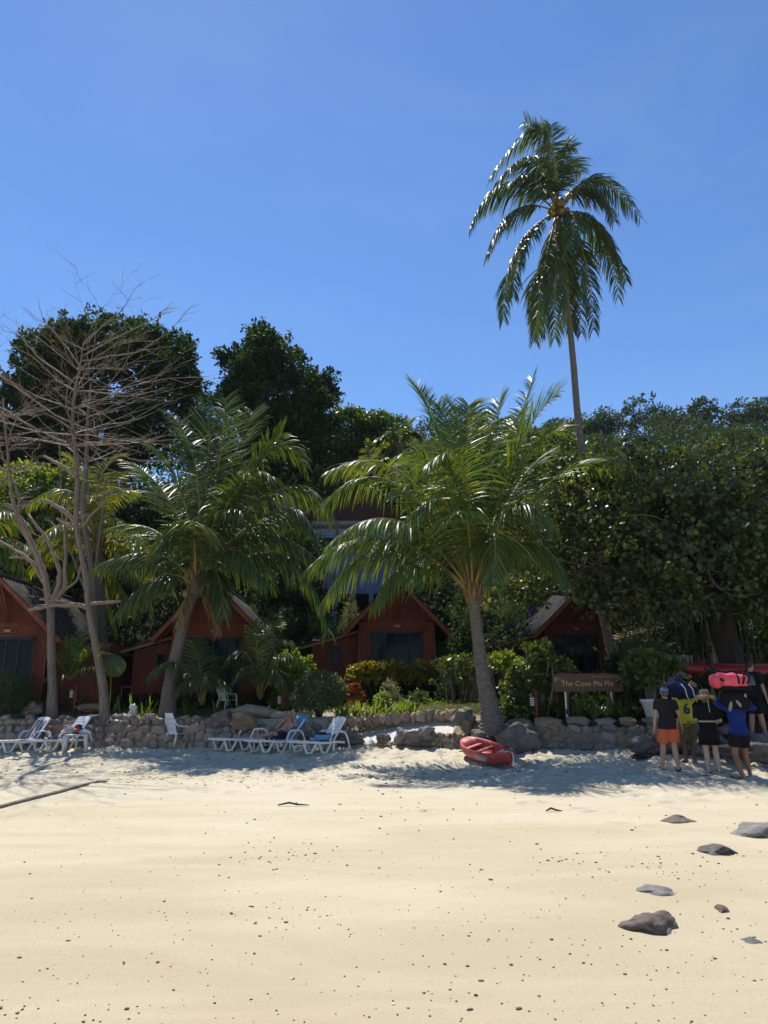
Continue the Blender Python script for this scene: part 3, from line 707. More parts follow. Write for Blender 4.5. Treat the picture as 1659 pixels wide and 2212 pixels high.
for i in range(nw):
    for (za, zc) in ((zt + .12, zmid), (zmid + .05, zw)):
        wf = MB(); xa, xb = xg0 + pw * i, xg0 + pw * (i + 1)
        for (c_, s_) in (((xa + .03, (za + zc) / 2), (.06, zc - za)), ((xb - .03, (za + zc) / 2), (.06, zc - za)), (((xa + xb) / 2, za + .03), (pw - .12, .06)), (((xa + xb) / 2, zc - .03), (pw - .12, .06))):
            wf.box((c_[0], 1.2, c_[1]), (s_[0], .08, s_[1]))
        wo = wf.build('window', M['fibre'], vb)
        MB().box(((xa + xb) / 2, 1.22, (za + zc) / 2), (pw - .1, .015, zc - za - .1)).build('pane', M['glass_blue'], wo)
zr = P36(0, 1138)[1]
rl = MB(); xr0, xr1 = P36(690, 0)[0], xm
rl.box(((xr0 + xr1) / 2, -.45, zr), (xr1 - xr0, .06, .06)); rl.box(((xr0 + xr1) / 2, -.45, zt + .15), (xr1 - xr0, .05, .05))
k = 0; x = xr0
while x < xr1:
    rl.box((x, -.45, (zr + zt) / 2 + .05), (.06, .05, zr - zt)); x += .95
x = xr0
while x < xr1 - .9:
    rl.bar((x, -.45, zt + .15), (x + .95, -.45, zr), .03, .03); x += .95
rl.build('railing', M['fibre'], vb)
# ================================================================== palms
UP = np.array([0, 0, 1.0])
def nrm(a): return a / np.maximum(np.linalg.norm(a, axis=-1, keepdims=True), 1e-9)
def frond(parent, P0, Pm, P2, mat, seed, leaf=1.05, droop=0.6, n=78, width=0.022, bare=0.16, rr=0.035, twist=0.0, ragged=0.1):
    """A feather leaf: stalk curve through P0, Pm, P2; leaflets along both sides."""
    r = np.random.default_rng(seed)
    P0 = np.array(P0); Pm = np.array(Pm); P2 = np.array(P2)
    C = 2 * Pm - 0.5 * (P0 + P2)
    def B(t): t = np.asarray(t)[:, None]; return (1 - t) ** 2 * P0 + 2 * t * (1 - t) * C + t ** 2 * P2
    def T(t): t = np.asarray(t)[:, None]; return nrm(2 * (1 - t) * (C - P0) + 2 * t * (P2 - C))
    ts = np.linspace(0, 1, 15); pts = B(ts)
    mb = MB(); mb.tube([Vector(p) for p in pts], [max(0.005, rr * (1 - t) ** 0.8 * (1.5 if t < .05 else 1)) for t in ts], 6, flat=.7)
    fo = mb.build('frond', M['petiole'], parent, smooth=True)
    t = np.linspace(bare, 0.995, n) + r.normal(0, .003, n); t = np.clip(t, 0, 1)
    t = np.concatenate([t, t]); sgn = np.concatenate([np.ones(n), -np.ones(n)])
    keep = r.random(2 * n) > ragged * .5
    t = t[keep]; sgn = sgn[keep]; m = len(t)
    base = B(t); tan = T(t)
    side = np.cross(tan, UP)
    bad = np.linalg.norm(side, axis=1) < 0.25
    side[bad] = np.cross(tan[bad], np.array([0.3, 1, 0.0]))
    side = nrm(side); upv = nrm(np.cross(side, tan))
    if twist:
        a = twist * (t - .2); side, upv = side * np.cos(a)[:, None] + upv * np.sin(a)[:, None], upv * np.cos(a)[:, None] - side * np.sin(a)[:, None]
    u = (t - bare) / (1 - bare)
    prof = np.clip(np.minimum(0.45 + u * 2.2, 1.0) * np.power(np.clip(1.08 - u, 0.02, 1), 0.42), 0.1, 1)
    L = leaf * prof * r.uniform(0.84, 1.12, m)
    cut = r.random(m) < ragged; L[cut] *= r.uniform(.4, .9, cut.sum())
    fw = 0.40 + 0.85 * u ** 1.3 + r.normal(0, .10, m)
    d = nrm(side * sgn[:, None] * 1.0 + tan * fw[:, None] + upv * (0.35 * (1 - droop)) + np.array([0, 0, -1.0]) * (droop * .55) + r.normal(0, .09, (m, 3)))
    st = [base]; cur = base.copy(); dd = d.copy(); segs = 4
    g = (0.12 + droop * 0.8) * r.uniform(.7, 1.4, m)
    dirs = [dd]
    for k in range(segs):
        cur = cur + dd * (L / segs)[:, None]; st.append(cur.copy())
        dd = nrm(dd + np.array([0, 0, -1.0]) * (g * (.34 + .14 * k))[:, None]); dirs.append(dd)
    wv0 = tan
    V = np.zeros((m, (segs + 1) * 2, 3)); wk = [0.55, 1.0, 0.95, 0.62, 0.08]
    rot = r.normal(0, .55, m)
    for k in range(segs + 1):
        dk = dirs[min(k, segs)]
        w = nrm(wv0 - dk * np.sum(wv0 * dk, 1)[:, None]); nn = np.cross(dk, w)
        w = w * np.cos(rot)[:, None] + nn * np.sin(rot)[:, None]
        ww = w * (width * wk[k] * (0.6 + .4 * prof))[:, None]
        V[:, 2 * k] = st[k] - ww; V[:, 2 * k + 1] = st[k] + ww
    nv = (segs + 1) * 2; off = (np.arange(m) * nv)[:, None, None]
    q = np.array([[2 * k, 2 * k + 1, 2 * k + 3, 2 * k + 2] for k in range(segs)])[None]
    Fq = (q + off).reshape(-1, 4)
    rv = np.clip(r.normal(.36, .2, m) + .25 * r.random(), 0, .98)
    rnd = np.repeat(rv[:, None], nv, 1); rnd[:, -2:] += .22; rnd[:, -4:-2] += .08
    tag(npmesh('leaflets', V.reshape(-1, 3), Fq, mat, fo, np.clip(rnd, 0, 1).ravel(), smooth=True), kind='stuff')
    return fo

def palm_trunk(parent, path, r0, r1, flare=1.8, ring=0.085, name='trunk', mat=None):
    """Ringed trunk: swollen foot, leaf scars as real ridges."""
    path = [Vector(p) for p in path]
    # resample with Catmull-Rom
    L = [0]
    for a, b in zip(path, path[1:]): L.append(L[-1] + (b - a).length)
    tot = L[-1]; n = int(tot / ring); pts = []; rad = []; rs = random.Random(int(tot * 100))
    def ev(s):
        k = max(i for i in range(len(L) - 1) if L[i] <= s + 1e-6); f = (s - L[k]) / (L[k + 1] - L[k])
        p0 = path[max(k - 1, 0)]; p1 = path[k]; p2 = path[k + 1]; p3 = path[min(k + 2, len(path) - 1)]
        return 0.5 * ((2 * p1) + (p2 - p0) * f + (2 * p0 - 5 * p1 + 4 * p2 - p3) * f * f + (3 * p1 - p0 - 3 * p2 + p3) * f ** 3)
    for i in range(n):
        for (f, k) in ((0.0, 1.045), (0.3, 1.0), (0.97, 0.962)):
            s = min((i + f) / n * tot, tot - 1e-4); h = s / tot
            r = (r0 + (r1 - r0) * min(1, h * 1.25)) * (1 + (flare - 1) * exp(-s / 0.55)) * k * rs.uniform(.985, 1.015)
            pts.append(ev(s)); rad.append(r)
    o = MB().tube(pts, rad, 16).build(name, mat or M['palm_bark'], parent, smooth=False)
    return o

def palm_heart(parent, c, s=1.0, seed=0, nuts=0):
    rs = random.Random(seed); mb = MB()
    for i in range(14):       # fibrous leaf bases
        a = i * 2.4; r = .13 * s
        p = c + Vector((cos(a) * r, sin(a) * r, -.35 * s + .05 * i * s * .6)); q = p + Vector((cos(a) * .13 * s, sin(a) * .13 * s, .5 * s))
        mb.tube([p, p.lerp(q, .5) + Vector((cos(a), sin(a), 0)) * .02, q], [.075 * s, .06 * s, .012], 6, flat=.5)
    mb.ell(c, (.19 * s, .19 * s, .5 * s), 10, 8)
    mb.build('fibre_sheath', M['fibre'], parent, smooth=True)
    for i in range(nuts):
        a = rs.uniform(0, 2 * pi); p = c + Vector((cos(a) * .36, sin(a) * .36, rs.uniform(-.45, .02)))
        MB().ell(p, (.105, .105, .13), 10, 8).build('coconut', M['coconut'], parent, smooth=True)

DEAD = {3: [(398, 1300, -.3, 385, 1355, -.4), (455, 1310, .2, 468, 1372, .3)], 5: [(1190, 560, .3, 1182, 680, .4), (1228, 555, .35, 1240, 660, .5), (1212, 560, -.25, 1222, 670, -.3)]}
def palm(label, base_px, Y, path, crown, fr, mat, r0, r1, seed, flare=1.8, leaf=1.05, rr=.04, nuts=0, width=.024, n=78, s=1.0, extra=0, Lr=(2.5, 3.5), group=None, dY=None, name='coconut_palm'):
    b = at(*base_px, Y); t = thing(name, label, 'palm tree', b, 0, group)
    loc = lambda px, py, dy=0: at(px, py, Y + dy) - b
    if path: palm_trunk(t, [Vector((0, 0, -.3))] + [loc(*p) for p in path], r0, r1, flare)
    c = loc(*crown); palm_heart(t, c, s, seed, nuts)
    rs = random.Random(seed)
    for i, q in enumerate(fr):
        mx, my, dm, tx, ty, dt, dr = q[:7]
        pm = loc(mx, my, dm); p2 = loc(tx, ty, dt); p0 = c + (pm - c).normalized() * .12 * s + Vector((0, 0, -.1))
        frond(t, p0, pm, p2, mat, seed * 100 + i, leaf * (q[7] if len(q) > 7 else 1), dr, n, width, rr=rr, twist=rs.uniform(-.5, .5), ragged=rs.uniform(.08, .32))
    for i, (mx, my, dm, tx, ty, dt) in enumerate(DEAD.get(seed, [])):     # dry fronds hanging against the trunk
        frond(t, c + Vector((0, 0, -.3)), loc(mx, my, dm), loc(tx, ty, dt), M['frond_dead'], seed * 100 + 80 + i, leaf * .5, .95, 50, width * .8, rr=rr * .7, ragged=.5)
    for i in range(extra):
        a = rs.uniform(0, 2 * pi); el = rs.uniform(-.2, 1.0); L = rs.uniform(*Lr)
        h = Vector((cos(a), sin(a), 0)); pm = c + h * (L * .5 * cos(el)) + Vector((0, 0, L * .5 * sin(el) + .2)); p2 = c + h * (L * (cos(el) * .95)) + Vector((0, 0, L * (sin(el) - .45) * .9))
        frond(t, c, pm, p2, mat, seed * 100 + 50 + i, leaf, .65, n, width, rr=rr, twist=rs.uniform(-.5, .5), ragged=.12)
    return t

# picture position of the middle and tip of each frond, with its depth towards (-) or away from (+) the camera, and droop
FR2 = [(958, 975, .3, 900, 838, .6, .1), (1004, 1010, .8, 985, 884, 1.4, .1), (1030, 1030, .6, 1034, 900, .9, .15, .6), (1056, 1000, .2, 1080, 872, .4, .1),
       (1098, 1000, .5, 1152, 815, .9, .05, .8), (1112, 990, -.2, 1205, 848, -.3, .2), (1000, 1015, -1.0, 915, 1010, -1.8, .6), (1184, 1045, .6, 1345, 1000, 1.0, .5),
       (1112, 1060, 1.4, 1175, 990, 2.6, .3), (1105, 1095, -.8, 1195, 1140, -1.6, .85), (1140, 1170, -.3, 1228, 1262, -.6, .95), (1064, 1150, -1.3, 1065, 1262, -2.2, .95),
       (955, 1085, -.8, 868, 1150, -1.5, .9), (905, 1208, -.7, 812, 1296, -1.2, .95), (835, 1162, -.3, 672, 1222, -.5, .9), (838, 1180, .3, 700, 1296, .5, .95),
       (880, 1030, .5, 715, 1018, .9, .6), (850, 1042, .9, 695, 1092, 1.6, .85), (868, 1128, -.9, 718, 1170, -1.6, .8), (1085, 1080, 1.5, 1150, 1080, 2.8, .5),
       (940, 1060, 1.6, 890, 1000, 2.8, .3), (1010, 1130, -1.2, 985, 1110, -2.6, .7), (985, 990, 1.0, 945, 872, 1.6, .1), (1075, 1010, 1.2, 1118, 900, 2.0, .15), (1120, 1020, .2, 1210, 930, .3, .3), (960, 1040, -.4, 868, 985, -.7, .45), (1010, 1000, .2, 1012, 876, .3, .1)]
p2 = palm('coconut palm with a swollen leaning trunk behind the beached boat', (1066, 1560), 18.7, [(1056, 1520), (1043, 1455), (1034, 1390), (1026, 1325), (1021, 1283)], (1021, 1276), FR2, M['frond'], .185, .15, 2, 2.3, 1.6, .042, 2, .020, n=100)
FR1 = [(468, 1120, -.6, 530, 1110, -1.4, .8), (395, 1140, -.6, 330, 1195, -1.3, .95), (330, 1196, .2, 212, 1222, .4, .85), (345, 1245, -.5, 262, 1312, -.9, .95),
       (560, 1150, 0, 718, 1240, .2, .9), (500, 1188, -.9, 572, 1258, -1.5, .95), (612, 1200, .2, 708, 1365, .3, .95), (466, 1235, -.8, 484, 1335, -1.1, .95, .8),
       (560, 985, .7, 662, 1010, 1.3, .45), (470, 1020, .6, 487, 862, 1.0, .1), (424, 1020, .4, 372, 900, .8, .25), (370, 1090, .9, 285, 1000, 1.6, .35),
       (500, 1010, 1.0, 545, 890, 1.8, .15), (600, 1060, .8, 718, 1125, 1.4, .7), (600, 1100, -.4, 685, 1172, -.7, .85), (340, 1150, 1.2, 245, 1140, 2.2, .6),
       (450, 1120, 1.5, 430, 1010, 2.8, .3), (520, 1150, 1.4, 610, 1110, 2.6, .5), (420, 1150, -1.2, 425, 1130, -2.6, .75), (450, 1010, .9, 445, 880, 1.5, .1), (540, 1040, .3, 610, 935, .5, .3), (390, 1060, -.2, 315, 960, -.3, .4), (510, 1060, -.5, 590, 1030, -1.0, .6), (400, 1200, .8, 300, 1215, 1.5, .9), (480, 1200, .9, 590, 1260, 1.5, .9)]
p1 = palm('coconut palm with a curved ringed trunk beside the sand chair', (362, 1546), 22.0, [(365, 1500), (373, 1450), (386, 1390), (401, 1330), (415, 1290), (424, 1264)], (425, 1256), FR1, M['frond_dark'], .20, .165, 3, 1.75, 1.65, .044, 5, .023, n=100)
FR3 = [(1168, 285, .3, 1058, 385, .5, .75), (1150, 345, -.6, 1072, 395, -1.0, .85), (1206, 345, .4, 1240, 318, .6, .3, .8), (1196, 330, .8, 1190, 270, 1.3, .2, .8), (1288, 388, 0, 1382, 470, .2, .9), (1278, 402, -.8, 1328, 478, -1.3, .95),
       (1092, 402, 0, 1016, 492, .1, .9), (1110, 455, -.7, 1052, 552, -1.1, .95), (1115, 540, -.2, 1088, 690, -.2, .95), (1135, 520, -.9, 1108, 640, -1.3, .95),
       (1178, 570, -.6, 1155, 735, -.8, .95), (1200, 580, -.9, 1198, 730, -1.0, .95), (1240, 540, .4, 1256, 718, .4, .95), (1258, 540, -.3, 1282, 712, -.3, .95),
       (1292, 485, -.3, 1352, 606, -.3, .95), (1298, 510, .6, 1335, 645, .9, .95), (1155, 385, -.8, 1095, 400, -1.6, .8), (1240, 470, -1.2, 1225, 540, -2.0, .95), (1180, 400, -.9, 1165, 420, -2.2, .7),
       (1215, 360, 1.0, 1255, 370, 2.0, .6), (1220, 600, .5, 1235, 710, .6, .95), (1165, 600, .4, 1165, 720, .5, .95), (1250, 400, .9, 1300, 400, 1.8, .6), (1190, 345, .2, 1135, 262, .3, .45)]
p3 = palm('tall slender coconut palm rising far above all other trees', (1336, 1480), 24.0, [(1330, 1440), (1300, 1310), (1281, 1150), (1262, 1010), (1248, 900), (1238, 780), (1228, 680), (1216, 580), (1206, 470)], (1205, 452), FR3, M['frond_dark'], .165, .105, 5, 1.3, 1.45, .045, 14, .027, n=98)
# palms standing further back
FRb = [(160, 1065, 0, 60, 1090, 0, .8), (205, 1090, 0, 290, 1060, 0, .6), (150, 1140, -.5, 20, 1200, -.8, .85), (250, 1120, -.4, 330, 1200, -.6, .9), (185, 1040, .5, 150, 990, .9, .3), (215, 1040, .3, 260, 985, .6, .3), (280, 1215, -.5, 330, 1320, -.6, .95), (160, 1210, -.4, 95, 1300, -.5, .95), (250, 1250, .3, 300, 1330, .4, .95), (225, 1250, .6, 250, 1360, .8, .95)]
p4 = palm('lime green coconut palm behind the bare trees', (222, 1500), 26.0, [(221, 1400), (219, 1300), (212, 1190)], (212, 1180), FRb, M['frond_lime'], .19, .15, 7, 1.4, 1.3, .045, 0, .02, n=80, extra=6, Lr=(2.4, 3.4))
p5 = palm('coconut palm mostly cut off by the left edge', (-60, 1500), 24.5, [(-55, 1350), (-50, 1200)], (-50, 1180), [(0, 1110, 0, 60, 1130, 0, .8), (10, 1160, -.3, 95, 1210, -.5, .9), (10, 1180, .4, 70, 1265, .6, .95), (-20, 1200, 0, 20, 1290, 0, .95), (-30, 1090, .2, 10, 1030, .4, .4), (-90, 1100, 0, -160, 1100, 0, .8), (-90, 1160, 0, -160, 1200, 0, .9)], M['frond'], .18, .15, 9, 1.4, 1.3, .045, 0, .02, n=80)
p6 = palm('distant palm poking out between the dark trees', (870, 1120), 44.0, [(868, 1060), (862, 985)], (862, 978), [(845, 940, 0, 815, 955, 0, .6), (880, 935, 0, 915, 950, 0, .6), (862, 930, 0, 868, 900, 0, .2), (845, 960, -.4, 820, 1000, -.5, .9), (882, 965, -.4, 910, 1010, -.5, .9), (850, 925, .4, 835, 900, .5, .3), (878, 925, .3, 895, 905, .5, .3), (862, 980, -.8, 866, 1030, -1.2, .95)], M['frond'], .18, .14, 11, 1.2, 1.1, .05, 0, .04, n=46, extra=5, Lr=(2.2, 3.0))
p7 = palm('feathery palm top beside the villa roof', (810, 1200), 40.0, [(808, 1120), (803, 1040)], (803, 1032), [(770, 1005, 0, 735, 1040, 0, .8), (835, 1000, 0, 870, 1030, 0, .8), (800, 990, 0, 790, 955, 0, .2), (775, 1030, -.4, 745, 1080, -.5, .9), (830, 1030, -.4, 855, 1085, -.5, .9), (815, 985, .3, 835, 960, .4, .3)], M['frond_lime'], .18, .14, 12, 1.2, 1.0, .05, 0, .04, n=46, extra=5, Lr=(2.2, 3.0))
# young palms without a trunk yet
y1 = palm('young palm sprouting behind the straight bare trunk', (152, 1490), 22.6, None, (150, 1462), [(135, 1440, 0, 92, 1385, 0, .1), (155, 1420, .2, 140, 1375, .3, .1), (165, 1415, .2, 178, 1372, .4, .1), (185, 1420, 0, 218, 1393, 0, .3), (178, 1445, -.2, 212, 1440, -.4, .6), (130, 1455, -.2, 105, 1460, -.4, .6)], M['frond'], .1, .1, 14, 1, .7, .018, 0, .015, n=48, s=.3, name='young_palm')
y2 = palm('young palm with an arching frond left of the upper chair', (438, 1540), 21.9, None, (436, 1512), [(385, 1432, -.4, 318, 1465, -.8, .8), (415, 1452, .2, 355, 1490, .3, .8), (430, 1430, .3, 415, 1385, .5, .2), (452, 1450, .2, 478, 1430, .3, .3), (462, 1468, -.4, 500, 1490, -.7, .8), (440, 1455, -.6, 450, 1480, -1.0, .8), (480, 1440, .4, 520, 1450, .7, .6), (408, 1470, -.3, 375, 1505, -.5, .9)], M['frond_dark'], .1, .1, 15, 1, .8, .022, 0, .015, n=60, s=.35, name='young_palm')
y3 = palm('young dark palm right of the upper white chair', (560, 1530), 22.4, None, (562, 1500), [(530, 1410, -.2, 478, 1440, -.4, .75), (555, 1400, .2, 548, 1345, .3, .1), (590, 1400, .3, 632, 1395, .5, .5), (600, 1420, -.3, 662, 1440, -.6, .7), (540, 1440, -.6, 500, 1475, -1.0, .8), (585, 1445, -.6, 620, 1490, -.9, .9), (575, 1380, .5, 600, 1355, .8, .2), (520, 1430, .5, 470, 1420, .8, .5), (610, 1450, .3, 650, 1500, .5, .9)], M['frond_dark'], .1, .1, 16, 1, .9, .022, 0, .015, n=64, s=.35, name='young_palm')
# ================================================================== leafy crowns
LEAF = {  # template: (along, across, lift) in leaf lengths; two half blades folded on the midrib
    'oval': np.array([[0, 0, 0], [.32, -.24, .06], [.74, -.19, .05], [1, 0, -.06], [.74, .19, .05], [.32, .24, .06]]),
    'heart': np.array([[0, 0, 0], [.16, -.43, .05], [.58, -.34, .06], [1, 0, -.14], [.58, .34, .06], [.16, .43, .05]]),
    'long': np.array([[0, 0, 0], [.30, -.10, .04], [.72, -.085, -.02], [1, 0, -.16], [.72, .085, -.02], [.30, .10, .04]]),
    'paddle': np.array([[0, 0, 0], [.45, -.17, .05], [.86, -.20, .05], [1, 0, .0], [.86, .20, .05], [.45, .17, .05]]),
}
LEAF_F = np.array([[0, 1, 2, 3], [0, 3, 4, 5]])
def leaves(name, P, D, S, mat, parent=None, shape='oval', seed=0, rv=None, flatten=0.5):
    """Blades at points P growing along D with length S."""
    r = np.random.default_rng(seed); n = len(P); D = nrm(D)
    up = np.array([0, 0, 1.0]) * (flatten * 2) + r.normal(0, .6, (n, 3))
    side = nrm(np.cross(D, up)); nn = nrm(np.cross(side, D)); t = LEAF[shape]
    V = P[:, None] + S[:, None, None] * (D[:, None] * t[None, :, 0, None] + side[:, None] * t[None, :, 1, None] + nn[:, None] * t[None, :, 2, None])
    Fq = (LEAF_F[None] + (np.arange(n) * 6)[:, None, None]).reshape(-1, 4)
    if rv is None: rv = np.clip(r.beta(2, 3, n) , 0, 1)
    return npmesh(name, V.reshape(-1, 3), Fq, mat, parent, np.repeat(rv, 6))
def crown_points(blobs, n, r, shell=(0.72, 1.03), rough=.28, hemi=-0.6):
    """Cluster centres through the outer part of lumpy masses; returns points and outward directions."""
    w = np.array([b[1][0] * b[1][1] + b[1][0] * b[1][2] for b in blobs]); w = w / w.sum()
    k = r.choice(len(blobs), n, p=w); d = nrm(r.normal(0, 1, (n, 3)))
    d[:, 2] = np.where(d[:, 2] < hemi, -d[:, 2], d[:, 2])
    c = np.array([b[0] for b in blobs])[k]; R = np.array([b[1] for b in blobs])[k]
    nz = np.array([mnoise.noise(Vector(q * 2.3) + Vector((kk * 7.1, 0, 0))) for q, kk in zip(d, k)])
    rad = r.uniform(shell[0], shell[1], n) * (1 + rough * nz)
    P = c + d * R * rad[:, None]; O = nrm(d / R)
    return P, O
def leaf_crown(parent, blobs, ncl, per, size, mat, seed, shape='oval', shell=(.6, 1.04), cl=.45, rough=.3, hang=.0, name='crown', hemi=-.75, sv=.3, flatten=.5):
    r = np.random.default_rng(seed); P, O = crown_points(blobs, ncl, r, shell, rough, hemi)
    n = ncl * per; Pi = np.repeat(P, per, 0); Oi = np.repeat(O, per, 0)
    off = nrm(r.normal(0, 1, (n, 3))) * (cl * r.random(n) ** .6)[:, None]
    D = nrm(Oi * .55 + r.normal(0, .75, (n, 3)) + np.array([0, 0, -hang]))
    base = np.repeat(r.beta(2, 3.2, ncl), per); rv = np.clip(base * .7 + r.beta(1.6, 3.5, n) * .5, 0, 1)
    return leaves(name, Pi + off, D, size * r.uniform(1 - sv, 1 + sv, n), mat, parent, shape, seed + 1, rv, flatten)
def limb(mb, a, b, r0, r1, rs, bend=.12, n=6, sides=7):
    a = Vector(a); b = Vector(b); L = (b - a).length; o = Vector((rs.gauss(0, 1), rs.gauss(0, 1), rs.gauss(0, 1))) * L * bend
    pts = []; rad = []
    for i in range(n + 1):
        f = i / n; pts.append(a.lerp(b, f) + o * (4 * f * (1 - f)) * .5 + Vector((rs.gauss(0, 1), rs.gauss(0, 1), 0)) * r1 * .6 * (0 < i < n)); rad.append(r0 + (r1 - r0) * f)
    mb.tube(pts, rad, sides); return pts
def leafy_tree(label, base, blobs, ncl, per, size, mat, seed, r0=.35, shape='oval', bark='bark_dark', group=None, name='broadleaf_tree', cat='tree', sat=0, **kw):
    """blobs in world coordinates."""
    t = thing(name, label, cat, base, 0, group); b = Vector(base); rs = random.Random(seed)
    bl = [(np.array(Vector(c) - b), np.array(R)) for c, R in blobs]; full = bl
    if sat:
        rn = np.random.default_rng(seed + 9); full = list(bl)
        for c, R in bl:
            for q in range(sat):
                d = rn.normal(0, 1, 3); d /= np.linalg.norm(d); d[1] *= .5; d[2] = abs(d[2]) * .9 - .25
                full.append((c + d * R * rn.uniform(.85, 1.12), R * rn.uniform(.2, .38)))
        bl2 = [(c, R * .9) for c, R in bl]; full = bl2 + full[len(bl):]
    top = Vector(np.mean([q[0] for q in bl], 0)); fork = top * .45
    mb = MB(); limb(mb, (0, 0, -.3), fork, r0 * 1.2, r0 * .8, rs, .04); mb.build('trunk', M[bark], t, smooth=True)
    for c, R in bl:
        mb = MB(); e = Vector(c); pts = limb(mb, fork, e, r0 * .55, r0 * .16, rs, .12)
        for k in range(5):
            d = Vector((rs.gauss(0, 1), rs.gauss(0, 1), rs.gauss(.3, .7))).normalized()
            limb(mb, pts[rs.choice((3, 4, 5, 6))], e + Vector((d.x * R[0], d.y * R[1], d.z * R[2])) * .85, r0 * .14, r0 * .03, rs, .12, 4, 5)
        mb.build('branch', M[bark], t, smooth=True)
    leaf_crown(t, full, ncl, per, size, mat, seed, shape, **kw)
    return t
def A(px, py, Y): return tuple(at(px, py, Y))

# big dark trees on the slope
leafy_tree('broad dark evergreen behind the bare trees at left', A(215, 1230, 38), [(A(215, 800, 38), (4.2, 3.2, 3.2)), (A(110, 830, 38), (3.0, 3, 3.0)), (A(330, 810, 38), (2.8, 3, 2.9)), (A(60, 960, 37), (3.4, 3, 3.2)), (A(215, 960, 37), (4.4, 3, 3.4)), (A(370, 950, 38), (2.6, 3, 3)), (A(150, 735, 38), (1.6, 1.6, 1.4)), (A(265, 730, 38.5), (1.9, 1.6, 1.4)), (A(385, 770, 39), (1.0, 1.2, 1.2)), (A(110, 752, 38), (2.0, 1.8, 1.5)), (A(350, 755, 38.5), (1.8, 1.8, 1.4)), (A(40, 880, 38), (2.2, 2, 2.2)), (A(415, 880, 38.5), (1.2, 1.4, 1.8)), (A(-40, 960, 38), (2.4, 2, 2.4))], 4400, 12, .26, M['leaf_dark'], 71, .45, shell=(.5, 1.08), cl=.34, rough=.6, sat=8, sv=.5)
leafy_tree('tall rounded dark tree left of the villa', A(600, 1180, 42), [(A(575, 790, 42), (2.5, 2.4, 2.3)), (A(600, 870, 42), (3.5, 3, 3.0)), (A(510, 900, 42), (1.7, 2, 2.6)), (A(660, 930, 41), (2.3, 2.4, 2.6)), (A(590, 990, 41), (3.6, 3, 3.2)), (A(565, 735, 42), (1.1, 1.2, 1.1)), (A(690, 860, 42), (1.0, 1.2, .9)), (A(500, 780, 42.5), (.9, 1, .9))], 3300, 12, .26, M['leaf_dark'], 72, .42, shell=(.5, 1.08), cl=.34, rough=.6, sat=8, sv=.5)
leafy_tree('lower dark tree right of the rounded one', A(745, 1150, 47), [(A(745, 925, 47), (2.2, 2, 1.6)), (A(815, 930, 48), (2.0, 2, 1.3)), (A(720, 1000, 46), (2.4, 2, 2.0)), (A(800, 1000, 47), (2.2, 2, 1.8))], 1500, 12, .25, M['leaf_mid'], 73, .3, cl=.4, sat=6, sv=.45)
leafy_tree('dark bushy tree above the villa roof', A(700, 1180, 40), [(A(700, 1070, 40), (1.5, 1.4, 1.5)), (A(680, 1130, 39.5), (1.2, 1.2, 1.2)), (A(745, 1090, 40), (1.1, 1.2, 1.2))], 420, 11, .26, M['leaf_mid'], 74, .2, cl=.4)
leafy_tree('yellow green bushy tree behind the bare branches', A(90, 1280, 31), [(A(60, 1060, 31), (1.7, 1.6, 1.1)), (A(150, 1055, 31), (1.4, 1.4, .9)), (A(-20, 1090, 31), (1.6, 1.6, 1.2)), (A(210, 1090, 31), (.9, 1, .8)), (A(80, 1130, 31), (2.2, 1.6, 1.2))], 700, 11, .22, M['leaf_bright'], 75, .22, cl=.35)
leafy_tree('dense dark shrubby tree filling the gap behind the palms', A(300, 1330, 33), [(A(300, 1180, 33), (3.0, 1.6, 1.9)), (A(420, 1200, 33), (2.4, 1.6, 2.0)), (A(190, 1250, 32), (2.4, 1.4, 1.6)), (A(560, 1220, 33), (2.2, 1.5, 1.8)), (A(90, 1230, 32), (2.2, 1.4, 1.6))], 1100, 11, .26, M['leaf_dark'], 76, .3, cl=.45)
leafy_tree('dark thicket tree between the palm and the villa', A(640, 1290, 31), [(A(640, 1200, 31), (1.3, 1.2, 1.1)), (A(620, 1270, 30.5), (1.3, 1.2, 1.0)), (A(665, 1290, 30), (.8, 1, .7))], 420, 10, .2, M['leaf_dark'], 77, .18, cl=.35)
leafy_tree('dark green tree behind the tall palm trunk', A(1150, 1180, 34), [(A(1130, 1040, 34), (2.6, 2, 2.0)), (A(1060, 1100, 34), (2.2, 2, 2.0)), (A(1200, 990, 35), (1.9, 2, 1.5)), (A(960, 1120, 35), (2.4, 2, 1.8)), (A(900, 1060, 37), (1.6, 1.6, 1.4)), (A(1240, 1100, 33), (2.2, 2, 2.2))], 1300, 11, .27, M['leaf_mid'], 78, .3, cl=.45)

leafy_tree('dark tree added for shade behind the heart-leaf tree', A(1500, 1400, 27.5), [(A(1420, 1180, 27.5), (2.4, 1.8, 1.5)), (A(1540, 1150, 28), (2.6, 1.8, 1.6)), (A(1660, 1180, 27.5), (2.4, 1.8, 1.6)), (A(1780, 1180, 27), (2.4, 1.8, 1.8)), (A(1350, 1230, 28), (1.6, 1.5, 1.2))], 900, 11, .24, M['leaf_dark'], 79, .3, cl=.45)  # added canopy, keeps the sun off the undergrowth at the right
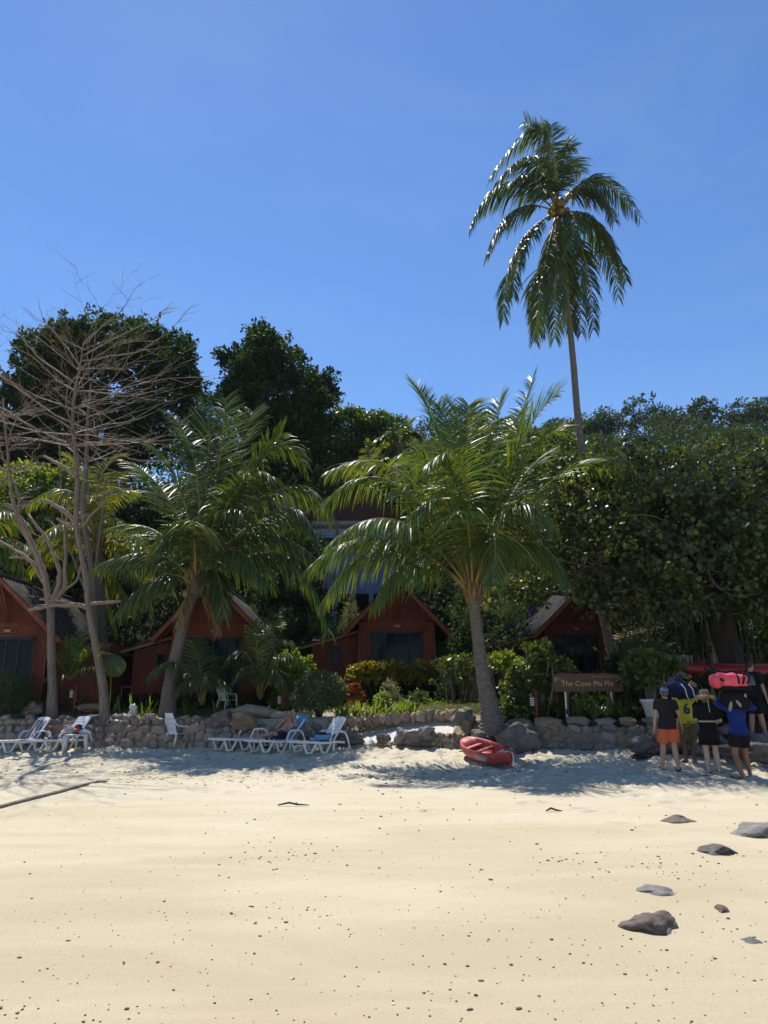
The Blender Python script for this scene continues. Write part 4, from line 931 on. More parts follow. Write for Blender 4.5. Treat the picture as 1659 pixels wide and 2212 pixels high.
# ---- the wide tree with heart-shaped leaves at the right
HT = [(A(1400, 1072, 21), (1.7, 1.6, 1.0)), (A(1530, 1067, 20.5), (1.6, 1.6, 1.0)), (A(1640, 1077, 20), (1.3, 1.6, 1.0)), (A(1330, 1132, 20.5), (1.6, 1.5, 1.2)), (A(1460, 1142, 19.8), (2.0, 1.6, 1.3)), (A(1600, 1142, 19.5), (1.8, 1.6, 1.3)),
      (A(1290, 1220, 20), (1.3, 1.3, 1.0)), (A(1400, 1230, 19.2), (1.6, 1.4, 1.0)), (A(1530, 1230, 18.8), (1.8, 1.4, 1.0)), (A(1650, 1230, 18.8), (1.2, 1.4, 1.0)), (A(1210, 1250, 20.5), (.95, .9, .45)), (A(1130, 1275, 20.6), (.95, .8, .34)), (A(1320, 1300, 19.4), (1.1, 1, .45)), (A(1450, 1300, 18.8), (1.2, 1, .45)),
      (A(1275, 1017, 22), (1.2, 1.2, .55)), (A(1385, 987, 22), (.65, .9, .55)), (A(1350, 1017, 22), (.6, .9, .5)), (A(1455, 1007, 22), (.55, .9, .45)), (A(1545, 982, 21.5), (.55, .9, .55)), (A(1500, 1017, 21.5), (.5, .8, .4)), (A(1605, 1017, 21.5), (.5, .8, .4)), (A(1650, 987, 21.3), (.45, .9, .45)), (A(1210, 1017, 22.5), (.6, .8, .45)),
      (A(1755, 1092, 20), (2.0, 2, 1.8)), (A(1740, 1220, 19), (1.6, 1.5, 1.2)), (A(1230, 1082, 22), (1.1, 1.2, 1.0)), (A(1235, 1160, 21.5), (1.1, 1.2, .9)), (A(1160, 1132, 23), (.9, 1, .9))]
TB = Vector(A(1570, 1455, 21)); TB.z = zg(TB.x, 21)
ht = thing('heart_leaf_tree', 'wide spreading tree with heart-shaped leaves shading the walkers', 'tree', TB)
bl = [(np.array(Vector(c) - TB), np.array(R)) for c, R in HT]
rs = random.Random(5); mb = MB()
fork = Vector(A(1555, 1290, 21)) - TB
nz_ = 26; R_ = []
for i in range(nz_ + 1):          # one trunk with buttress flutes
    h = i / nz_; c_ = Vector((0, 0, -.3)).lerp(fork, h) + Vector((.10 * sin(h * 5), 0, 0)); ring = []
    for q in range(40):
        a = 2 * pi * q / 40; fl = .5 + .5 * cos(a * 5 + 1.4 * sin(h * 3) + .6 * sin(a * 2)); n_ = mnoise.noise(Vector((cos(a) * 2.2, sin(a) * 2.2, h * 4)))
        r_ = (.36 + .34 * exp(-h * 4.5)) * (.70 + .42 * fl * (1 - .35 * h) + .22 * n_); ring.append(c_ + Vector((cos(a) * r_, sin(a) * r_, 0)))
    R_.append(ring)
mb.rings(R_)
mb.build('trunk', M['bark_shaded'], ht, smooth=True)
for c, R in bl:
    mb = MB(); pts = limb(mb, fork + Vector((rs.gauss(0, .15), rs.gauss(0, .15), 0)), Vector(c), .16, .04, rs, .1, 7, 7)
    for k in range(7):
        d = Vector((rs.gauss(0, 1), rs.gauss(0, 1), rs.gauss(0, .6))).normalized()
        limb(mb, pts[rs.choice((4, 5, 6, 7))], Vector(c) + Vector((d.x * R[0], d.y * R[1], d.z * R[2])), .03, .006, rs, .15, 5, 4)
    mb.build('branch', M['bark_pale'] if rs.random() < .4 else M['bark_dark'], ht, smooth=True)
rn_ = np.random.default_rng(55); full = [(c, R * .93) for c, R in bl]
for c, R in bl:
    for q in range(5):
        d = rn_.normal(0, 1, 3); d /= np.linalg.norm(d); full.append((c + d * R * rn_.uniform(.85, 1.15), R * rn_.uniform(.2, .36)))
for c, R in bl:
    mb = MB()
    for q in range(4):
        d = Vector((rs.gauss(0, 1), -abs(rs.gauss(.6, .5)), rs.gauss(0, .5))).normalized(); e_ = Vector(c) + Vector((d.x * R[0], d.y * R[1], d.z * R[2])) * 1.06
        limb(mb, Vector(c) * .97, e_, .022, .006, rs, .2, 6, 5)
    mb.build('branch', M['twig'], ht, smooth=True)
leaf_crown(ht, full, 2900, 9, .135, M['leaf_heart'], 81, 'heart', (.58, 1.1), .27, .65, .55, hemi=-1, flatten=.25, sv=.45)
# thin aerial roots and stems hanging under it
hr = MB()
for k in range(40):
    px = rs.uniform(1350, 1640); Y = rs.uniform(20.5, 24); p = Vector(A(px, rs.uniform(1290, 1340), Y)) - TB; q = Vector(p); q.z = zg(TB.x + p.x, Y) - TB.z
    limb(hr, p, q + Vector((rs.gauss(0, .2), 0, 0)), .012, .018, rs, .05, 5, 4)
tag(hr.build('hanging_roots', M['bark_dark'], ht, smooth=True), kind='stuff')

# ---- undergrowth on the slope behind the bungalows
def mound(px, py, Y, rx, ry, rz): return (A(px, py, Y), (rx, ry, rz))
und = [mound(40, 1330, 29.5, 2.6, 1.2, 1.6), mound(220, 1380, 28, 1.8, 1, 1.5), mound(240, 1440, 27.2, 1.0, .7, 1.0), mound(340, 1340, 30, 2.4, 1.2, 1.3), mound(640, 1380, 29, 1.6, 1, 1.2), mound(620, 1440, 27.6, 1.1, .8, 1.0), mound(700, 1330, 31, 1.5, 1, .9), mound(1010, 1330, 29.5, 1.6, 1.2, 1.3), mound(1090, 1360, 29, 1.6, 1.2, 1.3), mound(980, 1400, 28, 1.2, 1, 1.0), mound(1060, 1420, 27, 1.3, .9, .9),
       mound(1400, 1350, 28, 2.0, 1.2, 1.6), mound(1500, 1330, 27, 2.0, 1.2, 1.8), mound(1600, 1360, 27, 2.2, 1.2, 1.8), mound(1420, 1430, 26, 1.6, 1, 1.0), mound(1560, 1430, 26, 1.8, 1, 1.0), mound(1690, 1400, 26, 1.8, 1.2, 2.2), mound(1360, 1270, 31, 2, 1.2, 2), mound(1540, 1240, 31, 2.6, 1.4, 2.4), mound(1700, 1240, 30, 2, 1.4, 2.6), mound(930, 1290, 33, 2, 1.2, 1.6), mound(-60, 1420, 28, 1.8, 1.2, 1.6), mound(1370, 1400, 24.5, 1.2, .8, .8), mound(1460, 1400, 24.8, 1.4, .8, 1.2), mound(1560, 1400, 24.5, 1.4, .8, 1.2), mound(1650, 1410, 24, 1.4, .8, 1.2), mound(1400, 1310, 26, 1.6, 1, 1.4), mound(1510, 1290, 25.5, 1.6, 1, 1.4), mound(1620, 1300, 25.5, 1.8, 1, 1.6)]
rr_ = random.Random(8)
for k in range(70):
    Y = rr_.uniform(31, 52); px = rr_.uniform(-60, 1720); q = at(px, 1300, Y); R = rr_.uniform(1.0, 1.9)
    if 690 < px < 1150 and Y < 39: continue
    und.append(((q.x, Y, zg(q.x, Y) + R * .3), (R * 1.3, R, R * .9)))
u = leaf_crown(None, [(np.array(c), np.array(R)) for c, R in und], 7600, 9, .19, M['leaf_dark'], 91, 'oval', (.3, 1.05), .4, name='slope_undergrowth')
tag(u, 'dense dark undergrowth covering the slope behind the bungalows', 'undergrowth', kind='stuff')

# ---- forest on the far hill
r = np.random.default_rng(14); fb = []
def hz(x, y):
    return float(garden_z(x, y))
for k in range(420):
    Y = r.uniform(52, 118); X = r.uniform(-.62 * Y, .64 * Y)
    if X < -.1 * Y and r.random() < .75: continue
    R = r.uniform(1.8, 3.4) * (.8 + Y / 200)
    z = hz(X, Y) + (float(vnoise(X * .12, Y * .12, 12)) - .5) * 5 * min(1, (Y - 32) / 30)
    fb.append((np.array((X, Y, z + R * .9)), np.array((R, R, R * r.uniform(.7, 1.05)))))
fo = leaf_crown(None, fb, 13000, 7, .5, M['leaf_hill'], 15, 'oval', (.75, 1.05), .8, name='hill_forest', hemi=-.3)
tag(fo, 'hazy green forest covering the far hill', 'forest', kind='stuff')
RIDGE = [(1385, 882, 112, 3.0, 'umbrella-shaped tree standing out on the far ridge'), (1520, 884, 112, 2.4, 'dark pointed tree on the ridge near the right edge'), (1300, 912, 110, 1.9, 'small pale tree on the ridge right of the tall palm'), (1250, 932, 110, 2.2, 'low rounded tree on the ridge beside the palm trunk'), (1600, 890, 112, 2.8, 'broad tree on the ridge by the right edge'), (1200, 938, 108, 2.2, 'rounded tree on the ridge left of the palm trunk'), (1450, 902, 112, 2.3, 'rounded tree in the middle of the far ridge'), (1650, 882, 114, 2.6, 'highest tree on the ridge at the right edge')]
for i, (px, py, Y, R, lab) in enumerate(RIDGE):
    c = Vector(A(px, py, Y)); b = Vector((c.x, Y, hz(c.x, Y)))
    leafy_tree(lab, b, [(tuple(c), (R, R, R * .7)), (tuple(c + Vector((R * .6, 0, -R * .5))), (R * .7, R * .7, R * .6)), (tuple(c + Vector((-R * .7, 0, -R * .6))), (R * .7, R * .7, R * .6)), (tuple((c + b) / 2), (R * 1.1, R, R))], 190, 8, .55, M['leaf_hill'], 200 + i, .22, group='trees on the far ridge', cl=.6, name='ridge_tree')

# ================================================================== bare trees
def grow(mb, p, d, L, r, depth, rs, flat=.35, nseg=5):
    """One zigzag bare twig with alternating side twigs."""
    pts = [p.copy()]; rad = [r]; side = 1
    for i in range(nseg):
        d = (d + Vector((rs.gauss(0, .2), rs.gauss(0, .2), rs.gauss(.03, .10)))).normalized()
        if d.z > .5: d.z = .5; d.normalize()
        p = p + d * (L / nseg); pts.append(p.copy()); rad.append(r * (1 - .78 * (i + 1) / nseg))
        if depth > 0 and i < nseg:
            for q in range(1 if rs.random() < .85 else 0):
                ax = Vector((rs.gauss(0, .25), rs.gauss(0, .25), 1)).normalized(); ang = side * rs.uniform(.45, 1.0); side = -side
                e = Matrix.Rotation(ang, 3, ax) @ d; e.z = e.z * .8 + rs.uniform(-.05, .22); e.normalize()
                grow(mb, p.copy(), e, L * rs.uniform(.36, .66) * (1 - .45 * i / nseg), max(r * .5 * (1 - .6 * i / nseg), .006), depth - 1, rs, flat, 4)
    mb.tube(pts, rad, 6 if r > .03 else (4 if r > .012 else 3), cap=r > .02)
def bare_tree(label, base_px, Y, path, radii, limbs, seed, group='bare trees'):
    b = at(*base_px, Y); t = thing('bare_tree', label, 'bare tree', b, 0, group); rs = random.Random(seed)
    loc = lambda px, py, dy=0: at(px, py, Y + dy) - b
    P = [Vector((0, 0, -.25))] + [loc(*q) for q in path]
    pts = []; rad = []
    for k in range(len(P) - 1):
        p0, p1, p2, p3 = P[max(k - 1, 0)], P[k], P[k + 1], P[min(k + 2, len(P) - 1)]
        for s in range(5):
            f = s / 5; pts.append(.5 * ((2 * p1) + (p2 - p0) * f + (2 * p0 - 5 * p1 + 4 * p2 - p3) * f * f + (3 * p1 - p0 - 3 * p2 + p3) * f ** 3)); rad.append((radii[k] + (radii[k + 1] - radii[k]) * f) * rs.uniform(.96, 1.04))
    pts.append(P[-1]); rad.append(radii[-1])
    MB().tube(pts, rad, 14).build('trunk', M['bark_pale'], t, smooth=True)
    for lm in limbs:
        mb = MB(); kind = lm[0]
        if kind == 'path':     # explicit limb through picture positions, twigs on its outer part
            Q = [loc(*q) for q in lm[1]]; r0, r1, dep, ntw = lm[2:6]
            n = len(Q); rr = [r0 + (r1 - r0) * i / (n - 1) for i in range(n)]
            fine = []; fr_ = []
            for k in range(n - 1):
                for s in range(4): fine.append(Q[k].lerp(Q[k + 1], s / 4) + Vector((rs.gauss(0, 1), rs.gauss(0, 1), rs.gauss(0, 1))) * .012 * (s > 0)); fr_.append(rr[k] + (rr[k + 1] - rr[k]) * s / 4)
            fine.append(Q[-1]); fr_.append(r1); mb.tube(fine, fr_, 8)
            for w in range(ntw):
                i = rs.randrange(len(fine) // 3, len(fine)); d = (fine[min(i + 1, len(fine) - 1)] - fine[max(i - 1, 0)]).normalized()
                e = (d + Vector((rs.gauss(0, .7), rs.gauss(0, .7), rs.gauss(.2, .5)))).normalized()
                grow(mb, fine[i].copy(), e, rs.uniform(.4, .95), max(fr_[i] * .45, .009), dep, rs)
        else:                  # whorl of spreading limbs at one height of the trunk
            c = loc(*lm[1]); n, L, el, r0 = lm[2:6]; a0 = rs.uniform(0, 6.28)
            for i in range(n):
                a = a0 + 2 * pi * i / n + rs.gauss(0, .4); e = min(el + rs.gauss(0, .16), .5)
                grow(mb, c.copy(), Vector((cos(a) * cos(e), sin(a) * cos(e), sin(e))), L * rs.uniform(.55, 1.2), r0 * rs.uniform(.8, 1.1), 2, rs, nseg=8)
        mb.build('branch', M['twig'], t, smooth=True)
    return t
bt1 = bare_tree('large bare tree with tiers of leafless branches', (227, 1555), 21.25,
    [(224, 1500), (215, 1440), (204, 1380), (193, 1320), (184, 1240), (165, 1135), (167, 1035), (160, 952), (157, 903), (163, 838), (173, 789), (180, 740)],
    [.175, .13, .115, .105, .098, .086, .077, .07, .06, .05, .04, .028, .016],
    [('whorl', (166, 1035), 3, 1.6, .35, .035), ('whorl', (161, 965), 5, 4.2, .14, .028), ('whorl', (159, 940), 4, 3.9, .22, .025), ('whorl', (158, 915), 4, 4.0, .26, .026), ('whorl', (157, 885), 4, 3.7, .32, .025), ('whorl', (163, 845), 4, 2.8, .35, .023), ('whorl', (170, 800), 4, 2.0, .42, .019), ('whorl', (178, 755), 3, 1.1, .5, .018),
     ('path', [(180, 745), (225, 700), (262, 672), (290, 625)], .028, .006, 1, 5), ('path', [(176, 770), (250, 730), (330, 690), (375, 652)], .03, .006, 1, 6), ('path', [(172, 790), (120, 720), (92, 690), (80, 640)], .026, .005, 0, 2), ('path', [(174, 780), (300, 760), (370, 715), (398, 680)], .03, .005, 1, 6), ('path', [(165, 830), (80, 770), (40, 720), (2, 712)], .03, .005, 1, 6),
     ('path', [(192, 1312), (160, 1306), (110, 1308), (62, 1318)], .075, .05, 0, 2), ('path', [(194, 1306), (215, 1302), (245, 1301), (262, 1299)], .06, .045, 0, 0), ('path', [(150, 1303), (115, 1296), (85, 1296)], .04, .022, 0, 2),
     ('path', [(166, 1130), (140, 1105), (110, 1085), (88, 1080)], .075, .05, 0, 0), ('path', [(163, 1140), (135, 1128), (122, 1120)], .05, .035, 0, 0), ('path', [(167, 1030), (140, 1010), (105, 990), (95, 985)], .06, .035, 0, 0), ('path', [(175, 1140), (200, 1110), (225, 1085), (245, 1060)], .05, .015, 2, 5)], 301)
bt2 = bare_tree('straight bare trunk with broken forked limbs', (114, 1546), 22.0,
    [(113, 1480), (111, 1420), (110, 1360), (109, 1312)], [.20, .135, .12, .112, .11],
    [('path', [(109, 1318), (100, 1260), (78, 1195), (52, 1140), (30, 1095), (20, 1020), (12, 930), (6, 860)], .12, .02, 2, 9), ('path', [(112, 1312), (125, 1270), (130, 1240), (118, 1200), (105, 1170), (60, 1110)], .10, .04, 1, 3), ('path', [(118, 1300), (140, 1270), (142, 1200), (140, 1140), (150, 1060)], .085, .035, 2, 5),
     ('path', [(98, 1262), (70, 1215), (45, 1195), (10, 1175), (-40, 1150)], .07, .03, 2, 5), ('path', [(80, 1200), (40, 1130), (42, 1080), (30, 1040), (-10, 1000)], .06, .02, 2, 6), ('path', [(130, 1285), (165, 1255), (178, 1220), (172, 1190)], .05, .03, 0, 0), ('path', [(70, 1215), (50, 1205), (20, 1205)], .04, .03, 0, 0), ('whorl', (20, 1020), 5, 2.6, .3, .036), ('whorl', (8, 900), 5, 2.6, .35, .034), ('whorl', (14, 960), 4, 2.4, .2, .034)], 302)
bt3 = bare_tree('thin grey leafless tree behind the large bare tree', (206, 1500), 24.5,
    [(205, 1400), (200, 1250), (180, 1110), (186, 1000), (190, 900), (196, 830)], [.14, .12, .11, .10, .08, .055, .03, .02],
    [('whorl', (186, 1000), 4, 2.4, .4, .032), ('whorl', (190, 900), 4, 2.4, .4, .03), ('path', [(200, 1280), (212, 1180), (222, 1100), (228, 1030)], .05, .02, 1, 3), ('path', [(204, 1330), (170, 1240), (138, 1150), (132, 1080), (128, 960)], .05, .02, 2, 5)], 303)
# ================================================================== sea air between the camera and the hill
hzb = MB().box((0, 60, 29), (700, 330, 62)); ho_ = hzb.build('haze', bpy.data.materials.new('haze'), None)
hm = ho_.data.materials[0]; hm.use_nodes = True; hm.node_tree.nodes.clear()
_o = hm.node_tree.nodes.new('ShaderNodeOutputMaterial'); _v = hm.node_tree.nodes.new('ShaderNodeVolumePrincipled')
_v.inputs['Color'].default_value = (.80, .88, 1.0, 1); _v.inputs['Density'].default_value = .00016; _v.inputs['Anisotropy'].default_value = 0
hm.node_tree.links.new(_v.outputs[0], _o.inputs['Volume'])
tag(ho_, 'faint sea haze in front of the far hill', kind='stuff')
# ================================================================== garden plants
def gbase(px, Y, dz=0.0):
    p = at(px, 1500, Y); return Vector((p.x, Y, zg(p.x, Y) + dz))
def strap(parent, n, L, w, mat, seed, spread=1.0, name='leaf', c=Vector((0, 0, 0)), arch=.6, joined=True):
    """Rosette of long arching strap leaves."""
    r = np.random.default_rng(seed); seg = 5; nv = (seg + 1) * 2; Vs = []; rn = []
    for i in range(n):
        a = r.uniform(0, 2 * pi); h = np.array([cos(a), sin(a), 0]); s = np.array([-sin(a), cos(a), 0]); l = L * r.uniform(.65, 1.15)
        el = r.uniform(.5, 1.35); d = h * cos(el) * spread + UP * sin(el); d /= np.linalg.norm(d); p = np.array(c) + h * .03; g = arch * r.uniform(.5, 1.5)
        for k in range(seg + 1):
            f = k / seg; ww = w * (0.55 + 1.2 * f * (1 - f) * 1.6) * (1 if f < .99 else .1) * (1 - f * .4)
            up_ = np.cross(s, d); Vs.append(p - s * ww + up_ * ww * .4); Vs.append(p + s * ww + up_ * ww * .4)
            p = p + d * l / seg; d = d - UP * g * .22; d /= np.linalg.norm(d)
        rn += [min(1, max(0, r.normal(.4, .22)))] * nv
    q = np.array([[2 * k, 2 * k + 1, 2 * k + 3, 2 * k + 2] for k in range(seg)])[None]
    Fq = (q + (np.arange(n) * nv)[:, None, None]).reshape(-1, 4)
    return npmesh(name, np.array(Vs), Fq, mat, parent, np.array(rn), smooth=True)
def strap_plant(label, loc, n, L, w, mat, seed, group=None, name='strap_leaf_plant', cat='plant', **kw):
    t = thing(name, label, cat, loc, 0, group)
    MB().cone((0, 0, -.05), w * 1.6, (0, 0, .08), w * 1.2, 7).build('stem', M['petiole'], t, smooth=True)
    tag(strap(t, n, L, w, mat, seed, name='leaves', **kw), kind='stuff'); return t
def bush(label, loc, blobs, ncl, per, size, mat, seed, shape='oval', stems=5, name='shrub', cat='shrub', group=None, bark='bark_dark', **kw):
    """blobs relative to loc."""
    t = thing(name, label, cat, loc, 0, group); rs = random.Random(seed)
    for k in range(stems):
        c, R = rs.choice(blobs); mb = MB(); e = Vector(c) + Vector((rs.uniform(-.6, .6) * R[0], rs.uniform(-.6, .6) * R[1], rs.uniform(-.3, .3) * R[2]))
        limb(mb, (rs.uniform(-.1, .1) + c[0] * .4, rs.uniform(-.08, .08), -.08), e, .03, .01, rs, .12, 5, 6); mb.build('stem', M[bark], t, smooth=True)
    leaf_crown(t, [(np.array(c), np.array(R)) for c, R in blobs], ncl, per, size, mat, seed, shape, name='foliage', **kw)
    return t
def rosettes(label, loc, blobs, ncl, per, size, mat, seed, shape='paddle', name='shrub', cat='shrub', stems=8, bark='bark_pale', group=None):
    """Shrub whose leaves stand in rosettes at the shoot tips."""
    t = thing(name, label, cat, loc, 0, group); rs = random.Random(seed); r = np.random.default_rng(seed)
    bl = [(np.array(c), np.array(R)) for c, R in blobs]; P, O = crown_points(bl, ncl, r, (.35, 1.05), .3, -.5)
    for k in range(stems):
        i = r.integers(ncl); mb = MB(); limb(mb, (P[i][0] * .5, P[i][1] * .5, -.08), P[i], .028, .01, rs, .15, 6, 6)
        for q in range(3):
            j = int(np.argmin(np.linalg.norm(P - P[i] - r.normal(0, .25, 3), axis=1))); limb(mb, Vector(P[i]) * .75, P[j], .014, .008, rs, .1, 4, 5)
        mb.build('stem', M[bark], t, smooth=True)
    ax = nrm(O + np.array([0, 0, .9]) + r.normal(0, .3, (ncl, 3))); n = ncl * per
    Pi = np.repeat(P, per, 0); Ai = np.repeat(ax, per, 0); D = nrm(Ai * .45 + r.normal(0, .8, (n, 3)) * .9)
    rv = np.clip(np.repeat(r.beta(2, 3, ncl), per) * .8 + r.random(n) * .3, 0, 1)
    tag(leaves('foliage', Pi, D, size * r.uniform(.7, 1.2, n), mat, t, shape, seed + 1, rv, .4), kind='stuff'); return t

# clipped bushes
b = gbase(14, 21.9); bush('clipped round dark bush at the left edge', b, [((0, 0, .78), (.72, .62, .58)), ((.25, 0, .7), (.5, .55, .5))], 1300, 8, .048, M['leaf_clip'], 401, stems=9, shell=(.82, 1.02), cl=.09, rough=.1, hemi=-1)
b = gbase(690, 21.25, .05); bush('round clipped bush above the third lounger', b, [((0, 0, .66), (.76, .66, .56)), ((.05, 0, .72), (.72, .6, .52))], 1500, 9, .048, M['leaf_clip'], 402, stems=8, shell=(.82, 1.02), cl=.09, rough=.1, hemi=-1)
b = gbase(607, 23.2); bush('small cone-shaped clipped shrub beside the garden lamp', b, [((0, 0, .3), (.36, .34, .3)), ((0, 0, .55), (.25, .24, .28)), ((0, 0, .78), (.12, .12, .2))], 500, 8, .05, M['leaf_bright'], 403, stems=3, shell=(.75, 1.02), cl=.08, rough=.1)
b = gbase(870, 24.3); HB = [((-1.55 + .31 * i, .05 * ((i * 7) % 3 - 1), .95 + .05 * ((i * 5) % 3 - 1)), (.3, .34, .42)) for i in range(12)]
hd = rosettes('yellow green croton hedge in front of the third bungalow', b, HB, 760, 11, .16, M['leaf_croton'], 404, 'paddle', name='croton_hedge', cat='hedge', stems=20, bark='bark_dark')
bush('dense dark lower shrubs under the croton hedge', b + Vector((0, .25, 0)), [((-1.2 + .4 * i, .1, .45), (.32, .3, .42)) for i in range(8)], 500, 8, .12, M['leaf_dark'], 405, stems=6, cl=.15)
b = gbase(766, 22.9); rosettes('red leaved croton beside the yellow hedge', b, [((0, 0, .35), (.26, .24, .3)), ((-.05, 0, .62), (.2, .2, .25))], 42, 12, .17, M['leaf_red'], 406, 'long', name='red_croton', stems=4)
b = gbase(842, 22.6); bush('pale small-leaved shrub before the croton hedge', b, [((0, 0, .5), (.3, .25, .42)), ((.15, 0, .3), (.25, .25, .25))], 170, 9, .05, M['leaf_grey'], 407, stems=5, cl=.12)
for i, px in enumerate((828, 905, 972, 1000)):
    b = gbase(px, 22.0 + .3 * i)
    bush(('small clipped green ball left of the pale shrub', 'leafy low shrub below the middle of the hedge', 'dark leafy shrub at the right end of the hedge', 'dark shrub close to the swollen palm trunk')[i], b, [((0, 0, .3), ((.22, .35, .5, .45)[i], .3, (.26, .25, .5, .55)[i]))], (120, 150, 260, 260)[i], 8, .075, M[('leaf_bright', 'leaf_mid', 'leaf_dark', 'leaf_dark')[i]], 410 + i, stems=3, cl=.12)
# frangipanis
b = gbase(636, 23.2); rosettes('frangipani with pale green leaves behind the round bush', b, [((0, 0, 1.35), (.72, .5, .35)), ((.2, 0, 1.05), (.6, .4, .3)), ((-.2, 0, 1.5), (.4, .4, .25))], 64, 11, .24, M['leaf_bright'], 420, 'paddle', name='frangipani', cat='shrub', stems=14)
b = gbase(985, 22.3); rosettes('twiggy frangipani with dull leaves behind the leaning palm', b, [((0, 0, 1.1), (.75, .5, .55)), ((.7, 0, 1.15), (.6, .5, .5)), ((.2, 0, .7), (.7, .5, .4))], 110, 9, .17, M['leaf_mid'], 421, 'paddle', name='frangipani', cat='shrub', stems=26)
b = gbase(1090, 21.4); rosettes('bright leaved frangipani right of the leaning palm', b, [((0, 0, 1.3), (.5, .4, .35)), ((.55, 0, 1.15), (.5, .4, .3))], 55, 11, .19, M['leaf_bright'], 422, 'paddle', name='frangipani', cat='shrub', stems=12)
# beach cabbage left of the sign
b = gbase(1150, 19.1); rosettes('big glossy beach cabbage shrub left of the sign', b, [((0, 0, .9), (.75, .5, .55)), ((.5, -.1, 1.25), (.6, .45, .4)), ((-.4, 0, .55), (.5, .4, .45)), ((.95, -.1, 1.05), (.35, .35, .28)), ((.1, -.1, 1.65), (.45, .4, .28)), ((.55, 0, .5), (.5, .4, .4))], 210, 11, .20, M['leaf_mid'], 423, 'paddle', name='beach_cabbage', cat='shrub', stems=16)
b = gbase(1120, 18.9); bush('low leafy shrub at the foot of the leaning palm', b, [((0, 0, .3), (.5, .35, .3)), ((.5, 0, .35), (.4, .3, .3)), ((.9, 0, .3), (.4, .3, .28))], 260, 9, .10, M['leaf_mid'], 424, stems=6, cl=.15)
# lilies in front of the stone edging and below the sign
rs = random.Random(44)
for i in range(26):
    px = 728 + i * 6.8 + rs.uniform(-3, 3); Y = rs.uniform(21.2, 22.0); strap_plant('bright strap-leaved lily in the bed behind the edging stones', gbase(px, Y), 13, .50, .022, M['leaf_bright'], 500 + i, 'bright lilies behind the edging stones', name='lily', arch=.5)
for i in range(26):
    px = 1082 + i * 11 + rs.uniform(-4, 4); Y = float(wall_y(at(px, 1500, 18).x)) + rs.uniform(.45, 1.0); strap_plant('dark strap-leaved lily planted along the right wall', gbase(px, Y), 15, .62, .03, M['leaf_mid'], 540 + i, 'dark lilies along the right wall', name='lily', arch=.7)
SP = [(248, 22.4), (262, 22.7), (292, 22.5), (312, 22.3), (328, 22.6), (404, 22.3), (418, 22.6), (468, 22.4), (512, 22.5), (590, 22.3), (618, 22.4), (640, 22.2)]
for i, (px, Y) in enumerate(SP):
    strap_plant('young upright spear-leaved plant in the sandy bed', gbase(px, Y), 7, .62, .032, M['leaf_bright'] if i % 3 else M['leaf_mid'], 580 + i, 'spear-leaved plants in the sandy bed', name='spear_leaf_plant', arch=.25, spread=.8)
for i, px in enumerate((95, 103, 140, 152, 165, 180, 192)):
    t = thing('seedling', 'thin seedling with drooping narrow leaves before the dark bungalow', 'seedling', gbase(px, 22.7 + .2 * (i % 3)), 0, 'thin seedlings in the sand'); r = np.random.default_rng(i)
    h = .38 + .1 * (i % 3); mb = MB(); mb.tube([(0, 0, -.05), (.02, 0, h)], .006, 5); mb.build('stem', M['petiole'], t)
    n = 26; z = r.uniform(.4, 1, n) * h; a = r.uniform(0, 6.28, n); tag(leaves('foliage', np.stack([z * 0, z * 0, z], -1), np.stack([np.cos(a), np.sin(a), r.normal(.1, .4, n)], -1), r.uniform(.12, .2, n), M['leaf_bright'], t, 'long', i), kind='stuff')
# ground cover
def patch(name, label, poly, n, size, mat, seed, h=.12, shape='oval'):
    r = np.random.default_rng(seed); P = []
    for k in range(n):
        px = r.uniform(poly[0], poly[1]); Y = r.uniform(poly[2], poly[3]); g = gbase(px, Y); P.append((g.x, g.y, g.z + r.random() * h))
    P = np.array(P); D = nrm(r.normal(0, .7, (n, 3)) + np.array([0, 0, .8]))
    return tag(leaves(name, P, D, size * r.uniform(.7, 1.3, n), mat, None, shape, seed), label, 'ground cover', kind='stuff')
patch('ground_cover', 'lime green ground cover in front of the hedge', (820, 1045, 21.9, 23.0), 5200, .085, M['leaf_bright'], 601, .28)
patch('ground_cover', 'grey green herb patch beside the leaning palm', (905, 1040, 20.6, 21.7), 4600, .06, M['leaf_grey'], 602, .26, 'long')
patch('ground_cover', 'dark green ground cover below the beach cabbage shrub', (1080, 1200, 19.4, 20.2), 2600, .09, M['leaf_mid'], 603, .25)
patch('ground_cover', 'low weeds around the left palm trunks', (280, 700, 21.6, 23.5), 1500, .07, M['leaf_mid'], 604, .06)
patch('ground_cover', 'low green plants in front of bungalow footings', (-30, 700, 23.8, 24.6), 5200, .12, M['leaf_dark'], 605, .45)
patch('ground_cover', 'dark low plants below the shaded bungalow', (1080, 1659, 20.2, 25.5), 9000, .12, M['leaf_dark'], 606, .5)
